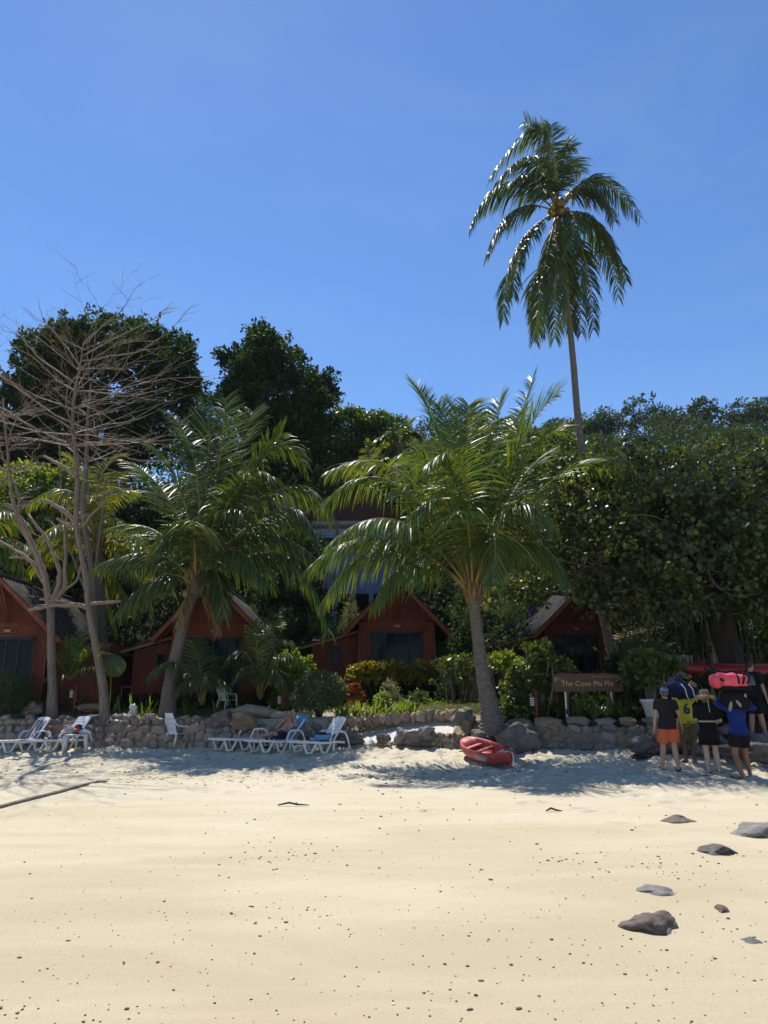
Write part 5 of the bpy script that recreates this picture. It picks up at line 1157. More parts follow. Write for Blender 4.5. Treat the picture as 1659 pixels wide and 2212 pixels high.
# elephant ear, bananas
def broad_leaf(parent, base, tip, w, mat, seed, cut=0.0, fold=.12, name='leaf'):
    r = np.random.default_rng(seed); base = Vector(base); tip = Vector(tip); d = tip - base; L = d.length; side = d.cross(Vector((0, -1, .15))).normalized(); nn = side.cross(d).normalized()
    n = 14; V = []; 
    for i in range(n + 1):
        f = i / n; ww = w * (math.sin(pi * min(1, f * .9 + .12)) ** .7) * (1 if i < n else .03) * (1 - cut * (i % 3 == 1))
        c = base.lerp(tip, f) + nn * (.18 * L * f * (1 - f) * 2) - Vector((0, 0, .12 * L * f * f))
        for s in (-1, -.5, 0, .5, 1): V.append(c + side * ww * s - nn * abs(s) * ww * fold + nn * .015 * math.sin(i * 2 + s * 3))
    Fq = [(i * 5 + j, i * 5 + j + 1, i * 5 + j + 6, i * 5 + j + 5) for i in range(n) for j in range(4)]
    o = npmesh(name, np.array([tuple(v) for v in V]), np.array(Fq), mat, parent, np.full(len(V), r.uniform(.2, .6)), smooth=True)
    MB().tube([base.lerp(tip, f) + nn * (.18 * L * f * (1 - f) * 2 + .012) - Vector((0, 0, .12 * L * f * f)) for f in np.linspace(0, .95, 8)], [.014 * (1.1 - f) for f in np.linspace(0, .95, 8)], 5).build('midrib', M['petiole'], o, smooth=True)
    return o
Y = 23.0; b = gbase(238, Y); t = thing('elephant_ear', 'single huge elephant ear leaf beside the bare tree', 'plant', b)
lp = at(240, 1462, Y) - b; tp = at(246, 1404, Y) - b
MB().tube([(0, 0, -.05), (0.02, 0, .4), tuple(lp)], [.03, .025, .015], 7).build('stalk', M['petiole'], t, smooth=True)
broad_leaf(t, lp, tp, .44, M['leaf_mid'], 3, fold=.2)
BN = [(600, 29, [(560, 1345), (585, 1310), (612, 1300), (640, 1330), (598, 1335), (630, 1300)], 'clump of banana plants right of the second bungalow'), (690, 30.5, [(660, 1345), (690, 1310), (720, 1340), (735, 1365), (672, 1325)], 'clump of banana plants left of the third bungalow'), (545, 30, [(520, 1320), (545, 1295), (570, 1325), (560, 1350)], 'banana plants peeking above the second bungalow roof')]
for k, (px, Y, tips, lab) in enumerate(BN):
    b = gbase(px, Y); t = thing('banana_plant', lab, 'plant', b); top = Vector((0, 0, 1.5))
    MB().tube([(0, 0, -.1), (0, 0, .8), tuple(top)], [.12, .10, .06], 9).build('stem', M['leaf_mid'] if False else M['petiole'], t, smooth=True)
    for i, (tx, ty) in enumerate(tips):
        tip = at(tx, ty, Y - .5 + .35 * (i % 3)) - b; mid = top.lerp(tip, .3)
        MB().tube([tuple(top), tuple(mid)], [.03, .02], 6).build('stalk', M['petiole'], t, smooth=True)
        broad_leaf(t, mid, tip, .28, M['leaf_mid'] if i % 2 else M['leaf_bright'], k * 10 + i, .25)
# small conifers on the slope
for i, (px, py, Y, h) in enumerate(((757, 1372, 29.5, 1.6), (1000, 1345, 29, 1.5), (905 + 110, 1365, 28, 1.1), (1105, 1350, 28.5, 1.8))):
    b = Vector(A(px, py, Y)); lab = ('small pale conifer left of the third bungalow roof', 'small conifer right of the third bungalow', 'low conifer bush near the frangipani', 'conifer bush left of the shaded bungalow roof')[i]
    bush(lab, b, [((0, 0, h * f), (h * .36 * (1.08 - f), h * .36 * (1.08 - f), h * .2)) for f in (.15, .32, .5, .68, .85, .98)], 320, 9, .07, M['leaf_grey'] if i == 0 else M['leaf_mid'], 620 + i, 'long', 3, 'conifer', 'conifer', shell=(.7, 1.05), cl=.12)
# pot plants and leafy shrubs behind the walkers
Y = 17.9; b = gbase(1412, Y, .0); t = thing('plant_pot', 'large chipped white plant pot behind the man in orange shorts', 'pot', b)
MB().lathe([(.19, 0), (.2, .02), (.31, .42), (.34, .44), (.34, .50), (.30, .50), (.27, .40), (.2, .36)], 24).build('pot', pmat('chipped_white_paint', [(.16, .15, .14), (.50, .50, .49), (.56, .56, .55), (.6, .6, .59)], 6, .7, .3, 20), t, smooth=True)
rosettes('broad glossy shrub growing out of the white pot', b + Vector((0, 0, .42)), [((-.1, 0, .55), (.6, .45, .4)), ((.3, 0, .8), (.45, .4, .35)), ((-.25, 0, .95), (.4, .4, .3))], 150, 11, .21, M['leaf_mid'], 630, 'paddle', name='potted_shrub', stems=8)
b = gbase(1395, 19.2); bush('heart-shaped clipped topiary behind the potted shrub', b, [((-.2, 0, 1.5), (.38, .3, .42)), ((.33, 0, 1.55), (.3, .3, .34)), ((.05, 0, 1.1), (.45, .3, .4)), ((-.1, 0, .6), (.5, .35, .5))], 900, 8, .05, M['leaf_clip'], 631, stems=4, shell=(.8, 1.02), cl=.09, rough=.1, name='topiary')
b = gbase(1310, 19.6); strap_plant('slender dark dracaena behind the name sign', b, 26, .5, .025, M['leaf_mid'], 632, name='dracaena', c=Vector((0, 0, .7)), arch=.8)
b = gbase(1345, 20.2); bush('leafy dark shrub between sign and tall palm', b, [((0, 0, .8), (.5, .4, .6)), ((.3, 0, .5), (.5, .4, .5))], 300, 9, .12, M['leaf_dark'], 633, cl=.2)
b = gbase(1172, 19.0, .38); t = strap_plant('lime green bromeliad in a dark bowl left of the sign', b, 20, .24, .02, M['leaf_bright'], 634, name='bromeliad', arch=.5)
MB().lathe([(.1, -.36), (.16, -.1), (.2, 0), (.17, 0), (.13, -.1)], 16).build('bowl', M['bark_dark'], t, smooth=True)
b = gbase(1480, 20.6, .25); rosettes('yellow croton behind the red kayaks', b, [((.1, 0, .45), (.35, .3, .18)), ((-.6, 0, .4), (.3, .3, .2))], 34, 10, .14, M['leaf_croton'], 635, name='croton_bush')
b = gbase(1545, 17.4); strap_plant('broad pale leaved plant behind the straw hat', b, 14, .75, .06, M['leaf_bright'], 636, name='broad_leaf_plant', arch=.5, c=Vector((0, 0, .3)))
b = gbase(1555, 18.2); bush('dark leafy bank behind the porters', b, [((0, 0, .5), (.6, .4, .5)), ((.9, 0, .5), (.7, .4, .5)), ((-.8, 0, .4), (.5, .4, .4))], 420, 9, .13, M['leaf_dark'], 637, cl=.2)
# epiphyte on the bare trunk
b = at(214, 1420, 21.05); strap_plant('small fern tuft growing on the bare trunk', b, 16, .3, .012, M['leaf_bright'], 640, name='epiphyte', arch=1.2)

# ================================================================== rocks and driftwood
def boulder(label, c, size, mat, seed, rz=0, ry=0, name='boulder', box=.35, rough=.22, group=None, sub=4, cat='rock'):
    me = stone_mesh(name, seed, box, rough, sub)
    rsd = random.Random(seed); off = Vector((rsd.uniform(0, 9), 0, 0))
    for v, n1 in zip(me.vertices, [v.normal.copy() for v in me.vertices]): v.co += n1 * .035 * mnoise.fractal(v.co * 5 + off, 1.0, 2.0, 4)
    me.materials.append(mat); o = link(bpy.data.objects.new(name, me)); o.location = c; o.scale = size; o.rotation_euler = (0, ry, rz)
    return tag(o, label, cat, group)
def bp(px, py, Y): return at(px, py, Y)
boulder('large ochre boulder leaning behind the first empty lounger', bp(527, 1563, 20.5), (.75, .5, .55), M['rock_ochre'], 701, .3, .3)
boulder('dark boulder left of the ochre boulder', bp(483, 1558, 20.8), (.75, .5, .62), M['rock_brown'], 702)
boulder('squared reddish boulder under the clipped left bush', bp(72, 1535, 22.0), (.62, .5, .48), M['rock_brown'], 703, .2)
boulder('flat grey slab resting on the left wall', bp(196, 1555, 21.35), (.75, .45, .24), M['rock_grey'], 704, .2, -.25)
boulder('reddish flat rock behind the bare trunk', bp(196, 1530, 22.3), (.9, .4, .28), M['rock_ochre'], 705)
boulder('rounded grey stone on the wall behind the second lounger', bp(165, 1562, 21.5), (.7, .4, .25), M['rock_grey'], 706)
boulder('grey stone on top of the far left wall', bp(90, 1558, 21.6), (.5, .4, .25), M['rock_grey'], 707)
boulder('big dark rounded boulder at the top of the ramp', bp(1005, 1556, 19.1), (.62, .5, .5), M['rock_grey'], 708, .3, .15)
boulder('wide dark rock at the foot of the ramp wall', bp(915, 1597, 19.55), (.95, .5, .42), M['rock_grey'], 709, .1)
boulder('pale grey boulder sitting on the ramp wall', bp(920, 1584, 19.45), (.5, .35, .34), M['rock_pale'], 710, .4)
boulder('large pale slab at the left end of the ramp wall', bp(868, 1592, 19.7), (.4, .35, .45), M['rock_pale'], 711, .2, .3)
boulder('dark mound of rock at the sand end of the ramp', bp(755, 1592, 20.2), (.9, .5, .4), M['rock_grey'], 712)
boulder('reddish stone beside the small step rocks', bp(830, 1596, 19.75), (.4, .3, .28), M['rock_brown'], 713)
boulder('triangular blue grey boulder right of the boat', bp(1118, 1602, 18.2), (1.1, .6, .85), M['rock_grey'], 714, .1, 0, box=.1)
boulder('dark boulder behind the beached boat', bp(1050, 1597, 18.55), (.7, .5, .5), M['rock_grey'], 715)
BR = [(1445, 1600, 16.9, .9, .5, M['rock_brown'], 'big brown rock behind the legs in orange shorts'), (1398, 1608, 17.05, .7, .42, M['rock_grey'], 'grey boulder at the right end of the dark wall'), (1505, 1612, 16.6, .4, .35, M['rock_pale'], 'pale rounded rock between the walkers'), (1600, 1608, 16.2, .7, .28, M['rock_grey'], 'long flat rock behind the woman in black'), (1575, 1622, 15.9, .55, .22, M['rock_grey'], 'flat step rock near the barefoot porter'), (1640, 1600, 16.2, .8, .35, M['rock_grey'], 'grey ledge rock under the man at the edge'), (1650, 1627, 15.3, .7, .4, M['rock_grey'], 'large smooth grey boulder at the right edge'), (1540, 1600, 16.5, .5, .3, M['rock_brown'], 'brown rock behind the straw hat woman'), (1480, 1588, 17.1, .7, .5, M['rock_brown'], 'brown rock behind the yellow shirt porter'), (1580, 1585, 16.8, .8, .4, M['rock_brown'], 'dark rock shelf behind the blue shirt porter')]
for i, (px, py, Y, w, h, m, lab) in enumerate(BR): boulder(lab, bp(px, py, Y), (w, .6, h), m, 720 + i, .1 * (i % 5 - 2))
# terrace steps for the man at the right edge
boulder('broad flat stone step below the man at the edge', Vector((8.9, 16.75, .72)), (1.6, .9, .45), M['rock_grey'], 735, .05, 0, box=.75)
def log(label, pts, rad, mat, seed, name='driftwood_log', cat='log', kn=3):
    rs = random.Random(seed); t0 = Vector(pts[0]); mb = MB(); P = []; R = []
    for k in range(len(pts) - 1):
        for s in range(6): f = s / 6; P.append(Vector(pts[k]).lerp(Vector(pts[k + 1]), f) - t0 + Vector((0, rs.gauss(0, .01), rs.gauss(0, .012)))); R.append((rad[k] + (rad[k + 1] - rad[k]) * f) * rs.uniform(.9, 1.1))
    P.append(Vector(pts[-1]) - t0); R.append(rad[-1]); mb.tube(P, R, 10)
    for k in range(kn): i = rs.randrange(2, len(P) - 2); mb.tube([P[i], P[i] + Vector((rs.uniform(-.1, .1), rs.uniform(-.2, .1), rs.uniform(.05, .22)))], [R[i] * .4, R[i] * .15], 6)
    o = mb.build(name, mat, None, smooth=True); o.location = t0; return tag(o, label, cat)
log('thick brown driftwood log above the lounging man', [bp(490, 1540, 21.0), bp(540, 1534, 21.1), bp(594, 1543, 21.2)], [.09, .18, .14], M['driftwood'], 1)
log('second driftwood log behind the reclining man', [bp(585, 1546, 21.0), bp(640, 1548, 21.0), bp(672, 1550, 21.0)], [.13, .15, .1], M['driftwood'], 2)
log('grey driftwood log on the wall behind the sand chair', [bp(246, 1550, 21.5), bp(285, 1556, 21.4), bp(325, 1566, 21.3)], [.12, .15, .07], M['driftwood'], 3)
log('long low log lying behind the sand chair', [bp(310, 1556, 21.7), bp(400, 1562, 21.5), bp(470, 1566, 21.3)], [.1, .14, .1], M['driftwood'], 4)
log('weathered log edging the bed behind the right lounger', [bp(655, 1558, 20.95), bp(700, 1560, 20.9), bp(745, 1556, 20.8)], [.12, .14, .12], M['driftwood'], 5)
log('old timber beam lying behind the left bare trunk', [bp(128, 1545, 22.3), bp(200, 1546, 22.2)], [.09, .08], M['bark_dark'], 6)
pp = MB(); pp.lathe([(.075, 0), (.075, .25), (.055, .25), (.055, 0)], 16, cap=False); o = pp.build('drain_pipe', M['concrete_grey'], None, smooth=True); o.location = bp(241, 1564, 21.15); o.rotation_euler = (radians(78), 0, .1)
tag(o, 'short grey drain pipe beside the bare trunk foot', 'pipe')
# garden lamps on red posts
def lamp(label, b, h, seed, parts=True, lean=.03):
    t = thing('garden_lamp', label, 'garden lamp', b); red = M['bamboo_trim']
    MB().tube([(0, 0, -.1), (lean, 0, h)], .05, 10).build('post', M['lamp_red'], t, smooth=True)
    ln = MB(); ln.lathe([(.0, .0), (.052, .0), (.06, .05), (.06, .2), (.05, .24)], 12, (-.1, -.02, h - .38)); lo = ln.build('lantern', M['plastic_old'], t, smooth=True)
    cg = MB()
    for k in range(4): cg.lathe([(.064, 0), (.07, .01), (.064, .02)], 12, (-.1, -.02, h - .34 + .05 * k), cap=False)
    cg.lathe([(.075, .22), (.08, .25), (.05, .3), (.0, .31)], 12, (-.1, -.02, h - .38)); cg.box((-.05, 0, h - .13), (.1, .03, .03)); cg.build('cage', M['bark_dark'], lo)
    return t
M['lamp_red'] = pmat('dull_red_paint', [(.13, .02, .015), (.2, .035, .025)], 5, .6, .2)
lamp('garden lamp on a red post between the bare trunks', gbase(162, 22.4), .92, 1)
lamp('garden lamp on a red post beside the cone shrub', gbase(612, 21.9), .72, 2, lean=0)
lamp('garden lamp post half hidden left of the sign', gbase(1157, 18.6), .75, 3, lean=0)
t = thing('shower_pipe', 'thin grey bent pipe behind the bare trunk', 'pipe', gbase(262, 24.2)); MB().tube([(0, 0, -.1), (0, 0, .75), (.3, 0, .75)], .015, 6).build('pipe', M['concrete_grey'], t)
# concrete wall pieces and stair far right
t = thing('concrete_wall', 'low grey concrete wall in the shade behind the topiary', 'wall', gbase(1450, 24.0)); MB().box((0, 0, .6), (1.6, .25, 1.6)).build('wall_block', M['concrete_grey'], t, bevel=.02); MB().bar((-.5, -.1, 1.5), (.3, -.1, 1.1), .2, .12).build('sloping_cap', M['concrete_grey'], t)
t = thing('wooden_shed', 'low dark slatted shed roof right of the shaded bungalow', 'shed', gbase(1385, 25.0))
for k in range(9): MB().bar((-.75 + .19 * k, -.4, 1.9 + .05 * k), (-.75 + .19 * k, .8, 2.1 + .05 * k), .11, .04).build('roof_slat', M['fibre'], t)
MB().box((0, .2, .9), (1.5, .9, 1.8)).build('shed_wall', M['bark_dark'], t)
# ================================================================== white plastic loungers
def lounger(label, foot_px, foot_py, Yf, rz, group, back=.95, mat=None):
    """Origin below the foot end; x runs towards the head."""
    g = at(foot_px, foot_py, Yf); z = zsand(g.x + .7 * cos(rz), g.y + .7 * sin(rz)); t = thing('sun_lounger', label, 'sun lounger', (g.x, g.y, z), rz, group); t.scale = (.92, .92, .92)
    m = mat or M['plastic']; w = .31
    # seat panel: gently dished, with lengthwise gaps cut as real slots between strips
    prof = [(0, .335), (.12, .345), (.4, .325), (.7, .30), (.95, .30), (1.14, .325)]
    def strips(mb, prof, ys, th):
        for (ya, yb) in ys:
            R = []
            for x, zz in prof: R.append([Vector((x, ya, zz)), Vector((x, yb, zz)), Vector((x, yb, zz - th)), Vector((x, ya, zz - th))])
            mb.rings(R)
    mb = MB(); strips(mb, prof, [(-w, -.155), (-.145, -.005), (.005, .145), (.155, w)], .022); mb.build('seat', m, t)
    rim = MB()
    for s in (-1, 1): strips(rim, prof + [(1.5, .30)], [(s * w - .012, s * w + .03)] if s > 0 else [(s * w - .03, s * w + .012)], .062)
    rim.box((-.012, 0, .31), (.03, 2 * w + .05, .06)); rim.box((1.2, 0, .27), (.05, 2 * w, .05)); rim.build('rim', m, t, bevel=.008)
    # backrest with four cross slots
    L = .80; a = back; dx, dz = cos(a), sin(a); bx, bz = 1.12, .315
    bk = MB(); nz = Vector((-dz, 0, dx))
    def P(u, y, off=0): return Vector((bx + dx * u, y, bz + dz * u)) + nz * (off - .03 * (1 - (2 * y / .58) ** 2))
    cuts = [0, .20, .214, .33, .344, .46, .474, .59, .604, L]
    for k in range(0, len(cuts), 2):
        u0, u1 = cuts[k], cuts[k + 1]; ww = .29 - (.03 if u1 == L else 0); R = []
        ys = np.linspace(-.29, .29, 9)
        for y in ys:
            ue = u1 - (.05 * (abs(y) / .29) ** 3 if u1 == L else 0); R.append([P(u0, y), P(ue, y), P(ue, y, -.022), P(u0, y, -.022)])
        bk.rings(R)
    for s in (-1, 1): bk.bar(P(0, s * .285, -.012), P(L - .05, s * .285, -.012), .035, .035, up=nz)
    bko = bk.build('backrest', m, t)
    # V-shaped legs, straight rear legs and curved arms on both sides
    for s in (-1, 1):
        y = s * (w - .005)
        for x0 in (.12, .62):
            lg = MB(); lg.bar((x0, y, .31), (x0 + .13, y, .02), .045, .05); lg.bar((x0 + .10, y, .02), (x0 + .30, y, .02), .045, .04); lg.bar((x0 + .28, y, .02), (x0 + .45, y, .31), .045, .05)
            if x0 < .5 or True: lg.build('leg', m, t, bevel=.006)
        MB().box((1.14, s * (w - .02), .155), (.06, .045, .31)).build('leg', m, t, bevel=.006)
        ar = MB(); y2 = s * (w + .03)
        pts = [(.98, y2, .31), (1.03, y2, .44), (1.08, y2, .53), (1.14, y2, .56), (1.32, y2, .57), (1.44, y2, .56), (1.52, y2, .50), (1.58, y2, .38), (1.64, y2, .2), (1.68, y2, .03)]
        for p, q in zip(pts, pts[1:]): ar.bar(p, q, .055, .04, up=(0, 1, 0)) if False else ar.tube([p, q], .03, 8, flat=1)
        ar.build('armrest', m, t, smooth=True)
        MB().ell((1.69, s * (w + .03), .04), (.05, .03, .045), 12, 8).build('wheel', m, t, smooth=True)
    return t
G = 'white plastic sun loungers on the sand'
L1 = lounger('white lounger with a striped towel at the left edge', -16, 1600, 19.7, 1.0, G, 1.0)
L2 = lounger('white lounger beside the plastic side table', 75, 1602, 19.7, 1.0, G, .98)
L3 = lounger('empty flat white lounger left of the lounging man', 463, 1600, 19.5, .74, G, .12)
L4 = lounger('white lounger that the man lies on', 541, 1600, 19.2, .72, G, .85)
L5 = lounger('white lounger holding dark clothes and a blue towel', 634, 1600, 18.95, .66, G, .98)
# towels: cloth sheets that follow lounger and back
def cloth(name, label, parent_obj, rows, mat, cat='towel', th=.012, seed=0, amp=.012):
    """rows: list of rows of points in the lounger's own frame; becomes a wrinkled sheet with thickness."""
    rs = random.Random(seed); Mx = Matrix.Translation(parent_obj.location) @ Matrix.Rotation(parent_obj.rotation_euler.z, 4, 'Z') @ Matrix.Scale(.92, 4)
    ny_, nx_ = len(rows), len(rows[0]); R = []
    U, Vv = 4, 4; P = np.array([[tuple(q) for q in r] for r in rows], float)
    yi = np.linspace(0, ny_ - 1, (ny_ - 1) * U + 1); xi = np.linspace(0, nx_ - 1, (nx_ - 1) * Vv + 1); G_ = np.zeros((len(yi), len(xi), 3))
    for a, yv in enumerate(yi):
        k = min(int(yv), ny_ - 2); f = yv - k; row = P[k] * (1 - f) + P[k + 1] * f
        for b_, xv in enumerate(xi):
            j = min(int(xv), nx_ - 2); g = xv - j; G_[a, b_] = row[j] * (1 - g) + row[j + 1] * g
    G_[:, :, 2] += amp * (1.2 * np.sin(np.arange(len(xi)) * .9 + seed)[None, :] * .5 + np.array([[mnoise.noise(Vector((a * .35, b_ * .35, seed))) for b_ in range(len(xi))] for a in range(len(yi))]) * 2)
    n1, n2 = G_.shape[:2]; idx = np.arange(n1 * n2).reshape(n1, n2); Fq = np.stack([idx[:-1, :-1], idx[:-1, 1:], idx[1:, 1:], idx[1:, :-1]], -1).reshape(-1, 4)
    o = npmesh(name, G_.reshape(-1, 3), Fq, mat, None, smooth=True); o.matrix_world = Mx
    sm = o.modifiers.new('thick', 'SOLIDIFY'); sm.thickness = th; sm.offset = 1
    return tag(o, label, cat)
def stripes(name, c1, c2, scale, axis='Y'):
    m, nt, b = new_mat(name); w = N(nt, 'ShaderNodeTexWave'); w.bands_direction = axis; w.inputs['Scale'].default_value = scale; w.inputs['Distortion'].default_value = .6
    tc = N(nt, 'ShaderNodeTexCoord'); nt.links.new(tc.outputs['Object'], w.inputs['Vector']); nt.links.new(ramp(nt, w.outputs['Fac'], [c1, c1, c2, c2], [0, .52, .6, 1]), b.inputs['Base Color']); b.inputs['Roughness'].default_value = .95
    add_bump(nt, b, tex_noise(nt, tc.outputs['Object'], 90, 2), .3, .004); return m
M['towel_str'] = stripes('striped_towel', (.10, .085, .10), (.42, .40, .40), 1.8)
M['towel_blue'] = pmat('blue_towel', [(.12, .34, .58), (.16, .42, .66)], 4, .95, .4, 60)
M['cloth_black'] = pmat('black_cloth', [(.012, .012, .014), (.03, .03, .032)], 5, .9, .5, 40)
def seat_rows(x0, x1, w, z=.335, n=4): return [[(x0 + (x1 - x0) * i / n, -w + 2 * w * j / 4, z + (0 if abs(j - 2) < 2 else -.012)) for j in range(5)] for i in range(n + 1)]
def back_rows(back, u0, u1, w, n=4, off=.02):
    dx, dz = cos(back), sin(back); return [[(1.12 + dx * u - dz * (off - .02), -w + 2 * w * j / 4, .315 + dz * u + dx * off) for j in range(5)] for u in np.linspace(u0, u1, n)]
cloth('beach_towel', 'striped dark towel over the back of the left lounger', L1, seat_rows(.1, 1.05, .28) + back_rows(1.0, .08, .66, .28), M['towel_str'], seed=2)
cloth('beach_towel', 'crumpled striped towel on the lounger beside the table', L2, seat_rows(.45, 1.0, .26, .35) + back_rows(.98, .05, .26, .26, 3, .05), M['towel_str'], seed=5, amp=.045)
cloth('beach_towel', 'bright blue towel behind the lounging man', L4, seat_rows(.95, 1.1, .27) + back_rows(.85, .05, .86, .30, off=.016) + [[(1.12 + cos(.85) * .86 + .06 , -.3 + .15 * j, .315 + sin(.85) * .86 - .22 - .03 * (j % 2)) for j in range(5)]], M['towel_blue'], seed=7, amp=.01)
def heap(name, label, loc, size, mat, seed, cat, sub=4):
    me = stone_mesh(name, seed, .1, .3, sub); 
    for v, n1 in zip(me.vertices, [v.normal.copy() for v in me.vertices]):
        v.co += n1 * .09 * mnoise.noise(v.co * 6 + Vector((seed, 0, 0))) + n1 * .05 * mnoise.noise(v.co * 13 + Vector((seed, 4, 0)))
        if v.co.z < -.3: v.co.z = -.3
    me.materials.append(mat); o = link(bpy.data.objects.new(name, me)); o.location = loc; o.scale = size; return tag(o, label, cat)
def on(t, x, y, z): return t.location + Matrix.Rotation(t.rotation_euler.z, 3, 'Z') @ (Vector((x, y, z)) * .92)
heap('clothes_pile', 'pile of black clothes on the right lounger', on(L5, .98, .05, .42), (.55, .42, .26), M['cloth_black'], 11, 'clothes')
heap('blue_cloth', 'turquoise patterned cloth beside the black clothes', on(L5, .84, -.14, .385), (.50, .26, .16), pmat('turquoise_print', [(.02, .03, .05), (.05, .22, .42), (.10, .38, .55), (.45, .55, .6)], 9, .9, .4, 30), 12, 'cloth')
heap('orange_bag', 'small orange strap bag on the right lounger', on(L5, 1.14, -.12, .44), (.22, .16, .12), pmat('orange_fabric', [(.02, .02, .02), (.5, .07, .03), (.62, .10, .04)], 8, .8, .3, 30), 13, 'bag')

# ================================================================== high-back armchairs
def armchair(label, px, py, Y, rz, sand_=True, mat=None):
    """Faces local +x."""
    g = at(px, py, Y); z = zsand(g.x, g.y) if sand_ else zg(g.x, g.y) + .01
    t = thing('plastic_armchair', label, 'armchair', (g.x, g.y, z), rz, 'white plastic armchairs'); m = mat or M['plastic']; t.scale = (.82, .82, .82)
    st = MB(); R = []
    for y in np.linspace(-.23, .23, 7):
        dip = .02 * (1 - (y / .23) ** 2); R.append([Vector((-.22, y, .40 - dip)), Vector((.05, y, .40 - dip * 1.2)), Vector((.25, y, .425 - dip)), Vector((.26, y, .39)), Vector((-.22, y, .37))])
    st.rings(R).build('seat', m, t, bevel=.005)
    bk = MB(); a = radians(108)
    def P(u, y, off=0): return Vector((-.22 + cos(a) * u - .05 * (y / .24) ** 2 * -1 + off, y, .38 + sin(a) * u))
    edges = np.linspace(-.22, .22, 8)
    rows = [(0, .10, True), (.10, .24, False), (.24, .28, True), (.28, .42, False), (.42, .46, True), (.46, .58, False), (.58, .72, True)]
    for (u0, u1, solid) in rows:
        tw = lambda u: 1 - .18 * max(0, (u - .5) / .22) ** 2
        for k in range(7):
            ya, yb = edges[k], edges[k + 1]
            if not solid: ya, yb = ya + .011, yb - .011
            q = [P(u0, ya * tw(u0)), P(u0, yb * tw(u0)), P(u1, yb * tw(u1)), P(u1, ya * tw(u1))]; bk.add([*q, *[v + Vector((-.018, 0, 0)) for v in q]], [(0, 1, 2, 3), (7, 6, 5, 4), (0, 4, 5, 1), (1, 5, 6, 2), (2, 6, 7, 3), (3, 7, 4, 0)])
    bk.build('backrest', m, t)
    for s in (-1, 1):
        y = s * .25
        ar = MB(); ar.tube([(-.34, y * .9, .86), (-.30, y, .74), (-.2, y * 1.04, .66), (-.02, y * 1.08, .63), (.18, y * 1.08, .63), (.25, y * 1.06, .60), (.27, y * 1.04, .5), (.29, y * 1.05, .2), (.31, y * 1.08, 0)], [.02, .025, .028, .032, .034, .034, .032, .028, .024], 8); ar.build('armrest', m, t, smooth=True)
        MB().tube([(-.21, y * .92, .42), (-.26, y * .98, .2), (-.31, y * 1.04, 0)], [.035, .03, .024], 8).build('leg', m, t, smooth=True)
    return t
armchair('white plastic armchair standing on the sand by the wall', 380, 1617, 20.6, .98)
armchair('white plastic armchair up on the garden terrace', 488, 1540, 23.6, .9, False)

# ================================================================== side table and the things on it
g = at(163, 1612, 19.9); zt_ = zsand(g.x, g.y); tb = thing('side_table', 'square white plastic side table beside the second lounger', 'table', (g.x, g.y, zt_), .35)
top = MB(); R = []
for (r_, z_) in ((.30, .40), (.315, .425), (.315, .445), (.30, .455)):
    ring = []
    for j in range(24):
        a = 2 * pi * j / 24; k = 1 / max(abs(cos(a)), abs(sin(a))) ** .8; ring.append(Vector((cos(a) * r_ * k * .9, sin(a) * r_ * k * .9, z_)))
    R.append(ring)
top.rings(R).build('table_top', M['plastic_old'], tb, smooth=False)
for sx in (-1, 1):
    for sy in (-1, 1): MB().tube([(sx * .23, sy * .23, .43), (sx * .25, sy * .25, .25), (sx * .285, sy * .285, 0)], [.06, .052, .04], 8).build('leg', M['plastic_old'], tb, smooth=True)
tz = zt_ + .455; to = lambda x, y, z=0: Vector((g.x + x, g.y + y, tz + z))
M['knit'] = pmat('beige_knit', [(.22, .19, .17), (.42, .38, .35), (.52, .48, .45)], 22, .95, .6, 40)
heap('knit_bundle', 'beige knitted bundle on the side table', to(-.17, 0, .07), (.36, .26, .22), M['knit'], 21, 'cloth')
heap('woolly_hat', 'dark brown woolly hat behind the red bottle', to(-.02, .1, .13), (.24, .2, .18), M['bark_dark'], 22, 'hat')
heap('white_bag', 'small crumpled white bag right on the table', to(.2, .02, .05), (.24, .16, .13), M['plastic'], 23, 'bag')
bt = thing('sun_cream_bottle', 'bright red sun cream bottle standing on the table', 'bottle', to(.06, -.1)); M['red_bottle'] = pmat('bright_red_plastic', [(.62, .03, .02), (.7, .045, .03)], 3, .4, .02)
MB().lathe([(.035, 0), (.042, .01), (.042, .12), (.03, .15), (.016, .155)], 14).build('bottle_body', M['red_bottle'], bt, smooth=True); MB().lathe([(.02, .15), (.02, .185), (.008, .19)], 12).build('cap', M['red_bottle'], bt, smooth=True)
mb = MB(); mb.box((.04, -.2, .025), (.16, .09, .05)); o = mb.build('black_case', M['cloth_black'], None, bevel=.01); o.location = to(0, 0); tag(o, 'flat black case under the red bottle', 'case')
cb = MB(); cb.tube([Vector((-.04, -.3, .0)) + Vector((.12 * sin(k * .55) - .1, -.01 * k % .02, -.10 + .11 * cos(k * .55))) for k in range(12)], .007, 6); cb.tube([Vector((.14, -.3, 0)) + Vector((.1 * sin(k * .6), 0, -.06 + .08 * cos(k * .6))) for k in range(10)], .007, 6); o = cb.build('black_cable', M['cloth_black'], None, smooth=True); o.location = to(0, 0, .02); tag(o, 'thin black cable hanging in loops off the table', 'cable')
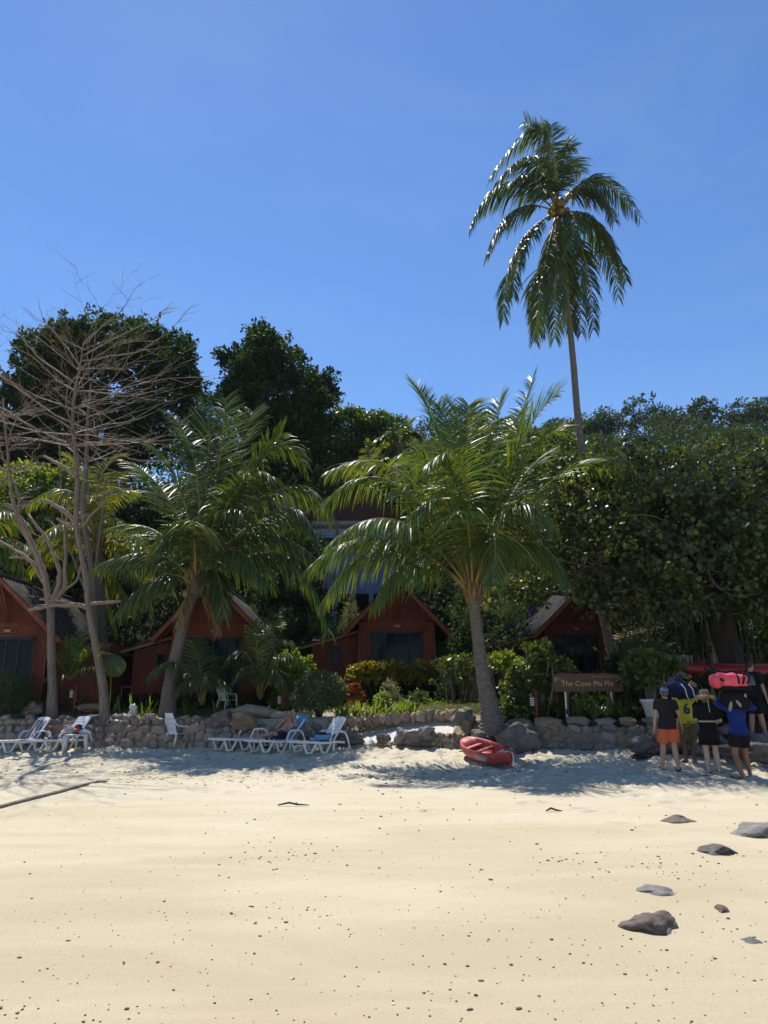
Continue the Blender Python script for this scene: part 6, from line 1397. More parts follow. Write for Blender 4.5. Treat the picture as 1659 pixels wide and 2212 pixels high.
# things under the loungers and litter on the wall
def flipflop(label, c, rz, name='flip_flop'):
    t = thing(name, label, 'flip flop', c, rz); n = 16; ring = lambda z: [Vector((.13 * cos(2 * pi * j / n) * (1 if cos(2 * pi * j / n) > 0 else .95), (.045 + .008 * cos(2 * pi * j / n)) * sin(2 * pi * j / n), z)) for j in range(n)]
    MB().rings([ring(0), ring(.022)]).build('sole', M['cloth_black'], t); MB().tube([(-.02, -.045, .015), (.02, -.03, .05), (.07, 0, .03), (.02, .03, .05), (-.02, .045, .015)], .009, 6).build('strap', M['cloth_black'], t, smooth=True); return t
def sp(px, py, dz=.0): q = ground_at(px, py); return Vector((q.x, q.y, zsand(q.x, q.y) + dz))
flipflop('black flip flop under the right lounger, left one', sp(628, 1612, .01), .4); flipflop('black flip flop under the right lounger, right one', sp(645, 1608, .01), .9)
t = thing('sneaker_pair', 'pair of dark shoes with white soles before the lounging man', 'shoes', sp(577, 1620, .0))
for s in (-1, 1): MB().ell((0, s * .06, .055), (.14, .045, .05), 14, 8).build('upper', M['cloth_black'], t, smooth=True); MB().ell((0, s * .06, .02), (.15, .05, .022), 14, 6).build('sole', M['plastic'], t, smooth=True)
heap('plastic_bag', 'clear crumpled plastic bag behind the wall', Vector(gbase(289, 22.2)) + Vector((0, 0, .16)), (.26, .24, .42), pmat('clear_plastic', [(.45, .48, .5), (.7, .72, .74)], 12, .15, .6, 30, spec=.8), 31, 'bag')
heap('foil_wrapper', 'shiny foil wrapper on the grey log', at(258, 1560, 21.15), (.3, .2, .14), pmat('foil', [(.3, .3, .32), (.7, .7, .72)], 14, .2, .8, 30, metal=.7), 32, 'litter')
heap('red_wrapper', 'small red wrapper on the left wall top', at(298, 1567, 21.05), (.14, .1, .09), M['red_bottle'], 33, 'litter')
heap('dark_shirt', 'dark cloth dropped on the sand beside the rocks', sp(1388, 1640, .05), (.55, .3, .12), M['cloth_black'], 34, 'cloth')
wb = thing('water_bottle', 'clear water bottle standing under the side table', 'bottle', sp(128, 1612)); MB().lathe([(.035, 0), (.035, .15), (.014, .2), (.014, .22)], 12).build('bottle_body', pmat('bottle_plastic', [(.5, .55, .6), (.7, .74, .78)], 5, .15, 0, spec=.7), wb, smooth=True); MB().lathe([(.016, .22), (.016, .24)], 10).build('cap', M['towel_blue'], wb)

# ================================================================== the beached red boat
def boat():
    st = ground_at(1108, 1662); bw = ground_at(1010, 1632)
    c = Vector(((st.x + bw.x) / 2, (st.y + bw.y) / 2 - .05, 0)); c.z = zsand(c.x, c.y)
    t = thing('beach_boat', 'small faded red plastic boat beached on the sand', 'boat', c)
    L = 2.35; n = 26; out = []; inn = []
    ax = Vector((bw.x - st.x, bw.y - st.y, 0)).normalized()       # from stern (near, right) towards bow (far, left)
    rz = math.atan2(ax.y, ax.x); t.rotation_euler = (radians(-16), radians(-5), rz); t.location.z += .04; t.scale = (.9, .9, .9)
    def half(u): return .40 * (1 - abs(2 * u - 1.02) ** 2.6) ** .62 if u < .97 else .06
    hull = MB(); R = []
    for i in range(n + 1):
        u = i / n; x = (u - .5) * L; e = abs(2 * u - 1)
        w = max(.035, .40 * max(0, 1 - e ** 3.0) ** .55); keel = .02 + .16 * e ** 3; gun = .36 + .10 * e ** 2.2; f = .24 * w / .4
        ring = [Vector((x, 0, keel)), Vector((x, w * .55, keel + .015)), Vector((x, w * .86, keel + .09)), Vector((x, w, keel + .20)), Vector((x, w * 1.0, gun - .08)), Vector((x, w * .93, gun)), Vector((x, w * .80, gun + .012))]
        well = .12 < u < .86; 
        k = 1.0 if .2 < u < .8 else max(0, min((u - .12) / .08, (.86 - u) / .06))
        dip = (gun - keel - .07) * k
        ring += [Vector((x, w * .70, gun - dip * .12)), Vector((x, w * .64, gun - dip * .75)), Vector((x, w * .45, gun - dip)), Vector((x, 0, gun - dip + .012 * (1 - k)))]
        full = ring + [Vector((v.x, -v.y, v.z)) for v in ring[-2:0:-1]]; R.append(full)
    hull.rings(R); h = hull.build('hull', M['red_kayak'], t, smooth=True); h.modifiers.new('sub', 'SUBSURF').levels = 1; h.modifiers['sub'].render_levels = 1
    for x in (-.55, .15, .72): MB().bar((x, -.27, .27), (x, .27, .27), .16, .05).build('thwart', M['red_kayak'], t, bevel=.015)
    MB().box((-1.02, 0, .10), (.22, .07, .16)).build('skeg', M['red_kayak'], t, bevel=.02)
    # worn white patch and mooring rope at the stern
    MB().ell((-1.02, 0, .435), (.16, .17, .012), 16, 6).build('worn_patch', M['plastic_old'], t, smooth=True)
    MB().tube([(-1.05, -.10, .46), (-1.0, -.02, .52), (-1.06, .08, .47), (-1.13, .02, .50), (-1.2, -.05, .42)], .014, 6).build('grab_loop', M['cloth_black'], t, smooth=True)
    MB().tube([(-1.06, 0, .46), (-1.14, -.02, .47), (-1.21, -.05, .36), (-1.22, -.02, .2), (-1.2, .04, .1), (-1.27, -.06, .02), (-1.33, .02, -.03)], .015, 6).build('mooring_rope', M['plastic_old'], t, smooth=True)
    # rubbed white lettering on the side: broken strokes
    tx = bpy.data.curves.new('lettering', 'FONT'); tx.body = 'FEBBERT'; tx.size = .15; tx.extrude = .002; tx.align_x = 'CENTER'; tx.align_y = 'CENTER'; tx.space_character = 1.1; tx.shear = .2
    o = text_mesh(tx, 'lettering', M['plastic_old'], t); o.location = (-.40, .41, .26); o.rotation_euler = (radians(88), 0, pi)
    return t
boat()

# ================================================================== the name sign
Ys = 18.35; sl = at(1195, 1475, Ys); sr = at(1346, 1475, Ys); cxs = (sl.x + sr.x) / 2; top_, bot_ = at(1270, 1455, Ys).z, at(1270, 1494, Ys).z
sg = thing('name_sign', 'long dark brown wooden name board with thin gold lettering', 'sign', (cxs, Ys, zg(cxs, Ys))); z0 = sg.location.z; W2 = (sr.x - sl.x) / 2; zc_ = (top_ + bot_) / 2 - z0; hh_ = (top_ - bot_) / 2
poly = []; rs = random.Random(9)
for k in range(24): x = -W2 + 2 * W2 * k / 23; poly.append((x, zc_ - hh_ + .02 * mnoise.noise(Vector((x * 2, 0, 3))) + (.05 if k == 23 else .0)))
for k in range(24): x = W2 - 2 * W2 * k / 23; poly.append((x, zc_ + hh_ + .025 * mnoise.noise(Vector((x * 2, 5, 3))) + (-.03 if k > 21 else 0)))
M['sign_wood'] = pmat('stained_sign_wood', [(.055, .026, .018), (.085, .042, .030), (.115, .06, .042)], 3, .6, .25, 14, (.4, 3, 6))
board = MB().prism(poly, -.03, .03).build('board', M['sign_wood'], sg, bevel=.008)
M['gold'] = pmat('gold_paint', [(.48, .34, .07), (.6, .45, .12)], 5, .5, .05)
def sign_text(body, size, x, z, nm, font=None):
    tx = bpy.data.curves.new(nm, 'FONT'); tx.body = body; tx.size = size; tx.extrude = .004; tx.offset = -.0015; tx.align_x = 'CENTER'; tx.align_y = 'CENTER'; o = text_mesh(tx, nm, M['gold'], board); o.location = (x, -.036, z); o.rotation_euler = (radians(90), 0, 0); return o
q = sign_text('The Cove Phi Phi', .185, -.03, zc_ - .03, 'lettering'); q.scale.x = 1.0
sign_text('บริษัท เดอะ โคฟ พีพี จำกัด', .068, .42, zc_ + .145, 'small_lettering')
def stroke(pts, r=.006): MB().tube([Vector((p[0], -.036, p[1])) for p in pts], r, 6).build('painted_mark', M['gold'], board, smooth=True)
bx_, bz_ = -.86, zc_
stroke([(bx_ + .02, bz_ + .0), (bx_ + .0, bz_ + .06), (bx_ + .03, bz_ + .12), (bx_ + .10, bz_ + .11), (bx_ + .20, bz_ + .04), (bx_ + .22, bz_ + .0)]); stroke([(bx_ + .03, bz_ + .12), (bx_ + .04, bz_ + .04), (bx_ + .02, bz_ - .0)]); stroke([(bx_ + .03, bz_ + .12), (bx_ + .07, bz_ + .07), (bx_ + .09, bz_ + .02)])
stroke([(.70, bz_ + .03), (.76, bz_ + .06), (.79, bz_ + .12)]); stroke([(.70, bz_ + .03), (.75, bz_ + .08), (.76, bz_ + .12)]); stroke([(.72, bz_ + .04), (.79, bz_ + .08), (.81, bz_ + .11)])
for px in (1224, 1323):
    x = at(px, 1500, Ys).x - cxs; MB().box((x, .06, zc_ / 2 - .1), (.09, .07, zc_ + .1)).build('post', M['sign_wood'], sg); MB().box((x + .02 - .05, .02, zc_ / 2 - .15), (.035, .035, zc_ - .05)).build('metal_stake', pmat('galvanised_%d' % px, [(.3, .32, .34), (.5, .52, .54)], 5, .35, .1, metal=.6), sg)
for i, (px, w_) in enumerate(((1172, .32), (1200, .34))): boulder(('squared sandstone block left of the sign post', 'squared sandstone block behind the sign post')[i], at(px, 1513, 18.9), (w_, .3, .36), M['rock_ochre'], 740 + i, .1, box=.8)

# ================================================================== red kayaks on a rack
def kayak(label, px0, px1, py, Y, tilt, seed):
    a = at(px0, py, Y); b_ = at(px1, py + tilt, Y + .3); c = (a + b_) / 2; L = (b_ - a).length; t = thing('kayak', label, 'kayak', c, math.atan2(b_.y - a.y, b_.x - a.x), 'red kayaks stacked on the rack'); n = 24; R = []; hull = MB()
    for i in range(n + 1):
        u = i / n; e = abs(2 * u - 1); w = max(.015, .34 * (1 - e ** 2.2)); x = (u - .5) * L; zz = (b_.z - a.z) * (u - .5); hk = .15 + .12 * e ** 2.4
        R.append([Vector((x, w * cos(q), zz + (hk - .1) + (.25 if sin(q) > 0 else .22) * sin(q) * (1 - .55 * e ** 4))) for q in np.linspace(0, 2 * pi, 14)[:-1]])
    hull.rings(R).build('hull', M['red_glossy'], t, smooth=True)
    MB().lathe([(.16, .0), (.2, .03), (.17, .04), (.12, -.06)], 16, (.1, 0, .2)).build('hatch_rim', M['red_glossy'], t, smooth=True); MB().box((L * .25, -.3, .12), (.02, .02, .1)).build('handle', M['cloth_black'], t); return t
kayak('uppermost red kayak on the rack', 1476, 1740, 1457, 19.4, 2, 1); kayak('second red kayak just below the uppermost', 1500, 1760, 1476, 19.9, 4, 2); kayak('lowest red kayak behind the pink bag', 1528, 1770, 1492, 19.2, -3, 3)
q = at(1600, 1500, 19.6); rk = thing('kayak_rack', 'dark timber rack carrying the red kayaks', 'rack', (q.x, 19.6, zg(q.x, 19.6)))
for px in (1530, 1615, 1700):
    x = at(px, 1480, 19.6).x - q.x
    for dy in (-.35, .45): MB().box((x, dy, .7), (.08, .08, 1.6)).build('post', M['bark_dark'], rk)
    for zz in (at(px, 1503, 19.6).z - rk.location.z, at(px, 1475, 19.6).z - rk.location.z): MB().box((x, .05, zz), (.07, 1.0, .07)).build('crossbar', M['bark_dark'], rk)

# ================================================================== rope, beach rocks, pebbles
a = ground_at(-40, 1757); b_ = ground_at(95, 1722); c_ = ground_at(190, 1697); d_ = ground_at(243, 1688); P = []
for p0, p1 in ((a, b_), (b_, c_), (c_, d_)):
    for s in range(70): f = s / 70; q = p0.lerp(p1, f); P.append(Vector((q.x, q.y, zsand(q.x, q.y) + .02)))
tot = len(P); n = 10; R = []
for i, p in enumerate(P):       # laid rope: three strands wound together, thinning into the sand
    r0 = .032 * min(1, (tot - i) / 50 + .25); ring = []; d = (P[min(i + 1, tot - 1)] - P[max(i - 1, 0)]).normalized(); s_ = d.cross(Vector((0, 0, 1))).normalized(); u_ = s_.cross(d)
    for j in range(n):
        th = 2 * pi * j / n; rr_ = r0 * (1 + .16 * cos(3 * (th + i * .42))); ring.append(p + s_ * rr_ * cos(th) + u_ * rr_ * sin(th) - Vector((0, 0, .03 * max(0, 1 - (tot - i) / 25))))
    R.append(ring)
o = MB().rings(R).build('rope', pmat('old_rope', [(.10, .085, .07), (.18, .155, .13), (.26, .23, .2)], 14, .95, .5, 60), None, smooth=True); tag(o, 'thick grey rope half buried in the sand at left', 'rope')
def beach_rock(label, pl, pr, ptop, mat, seed, depth=.5, sh=1.0, ry=0, box=.15, prof=None):
    """Half-buried rock: left and right ends and the top given in the picture."""
    l = ground_at(*pl); r_ = ground_at(*pr); c = (l + r_) / 2; w = (r_ - l).length; top_ = at(ptop[0], ptop[1], c.y).z; h = max(.05, top_ - c.z)
    me = stone_mesh('beach_rock', seed, box, .16, 5); f0 = (ptop[0] - pl[0]) / (pr[0] - pl[0]) - .5; off = Vector((seed * 1.7, 0, 0))
    for v, n1 in zip(me.vertices, [v.normal.copy() for v in me.vertices]):
        x, y, zz = v.co; k = max(0, 1 - abs(x - f0 * .8) / (.5 + abs(f0))); zz = zz * (.35 + .75 * k ** .7) if zz > 0 else zz * .5
        v.co = Vector((x + f0 * .2 * max(0, zz), y, zz)); v.co += n1 * (.05 * mnoise.fractal(v.co * 3.5 + off, 1, 2, 4))
        v.co += n1 * -.02 * (1 if mnoise.noise(v.co * Vector((9, 9, 2)).length * .4 + off) > .35 else 0)
    zm = max(v.co.z for v in me.vertices); xm_ = max(abs(v.co.x) for v in me.vertices)
    me.materials.append(mat); o = link(bpy.data.objects.new('beach_rock', me)); o.location = (c.x, c.y + depth * .2, zsand(c.x, c.y) - .015); o.scale = (w / (2 * xm_) * 1.06, depth, h / zm * sh); o.rotation_euler = (0, 0, math.atan2(r_.y - l.y, r_.x - l.x)); return tag(o, label, 'rock', 'half-buried rocks in the foreground sand')
beach_rock('large brown humped rock nearest to the camera', (1352, 1998), (1473, 2020), (1428, 1966), M['rock_brown'], 801, .40, .9)
beach_rock('dark grey flat-topped rock in the open sand', (1511, 1846), (1586, 1842), (1548, 1822), M['rock_grey'], 802, .4, box=.5)
beach_rock('low grey crescent rock barely above the sand', (1374, 1926), (1478, 1932), (1430, 1912), M['rock_pale'], 803, .3, .8)
beach_rock('pale long rock farthest up the sand', (1430, 1776), (1508, 1775), (1478, 1762), M['rock_brown'], 804, .45)
beach_rock('smooth grey rock cut off by the right edge', (1588, 1806), (1720, 1808), (1672, 1776), M['rock_pale'], 805, .6)
beach_rock('small flat reddish rock right of the brown hump', (1543, 1968), (1582, 1968), (1560, 1960), M['rock_brown'], 806, .2)
beach_rock('thin grey sliver of rock in the lower right sand', (1602, 2032), (1656, 2046), (1620, 2030), M['rock_pale'], 807, .12, .8)
PEB = [stone_mesh('pebble', 900 + i, .2, .2, 1) for i in range(6)]
for me in PEB: me.materials.append(M['pebble'])
rs = random.Random(77); n_ind = 0; rest = []
big = [(500, 1975, .05), (592, 1810, .05), (905, 1795, .05), (1015, 2180, .05), (1120, 2180, .045), (270, 1716, .06), (905, 1735, .06), (640, 1735, .05), (1060, 1902, .05), (1040, 1880, .05), (355, 1948, .045), (0, 2180, .05), (1440, 2055, .04), (1350, 2105, .04), (820, 1790, .05), (550, 1770, .05), (1160, 1825, .05), (750, 1870, .05), (680, 1845, .055), (660, 1848, .05), (560, 1855, .05), (1010, 2085, .035), (450, 1640, .1), (365, 1645, .09), (870, 1650, .09), (760, 1680, .07), (1280, 1700, .07), (1365, 1795, .06)]
PL = [(b[0], b[1], b[2] * (.62 if b[1] > 1700 else .8), 0) for b in big]
for k in range(330):
    px = rs.uniform(-20, 1680); u = rs.random(); py = 1660 + 560 * u ** 1.5
    if rs.random() < .62: cxp, cyp = rs.choice([(600, 1850), (650, 1840), (1250, 1860), (1100, 1700), (1350, 1880), (400, 1680), (900, 1690), (1450, 1870), (850, 1750), (640, 1980)]); px = rs.gauss(cxp, 80); py = rs.gauss(cyp, 16)
    PL.append((px, py, rs.choice((.012, .015, .018, .022, .028)) * (.85 if py > 1900 else 1.0 if py > 1780 else 1.4), 1))
for (px, py, s_, kk) in PL:
    if py < 1640: continue
    q = ground_at(px, py)
    if n_ind < 300:
        o = bpy.data.objects.new('pebble', rs.choice(PEB)); link(o); o.location = (q.x, q.y, zsand(q.x, q.y) + s_ * .10); o.scale = (s_ * rs.uniform(.9, 1.7), s_ * rs.uniform(.8, 1.2), s_ * rs.uniform(.55, .9)); o.rotation_euler = (0, 0, rs.uniform(-.6, .6)); n_ind += 1
        tag(o, 'small dark pebble lying loose on the open sand', 'pebble', 'dark pebbles scattered over the sand')
# finer grit and the litter line
def scatter(name, label, n, seed, fn, smin, smax, mat, flat=.6, longf=1.0):
    r = np.random.default_rng(seed); bmv = np.array([v.co[:] for v in stone_mesh('t', 5, .2, .2, 1).vertices]); src = stone_mesh('t2', 5, .2, .2, 1); fc = np.array([p.vertices[:] for p in src.polygons]); Vs = []; Fs = []; rn = []
    for k in range(n):
        x, y = fn(r); s_ = r.uniform(smin, smax) * (1 if r.random() > .1 else 1.8); a = r.uniform(0, 6.28); ca, sa = cos(a), sin(a)
        lx = longf if r.random() < .5 else 1.0
        q = bmv * s_ * np.array([1.2 * lx, 1, flat]); q = np.stack([q[:, 0] * ca - q[:, 1] * sa, q[:, 0] * sa + q[:, 1] * ca, q[:, 2]], -1) + np.array([x, y, zsand(x, y) + s_ * .12]); Fs.append(fc + len(Vs) * len(bmv)); Vs.append(q)
    return tag(npmesh(name, np.concatenate(Vs), np.concatenate(Fs), mat), label, 'grit', kind='stuff')
def f_all(r):
    py = 1665 + 560 * r.random() ** 1.8; q = ground_at(r.uniform(-20, 1680), py); return q.x, q.y
def f_line(r):
    if r.random() < .5:
        px = r.normal(r.choice([120, 250, 520, 640, 900, 1130, 1400, 1560]), 70); py = r.normal(1672, 9)
    else: px = r.uniform(-20, 1680); py = r.normal(1655, 22)
    q = ground_at(px, max(1625, py)); return q.x, q.y
scatter('grit', 'fine dark grit sprinkled over the sand', 900, 3, f_all, .006, .016, pmat('grit_stone', [(.04, .035, .032), (.11, .09, .075), (.3, .27, .22)], 3, .8, 0))
scatter('shell_bits', 'tiny white shell bits on the sand', 160, 4, f_all, .006, .012, M['plastic'])
scatter('debris_line', 'dark line of twigs and husk bits along the high water mark', 1900, 5, f_line, .010, .034, pmat('dry_debris', [(.05, .04, .03), (.13, .10, .07), (.22, .17, .12)], 3, .9, 0), .45, 3.0)
for i, (px, py, L_) in enumerate(((600, 1742, .5), (1180, 1755, .25))):
    q = ground_at(px, py); mb = MB(); mb.tube([(0, 0, .02), (L_ * .35, .05, .05), (L_ * .6, 0, .03), (L_, .04, .015)], [.01, .016, .014, .006], 6); o = mb.build('twig', M['bark_dark'], None, smooth=True); o.location = (q.x, q.y, zsand(q.x, q.y)); tag(o, ('forked dark twig lying on the mid sand', 'short straight twig on the sand below the boat')[i], 'twig')
# ================================================================== people
def remeshed(name, mb, mat, parent, voxel=.008, smooth=4, fold=0):
    """Fuse overlapping shapes into one continuous skin."""
    me = mb.mesh(name); bm = bmesh.new(); bm.from_mesh(me); bmesh.ops.recalc_face_normals(bm, faces=bm.faces); bm.to_mesh(me); bm.free()
    o = bpy.data.objects.new(name, me); COL.objects.link(o)
    r = o.modifiers.new('r', 'REMESH'); r.mode = 'VOXEL'; r.voxel_size = voxel; r.use_smooth_shade = True
    s = o.modifiers.new('s', 'SMOOTH'); s.factor = .5; s.iterations = smooth
    bpy.context.view_layer.update(); dg = bpy.context.evaluated_depsgraph_get(); m2 = bpy.data.meshes.new_from_object(o.evaluated_get(dg)); bpy.data.objects.remove(o)
    if fold:          # cloth folds
        off = Vector((len(m2.vertices) * .013 % 9, 3, 1))
        nn_ = [v.normal.copy() for v in m2.vertices]
        for v, n1 in zip(m2.vertices, nn_): q = v.co.copy(); v.co = q + n1 * fold * (mnoise.noise(Vector((q.x * 9, q.y * 9, q.z * 3.2)) + off) + .6 * mnoise.noise(Vector((q.x * 5 + q.z * 9, q.y * 5, q.z * 11 - q.x * 8)) + off))
    m2.polygons.foreach_set('use_smooth', [True] * len(m2.polygons)); m2.materials.clear(); m2.materials.append(mat)
    return link(bpy.data.objects.new(name, m2), parent)
def V3(*a): return Vector(a)
def ering(c, ax, fw, rx, ry, n=16): return [c + ax * (rx * cos(2 * pi * j / n)) + fw * (ry * sin(2 * pi * j / n)) for j in range(n)]
def hand(mb, wr, d, palm, side, curl=.5, s=1.0):
    """Hand from wrist along d; palm = palm normal, side = thumb side."""
    d = d.normalized(); palm = palm.normalized(); side = side.normalized(); pc = wr + d * .05 * s
    Mx = Matrix((side, palm, d)).transposed(); mb.ell(pc, (.042 * s, .019 * s, .056 * s), 12, 8, Mx)
    for k, (o, L) in enumerate(((.030, .072), (.011, .080), (-.010, .074), (-.029, .058))):
        p = wr + d * .092 * s + side * o * s; e = d.copy(); r_ = .0095 * s
        for q in range(3):
            e2 = (e + palm * curl * (.35 + .25 * q)).normalized(); p2 = p + e2 * L * s * (.45, .32, .25)[q]; mb.cone(p, r_, p2, r_ * .92, 8); p = p2; e = e2; r_ *= .93
    p = wr + d * .03 * s + side * .03 * s; p2 = p + (side * .6 + d * .75 + palm * .3).normalized() * .045 * s; p3 = p2 + (side * .15 + d + palm * (.3 + curl * .4)).normalized() * .035 * s; mb.cone(p, .013 * s, p2, .011 * s, 8); mb.cone(p2, .011 * s, p3, .009 * s, 8)
def foot(mb, an, fwd, s=1.0):
    f = fwd.normalized(); fl = V3(an.x, an.y, an.z - .075 * s); mb.cone(an - V3(0, 0, .01), .042 * s, fl - f * .035 * s + V3(0, 0, .035 * s), .040 * s, 10); mb.cone(an, .042 * s, fl + f * .10 * s + V3(0, 0, .032 * s), .033 * s, 10); mb.cone(fl - f * .03 * s + V3(0, 0, .025 * s), .034 * s, fl + f * .13 * s + V3(0, 0, .022 * s), .032 * s, 10)
    sd = f.cross(V3(0, 0, 1)).normalized()
    for k in range(5): mb.cone(fl + f * .13 * s + sd * (.03 - .015 * k) * s + V3(0, 0, .016 * s), .012 * s, fl + f * (.175 - .008 * abs(k - 1)) * s + sd * (.032 - .016 * k) * s + V3(0, 0, .012 * s), .010 * s, 8)
def head(mb, c, fwd, s=1.0, up=V3(0, 0, 1)):
    f = fwd.normalized(); sd = f.cross(up).normalized(); u = sd.cross(f); Mx = Matrix((sd, f, u)).transposed(); k = s
    mb.ell(c + u * .025 * k - f * .008 * k, (.078 * k, .098 * k, .098 * k), 16, 12, Mx); mb.ell(c - u * .045 * k + f * .028 * k, (.062 * k, .070 * k, .080 * k), 14, 10, Mx)   # skull, jaw
    mb.cone(c + f * .088 * k + u * .01 * k, .010 * k, c + f * .112 * k - u * .022 * k, .014 * k, 8)                       # nose
    mb.ell(c + f * .088 * k + u * .028 * k, (.055 * k, .012 * k, .010 * k), 10, 6, Mx)                                      # brow
    mb.ell(c + f * .088 * k - u * .060 * k, (.026 * k, .012 * k, .011 * k), 10, 6, Mx); mb.ell(c + f * .082 * k - u * .098 * k, (.024 * k, .016 * k, .018 * k), 10, 6, Mx)   # mouth, chin
    for q in (-1, 1): mb.ell(c + sd * q * .080 * k - u * .008 * k - f * .008 * k, (.010 * k, .020 * k, .032 * k), 10, 8, Mx)  # ears
def face_details(parent, c, fwd, s=1.0):
    f = fwd.normalized(); sd = f.cross(V3(0, 0, 1)).normalized(); u = V3(0, 0, 1); e = MB()
    for q in (-1, 1): e.ell(c + f * .090 * s + sd * q * .031 * s + u * .008 * s, (.012 * s, .008 * s, .006 * s), 8, 6)
    e.build('eyes', M['cloth_black'], parent, smooth=True)
    b = MB()
    for q in (-1, 1): b.tube([c + f * .096 * s + sd * q * .014 * s + u * .027 * s, c + f * .092 * s + sd * q * .046 * s + u * .030 * s], .0045 * s, 6)
    b.build('eyebrows', M['hair_dark'], parent, smooth=True); l = MB(); l.tube([c + f * .099 * s - sd * .022 * s - u * .060 * s, c + f * .104 * s - u * .058 * s, c + f * .099 * s + sd * .022 * s - u * .060 * s], .006 * s, 6); l.build('lips', M['lips'], parent, smooth=True)
def skin_mat(name, c, hairy=0): return pmat(name, [tuple(x * .86 for x in c), c, tuple(min(1, x * 1.1) for x in c)], 7, .5, .12, 60, spec=.35)
M['skin_fair'] = skin_mat('fair_skin', (.46, .265, .185)); M['skin_pale'] = skin_mat('pale_skin', (.52, .33, .25)); M['skin_tan'] = skin_mat('tanned_skin', (.24, .115, .062)); M['skin_dark'] = skin_mat('brown_skin', (.13, .065, .04)); M['skin_mid'] = skin_mat('olive_skin', (.36, .20, .135))
M['hair_dark'] = pmat('dark_hair', [(.012, .010, .008), (.03, .024, .018)], 30, .6, .5, 80); M['hair_brown'] = pmat('brown_hair', [(.08, .045, .022), (.16, .09, .045)], 30, .6, .5, 80); M['lips'] = pmat('lips', [(.28, .10, .08), (.33, .13, .10)], 5, .5, 0)
def cloth_mat(name, c, st=(1, 1, .35), sc_=9, bump=.9): return pmat(name, [tuple(x * .72 for x in c), c, tuple(min(1, x * 1.2) for x in c)], sc_, .9, bump, sc_ * 1.4, st, spec=.15, dist=.03)

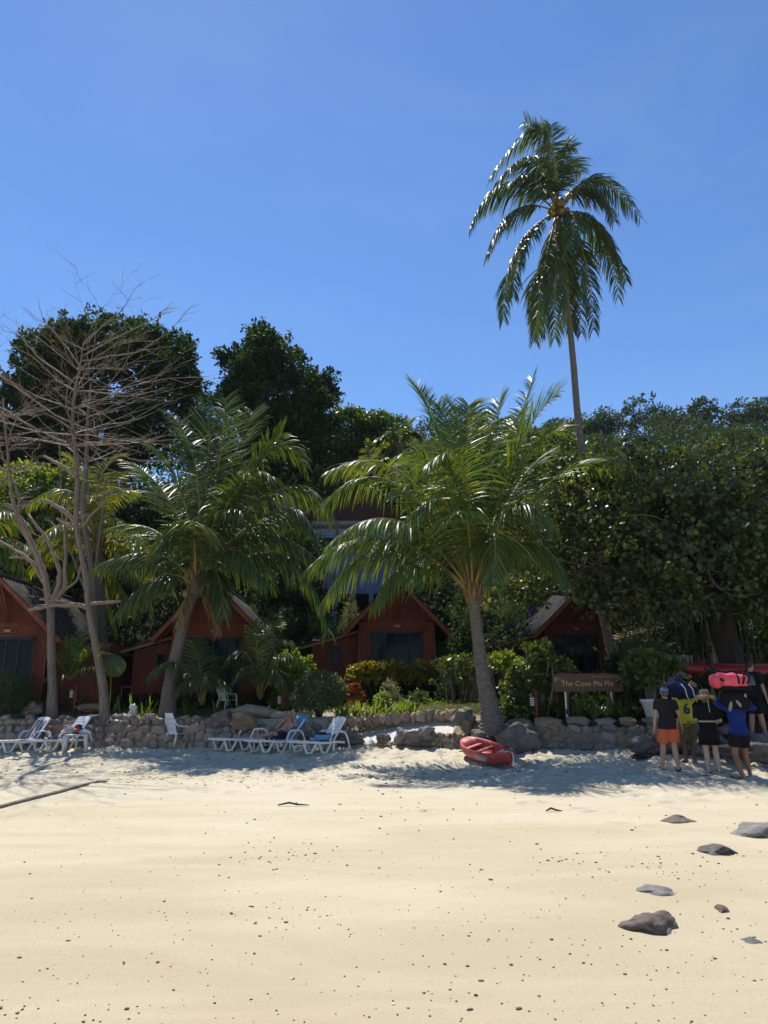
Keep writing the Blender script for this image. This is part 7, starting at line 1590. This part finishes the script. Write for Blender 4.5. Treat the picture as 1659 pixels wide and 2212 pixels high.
class Person:
    """Standing figure facing local +y. Joints in metres for a height of 1.75, scaled by s."""
    def __init__(s, label, skin, loc, rz=0, H=1.75, name='person', **J):
        s.t = thing(name, label, 'person', loc, rz); s.k = H / 1.75; s.skin = skin
        j = dict(pel=V3(0, 0, .96), chest=V3(0, .0, 1.28), neck=V3(0, -.02, 1.50), head=V3(0, .01, 1.635), look=V3(0, 1, 0),
                 shL=V3(-.185, -.01, 1.43), shR=V3(.185, -.01, 1.43), elL=V3(-.25, -.03, 1.14), elR=V3(.25, -.03, 1.14), wrL=V3(-.27, .04, .90), wrR=V3(.27, .04, .90),
                 hipL=V3(-.09, 0, .90), hipR=V3(.09, 0, .90), knL=V3(-.10, .02, .50), knR=V3(.10, .02, .50), anL=V3(-.11, -.02, .085), anR=V3(.11, -.02, .085), ftL=V3(-.15, 1, 0), ftR=V3(.15, 1, 0), curl=.5, wide=1.0)
        j.update(J); s.j = {q: (v * s.k if isinstance(v, Vector) and q not in ('look', 'ftL', 'ftR', 'haL', 'haR', 'paL', 'paR', 'thL', 'thR') else v) for q, v in j.items()}
        s.bodymesh()
    def torso(s, mb, e=0.0, z0=None, z1=None, cap=True):
        j = s.j; k = s.k; w = j['wide']; ax = (j['shR'] - j['shL']); ax.z = 0; ax.normalize(); hx = (j['hipR'] - j['hipL']).normalized(); R = []
        sec = [(-.10, .150, .105), (0.0, .165, .115), (.08, .155, .110), (.16, .145, .102), (.26, .158, .108), (.36, .172, .112), (.44, .172, .100), (.50, .135, .080), (.545, .07, .06)]
        for (h, rx, ry) in sec:
            f = min(1, max(0, (h + .1) / .6)); 
            if h <= .32: c = j['pel'].lerp(j['chest'], h / .32)
            else: c = j['chest'].lerp(j['neck'], (h - .32) / .22)
            a = hx.lerp(ax, f).normalized(); up = (j['neck'] - j['pel']).normalized(); fw = up.cross(a).normalized()
            if z0 is not None and h < z0: continue
            if z1 is not None and h > z1: continue
            R.append(ering(c, a, fw, (rx * w + e) * k, (ry * w + e) * k))
        mb.rings(R)
    def bodymesh(s):
        j = s.j; k = s.k; mb = MB(); s.torso(mb)
        mb.cone(j['neck'] - V3(0, 0, .04), .058 * k, j['head'] - V3(0, 0, .05) * k, .052 * k); head(mb, j['head'], j['look'], k)
        for q in 'LR':
            sh, el, wr = j['sh' + q], j['el' + q], j['wr' + q]; mb.cone(sh.lerp(j['chest'], .12), .066 * k, sh.lerp(el, .25), .054 * k); mb.cone(sh.lerp(el, .2), .052 * k, el, .040 * k); mb.cone(el, .041 * k, el.lerp(wr, .35), .041 * k); mb.cone(el.lerp(wr, .35), .041 * k, wr, .027 * k)
            sg = -1 if q == 'L' else 1; d = j.get('ha' + q, wr - el); hand(mb, wr, d, j.get('pa' + q, V3(-sg, .15, 0)), j.get('th' + q, V3(0, 1, 0)), j['curl'], k)
            hp, kn, an = j['hip' + q], j['kn' + q], j['an' + q]; mb.cone(hp + V3(0, 0, .02), .102 * k, hp.lerp(kn, .4), .088 * k); mb.cone(hp.lerp(kn, .4), .088 * k, kn, .062 * k); mb.cone(kn, .062 * k, kn.lerp(an, .32) - j['ft' + q].normalized() * .014, .064 * k); mb.cone(kn.lerp(an, .32) - j['ft' + q].normalized() * .014, .064 * k, an, .038 * k); foot(mb, an, j['ft' + q], k)
        s.body = remeshed('body', mb, s.skin, s.t, .0105)
    def shirt(s, mat, sleeve=.55, hem=-.06, e=.022, name='shirt'):
        j = s.j; k = s.k; mb = MB(); s.torso(mb, e, None if hem < 0 else hem)
        if hem < -.02:
            hx = (j['hipR'] - j['hipL']).normalized(); fw = V3(0, 0, 1).cross(hx); c = j['pel'] + V3(0, 0, hem) * k; mb.rings([ering(c, hx, fw, .208 * j['wide'] * k, .168 * k), ering(j['pel'] + V3(0, 0, .06) * k, hx, fw, .19 * j['wide'] * k, .15 * k)])
        for q in 'LR':
            sh, el, wr = j['sh' + q], j['el' + q], j['wr' + q]; mb.cone(sh.lerp(j['chest'], .3), .075 * k, sh, .072 * k)
            if sleeve <= 1: mb.tube([sh, sh.lerp(el, sleeve * .5), sh.lerp(el, sleeve)], [.074 * k, .072 * k, .070 * k], 14)
            else:
                mb.cone(sh, .072 * k, el, .056 * k); e2 = el.lerp(wr, sleeve - 1); mb.tube([el, el.lerp(e2, .5), e2], [.056 * k, .055 * k, .043 * k], 14)
        return remeshed(name, mb, mat, s.t, .011, 6, .012)
    def shorts(s, mat, length=.75, e=.022, name='shorts', top=.03, flare=1.12):
        j = s.j; k = s.k; mb = MB(); hx = (j['hipR'] - j['hipL']).normalized(); fw = V3(0, 0, 1).cross(hx)
        mb.rings([ering(j['pel'] + V3(0, 0, -.08) * k, hx, fw, (.17 + e) * j['wide'] * k, (.118 + e) * k), ering(j['pel'] + V3(0, 0, .0), hx, fw, (.168 + e) * j['wide'] * k, (.115 + e) * k), ering(j['pel'] + V3(0, 0, top) * k, hx, fw, (.152 + e) * j['wide'] * k, (.106 + e) * k)])
        for q in 'LR':
            hp, kn = j['hip' + q], j['kn' + q]; a = hp.lerp(kn, length); mb.tube([hp + V3(0, 0, .05), hp.lerp(kn, length * .5), a], [.108 * k, (.092 + e * .5) * k * flare, (.082 + e) * k * flare], 16)
        return remeshed(name, mb, mat, s.t, .011, 5, .010)
    def skirt(s, mat, length=.75, name='skirt'):
        j = s.j; k = s.k; hx = (j['hipR'] - j['hipL']).normalized(); fw = V3(0, 0, 1).cross(hx); c0 = j['pel'] + V3(0, 0, .14) * k; c1 = (j['knL'] + j['knR']) / 2; e = j['pel'].lerp(c1, length)
        n = 40; R = []
        for (c, rx, ry, w) in ((c0, .165, .12, 0), (j['pel'], .195, .15, .0), (j['pel'].lerp(e, .5), .215, .17, .02), (e, .235, .185, .045), (e + V3(0, 0, .012), .22, .17, .045)):
            R.append([c + hx * (rx * k * cos(2 * pi * q / n) * (1 + w * sin(q * 1.7))) + fw * (ry * k * sin(2 * pi * q / n) * (1 + w * sin(q * 1.7 + 1))) for q in range(n)])
        return MB().rings(R).build(name, mat, s.t, smooth=True)
    def hair(s, mat, drop=.02, r=1.08, name='hair'):
        c = s.j['head']; k = s.k; f = s.j['look'].normalized(); sd = f.cross(V3(0, 0, 1)).normalized(); u = V3(0, 0, 1); Mx = Matrix((sd, f, u)).transposed(); mb = MB()
        mb.ell(c + u * .036 * k - f * .016 * k, (.079 * k * r, .094 * k * r, .090 * k * r), 18, 12, Mx); mb.ell(c - f * .05 * k - u * (.01 + drop) * k, (.066 * k * r, .048 * k * r, (.055 + drop) * k), 14, 10, Mx)
        return remeshed(name, mb, mat, s.t, .009, 3)
    def slippers(s, mat):
        for q in 'LR':
            an = s.j['an' + q]; f = s.j['ft' + q].normalized(); c = V3(an.x, an.y, .008) + f * .045; sd = f.cross(V3(0, 0, 1)).normalized(); n = 18
            rg = lambda z: [c + f * (.15 * cos(2 * pi * i / n)) + sd * ((.05 + .01 * cos(2 * pi * i / n)) * sin(2 * pi * i / n)) + V3(0, 0, z) for i in range(n)]
            so = MB().rings([rg(-.012), rg(.008)]).build('sandal', mat, s.t, bevel=.003); MB().tube([c - sd * .05 + V3(0, 0, .01), c + f * .03 - sd * .03 + V3(0, 0, .06), c + f * .08 + V3(0, 0, .035), c + f * .03 + sd * .03 + V3(0, 0, .06), c + sd * .05 + V3(0, 0, .01)], .009, 6).build('strap', mat, so, smooth=True)

def feet_at(px, py): 
    q = ground_at(px, py); return V3(q.x, q.y, zsand(q.x, q.y))
# ---- man in black T-shirt, orange shorts and blue cap
M['shirt_black'] = cloth_mat('washed_black_cotton', (.022, .021, .023)); M['shirt_dark'] = cloth_mat('black_cotton', (.010, .010, .012)); M['shirt_blue'] = cloth_mat('navy_blue_shirt', (.010, .028, .15)); M['shirt_yellow'] = cloth_mat('yellow_jersey', (.50, .44, .025)); M['khaki'] = cloth_mat('khaki_shorts', (.11, .095, .035)); M['navy'] = cloth_mat('navy_trunks', (.022, .024, .05))
M['orange'] = pmat('orange_print', [(.52, .09, .03), (.62, .13, .045), (.56, .10, .035), (.78, .42, .24)], 26, .85, .3, 20, (1, 1, 1))
f = feet_at(1452, 1664)
m1 = Person('man in black T-shirt, orange patterned shorts and blue cap', M['skin_fair'], f, 0, 1.66, wide=1.06, look=V3(.15, 1, -.12), elL=V3(-.27, -.03, 1.15), wrL=V3(-.285, .03, .89), elR=V3(.26, -.03, 1.15), wrR=V3(.33, .06, .91), hipL=V3(-.10, 0, .90), hipR=V3(.10, 0, .90), anL=V3(-.15, .14, .085), knL=V3(-.11, .10, .50), anR=V3(.11, -.06, .085), knR=V3(.10, .0, .50), ftR=V3(.5, 1, 0), ftL=V3(0, 1, 0), thL=V3(0, 1, 0), thR=V3(0, 1, 0))
m1.shirt(M['shirt_black'], .6, -.10); m1.shorts(M['orange'], .80, .03, flare=1.2); m1.hair(M['hair_brown'], .02, 1.04); m1.slippers(M['cloth_black'])
def cap(p, mat):
    c = p.j['head']; k = p.k; fwd = p.j['look'].normalized(); fwd.z = 0; fwd.normalize(); sd = fwd.cross(V3(0, 0, 1)); mb = MB(); R = []
    for i in range(7):
        a = i / 6 * pi / 2; R.append(ering(c + V3(0, 0, .035 + .098 * sin(a)) * k - fwd * .008, sd, fwd, max(.004, .094 * cos(a)) * k, max(.004, .112 * cos(a)) * k, 24))
    co = mb.rings(R).build('cap', mat, p.t, smooth=True); br = MB(); n = 14; V_ = []
    for i in range(n + 1):
        a = pi * i / n; 
        for z_ in (0, .008): V_.append(c + sd * (.085 * cos(a)) * k + fwd * (.07 + .11 * sin(a)) * k + V3(0, 0, .03 - .02 * sin(a) + z_) * k); V_.append(c + sd * (.08 * cos(a)) * k + fwd * (.06 + .02 * sin(a)) * k + V3(0, 0, .035 + z_) * k)
    br.add(V_, [q for i in range(n) for q in ((4 * i, 4 * i + 1, 4 * i + 5, 4 * i + 4), (4 * i + 2, 4 * i + 6, 4 * i + 7, 4 * i + 3), (4 * i, 4 * i + 4, 4 * i + 6, 4 * i + 2))]); br.build('brim', mat, co)
    MB().tube([c - fwd * .112 * k + sd * .045 * k + V3(0, 0, .05), c - fwd * .122 * k + V3(0, 0, .075), c - fwd * .112 * k - sd * .045 * k + V3(0, 0, .05)], .006, 6).build('strap_opening', M['cloth_black'], co, smooth=True)
M['cap_blue'] = pmat('pale_blue_cotton', [(.13, .24, .50), (.17, .30, .58)], 8, .9, .3, 50); cap(m1, M['cap_blue'])

# ---- woman in black with straw hat
f = feet_at(1541, 1669)
m2 = Person('woman in black top and skirt with a wide straw hat', M['skin_pale'], f, -.12, 1.58, look=V3(-.1, 1, -.1), shL=V3(-.17, -.01, 1.42), shR=V3(.17, -.01, 1.42), elL=V3(-.23, .06, 1.15), wrL=V3(-.16, .26, 1.10), elR=V3(.27, -.02, 1.13), wrR=V3(.22, .20, 1.05), haR=V3(-.3, 1, 0), paR=V3(0, 0, -1), thR=V3(-1, 0, 0), haL=V3(.2, 1, 0), paL=V3(0, 0, -1), thL=V3(1, 0, 0), anL=V3(-.09, .02, .085), anR=V3(.11, -.06, .085))
m2.shirt(M['shirt_dark'], .92, .10, .035); m2.skirt(M['shirt_dark'], .78); m2.hair(M['hair_brown'], .06, 1.06); m2.slippers(M['cloth_black'])
hb = MB(); hx = V3(1, 0, 0); hb.rings([ering(m2.j['pel'] + V3(0, 0, z_), V3(1, 0, 0), V3(0, 1, 0), .172, .128, 24) for z_ in (.12, .15)]); hb.build('belt', pmat('cream_belt', [(.4, .36, .28), (.5, .46, .37)], 8, .8, .2), m2.t, smooth=True)
c = m2.j['head']; mb = MB(); R = []; n = 36
for (r_, z_) in ((.21, .03), (.16, .045), (.105, .055), (.102, .09), (.092, .14), (.06, .165), (.01, .172)): R.append([c + V3(r_ * cos(2 * pi * q / n), r_ * sin(2 * pi * q / n) * .97, z_ - .005 + (.03 * sin(q * .55) * (r_ / .21) ** 3) - (.05 * (r_ > .2)))for q in range(n)])
R = [[v + V3(0, 0, -.006) for v in R[0]]] + R
ho = mb.rings(R, cap=True).build('straw_hat', pmat('straw', [(.16, .10, .055), (.25, .165, .095), (.33, .23, .14)], 14, .9, .5, 60), m2.t, smooth=True)
MB().tube([c + V3(.0, -.14, .03), c + V3(.01, -.15, -.06), c + V3(.015, -.16, -.2), c + V3(.02, -.165, -.3)], .007, 6).build('hat_cord', M['plastic_old'], ho, smooth=True)

# ---- boy in yellow jersey carrying a rucksack on his shoulder
f = feet_at(1486, 1645); f.y = 16.15; f.x = at(1486, 1600, 16.15).x; f.z = zsand(f.x, f.y) + .02
m3 = Person('porter in yellow number 6 jersey carrying a dark rucksack', M['skin_dark'], f, .1, 1.56, neck=V3(-.02, .02, 1.49), head=V3(.02, .05, 1.62), look=V3(.3, 1, 0), shR=V3(.18, 0, 1.45), elR=V3(.30, .02, 1.62), wrR=V3(.17, .02, 1.82), haR=V3(-.6, 0, .5), paR=V3(0, 1, 0), elL=V3(-.20, .15, 1.62), wrL=V3(-.12, .06, 1.80), haL=V3(.6, 0, .4))
m3.shirt(M['shirt_yellow'], .6, -.04, .03); m3.shorts(M['khaki'], .95, .04, flare=1.15); m3.hair(M['hair_dark'])
tx = bpy.data.curves.new('number', 'FONT'); tx.body = '6'; tx.size = .30; tx.extrude = .004; tx.offset = .008; tx.align_x = 'CENTER'; tx.align_y = 'CENTER'
o = text_mesh(tx, 'jersey_number', cloth_mat('dark_blue_print', (.02, .05, .12)), m3.t); o.location = (-.03, -.150, 1.12); o.rotation_euler = (radians(86), radians(-4), radians(-3))
def pack(label, c, r, mat, seed, rz=0, tilt=0, name='rucksack', straps=True, cat='rucksack'):
    me = stone_mesh(name, seed, .45, .10, 4)
    for v, n1 in zip(me.vertices, [v.normal.copy() for v in me.vertices]): v.co += n1 * .03 * mnoise.noise(v.co * 5 + V3(seed, 0, 0))
    me.materials.append(mat); t = thing(name, label, cat, c, rz); b = link(bpy.data.objects.new('bag_body', me), t); b.scale = r; b.rotation_euler = (0, tilt, 0); return t
M['navy_bag'] = cloth_mat('navy_nylon', (.012, .025, .06), (1, 1, 1), 6); M['black_bag'] = cloth_mat('black_nylon', (.010, .011, .013), (1, 1, 1), 6)
H3 = m3.t.location + V3(-.02, -.02, 1.53)
t = pack('dark blue rucksack carried on the yellow porter\'s shoulder', H3, (.66, .42, .44), M['navy_bag'], 51, .2, .25)
for dx in (-.08, .10): MB().tube([(dx - .06, -.20, .12), (dx, -.24, .02), (dx + .04, -.22, -.12), (dx + .1, -.2, -.26)], .014, 6, flat=.5).build('strap', M['plastic_old'], t, smooth=True)
MB().box((.16, -.18, .12), (.16, .06, .09), Matrix.Rotation(.6, 3, 'Y')).build('side_pocket', M['skin_tan'], t, bevel=.015)

# ---- barefoot porter in blue with two bags on his shoulders
f = feet_at(1608, 1682)
m4 = Person('barefoot porter in blue long-sleeved shirt and black shorts', M['skin_tan'], f, -.05, 1.62, neck=V3(0, .03, 1.47), head=V3(0, .13, 1.58), look=V3(0, 1, -.4), shL=V3(-.19, 0, 1.42), elL=V3(-.34, .10, 1.50), wrL=V3(-.20, .14, 1.68), haL=V3(.6, .1, .5), paL=V3(0, 1, 0), shR=V3(.19, 0, 1.44), elR=V3(.40, .06, 1.42), wrR=V3(.20, .10, 1.72), haR=V3(-.5, 0, .7), paR=V3(0, 1, 0),
            anL=V3(-.09, -.14, .085), knL=V3(-.11, .06, .49), anR=V3(.19, .14, .085), knR=V3(.13, .14, .49), hipL=V3(-.095, 0, .90), hipR=V3(.095, 0, .90), ftL=V3(.1, 1, 0), ftR=V3(.3, 1, 0))
m4.shirt(M['shirt_blue'], 1.75, -.05, .026); m4.shorts(M['shirt_dark'], .62, .03, flare=1.1); m4.hair(M['hair_dark'])
H4 = m4.t.location + V3(-.02, .02, 1.47)
t = pack('black backpack with beige panels resting on the porter\'s neck', H4 + V3(.02, -.04, 0), (.66, .42, .36), M['black_bag'], 53, 0, .05, 'backpack', cat='backpack')
M['beige'] = cloth_mat('beige_panel', (.30, .26, .20), (1, 1, 1), 6)
for (x, z, a) in ((-.03, -.05, -.5), (.10, .03, .4), (-.19, -.12, .3)):
    b = MB(); b.ell((x, -.185, z), (.035, .02, .10), 10, 8, Matrix.Rotation(a, 3, 'Y')); b.build('beige_panel', M['beige'], t, smooth=True)
# pink duffel
M['pink'] = pmat('coral_red_tarpaulin', [(.62, .05, .08), (.72, .075, .11), (.80, .12, .16)], 5, .45, .35, 9, spec=.4)
D0 = H4 + V3(-.05, -.02, .36); t = thing('duffel_bag', 'coral red duffel bag with black straps on top of the backpack', 'duffel bag', D0, .08)
R = []; n = 28
for i in range(15):
    u = i / 14; x = (u - .5) * .78; e = abs(2 * u - 1); k = (1 - e ** 5) ** .5 if e < 1 else .02; k = max(k, .25 if 0 < i < 14 else .1)
    R.append([V3(x, .19 * k * cos(q) * abs(cos(q)) ** -.25 if abs(cos(q)) > .01 else 0, .16 * k * sin(q) * max(abs(sin(q)), .02) ** -.25 + .012 * sin(i * 1.3 + q * 2) - .05 * (x / .39) * .3) for q in np.linspace(0, 2 * pi, n + 1)[:-1]])
MB().rings(R).build('bag_body', M['pink'], t, smooth=True)
b = MB(); b.box((.06, 0, -.135), (.62, .36, .09)); b.build('black_base', M['black_bag'], t, bevel=.03)
for x in (.10, .20, .30):
    pts = [V3(x + .06 * sin(q) * (x > .15), .20 * cos(q), .165 * sin(q) + .006) for q in np.linspace(-.4, pi + .4, 16)]; MB().tube(pts, .02, 6, flat=.4).build('strap', M['black_bag'], t, smooth=True)
MB().tube([(-.3, 0, .14), (-.2, -.02, .19), (-.05, 0, .18), (.1, .02, .2), (.22, 0, .17)], .02, 6).build('carry_handle', M['black_bag'], t, smooth=True)
lg = MB(); lc = V3(-.26, -.196, -.0)
for k, rr_ in enumerate((.075, .055, .035)): lg.tube([lc + V3(-.02 + rr_ * cos(a), -.003, -.02 + rr_ * sin(a)) for a in np.linspace(.1, 1.5, 7)], .009, 5)
lg.build('logo', M['black_bag'], t, smooth=True)
for k, w_ in enumerate(('THE', 'NORTH', 'FACE')):
    tx = bpy.data.curves.new('logo_text', 'FONT'); tx.body = w_; tx.size = .03; tx.extrude = .001; tx.align_x = 'LEFT'; q = text_mesh(tx, 'logo_text', M['black_bag'], t); q.location = lc + V3(-.04, -.004, -.05 - .026 * k); q.rotation_euler = (radians(90), 0, 0)

# ---- man in black at the right edge, looking right, up on the stone step
f = V3(*at(1641, 1604, 16.6)); f.z = .93
m5 = Person('man in black clothes at the right edge looking right', M['skin_mid'], f, -.9, 1.66, look=V3(.1, 1, .05), elL=V3(-.25, .06, 1.16), wrL=V3(-.20, .26, 1.06), haL=V3(.2, 1, -.2), paL=V3(0, 0, -1), thL=V3(1, 0, 0), elR=V3(.25, -.02, 1.15), wrR=V3(.27, .05, .91), anL=V3(-.12, -.05, .085), anR=V3(.12, .10, .085))
m5.shirt(M['shirt_dark'], .8, -.05, .035); m5.shorts(M['shirt_dark'], .9, .035, flare=1.15); m5.hair(M['hair_dark'], -.01, 1.03); m5.slippers(pmat('pinkish_sandal', [(.35, .2, .18), (.4, .24, .2)], 6, .7, .1)); face_details(m5.t, m5.j['head'], m5.j['look'], m5.k)
heap('shiny_bag', 'small shiny dark bag in the hands of the man at the edge', m5.t.location + V3(-.12, -.18, 1.2), (.16, .14, .26), pmat('glossy_dark_plastic', [(.02, .02, .022), (.06, .06, .065), (.3, .3, .3)], 8, .25, .5, 20, spec=.6), 61, 'bag')

# ---- man lying on the lounger
def lying_man():
    t = thing('person', 'shirtless man in dark trunks reclining on a lounger', 'person', L4.location, L4.rotation_euler.z); t.scale = (.92, .92, .92); mb = MB(); a = .85; dx, dz = cos(a), sin(a)
    pel = V3(1.05, 0, .46); ch = pel + V3(dx * .34, 0, dz * .34 + .02); nk = pel + V3(dx * .55, 0, dz * .55 + .02); hd = nk + V3(.02, 0, .155); R = []
    up = (nk - pel).normalized(); ax = V3(0, 1, 0); fw = ax.cross(up)
    for (h, rx, ry) in ((-.10, .15, .10), (0, .165, .115), (.10, .16, .115), (.2, .16, .11), (.32, .175, .118), (.42, .175, .10), (.49, .13, .08), (.54, .07, .06)): R.append(ering(pel + up * h, ax, fw, rx, ry))
    mb.rings(R); mb.cone(nk, .058, hd - V3(.01, 0, .05), .053); look = V3(-1, -.25, -.15); head(mb, hd, look, 1.0)
    for s in (-1, 1):
        sh = nk + V3(-.02, s * .185, -.06); el = V3(1.10, s * .30, .60) if s < 0 else V3(1.02, s * .28, .62); wr = hd + V3(-.16, s * .05, -.10)
        mb.cone(sh, .062, el, .042); mb.cone(el, .042, el.lerp(wr, .35), .041); mb.cone(el.lerp(wr, .35), .041, wr, .027); hand(mb, wr, V3(-.2, -s * .6, .7), V3(.4, -s, 0), V3(-.5, 0, .5), .9)
        hp = pel + V3(-.06, s * .09, -.02); kn = V3(.62, s * .10 + (.02 if s > 0 else -.02), .50 if s < 0 else .44); an = V3(.22, s * .07, .41)
        mb.cone(hp, .098, hp.lerp(kn, .4), .082); mb.cone(hp.lerp(kn, .4), .082, kn, .056); mb.cone(kn, .056, kn.lerp(an, .35), .056); mb.cone(kn.lerp(an, .35), .056, an, .036)
        q = V3(-.25, s * .12, 1).normalized(); mb.cone(an + V3(-.03, 0, -.015), .040, an + V3(-.01, 0, 0) + q * .10, .034); mb.cone(an + V3(-.04, 0, -.01), .036, an + q * .15 + V3(-.02, 0, 0), .03)
        for k in range(5): mb.cone(an + q * .15 + V3(-.02, (k - 2) * .015, 0), .012, an + q * (.185 - .006 * k) + V3(-.02, (k - 2) * .016, 0), .010, 8)
    remeshed('body', mb, M['skin_mid'], t, .0105)
    sh = MB(); sh.rings([ering(pel + up * h, ax, fw, rx + .015, ry + .015) for (h, rx, ry) in ((-.11, .15, .10), (0, .168, .118), (.07, .162, .116))])
    for s in (-1, 1): hp = pel + V3(-.06, s * .09, -.02); kn = V3(.62, s * .12, .50 if s < 0 else .44); sh.tube([hp + V3(.04, 0, 0), hp.lerp(kn, .35), hp.lerp(kn, .6)], [.114, .104, .092], 14)
    remeshed('trunks', sh, M['navy'], t, .01, 4)
    h = MB(); f = look.normalized(); h.ell(hd + V3(0, 0, .036) - f * .014, (.090, .088, .086), 16, 12); ho = remeshed('hair', h, M['hair_dark'], t, .009, 2); face_details(t, hd, look)
    return t
lying_man()
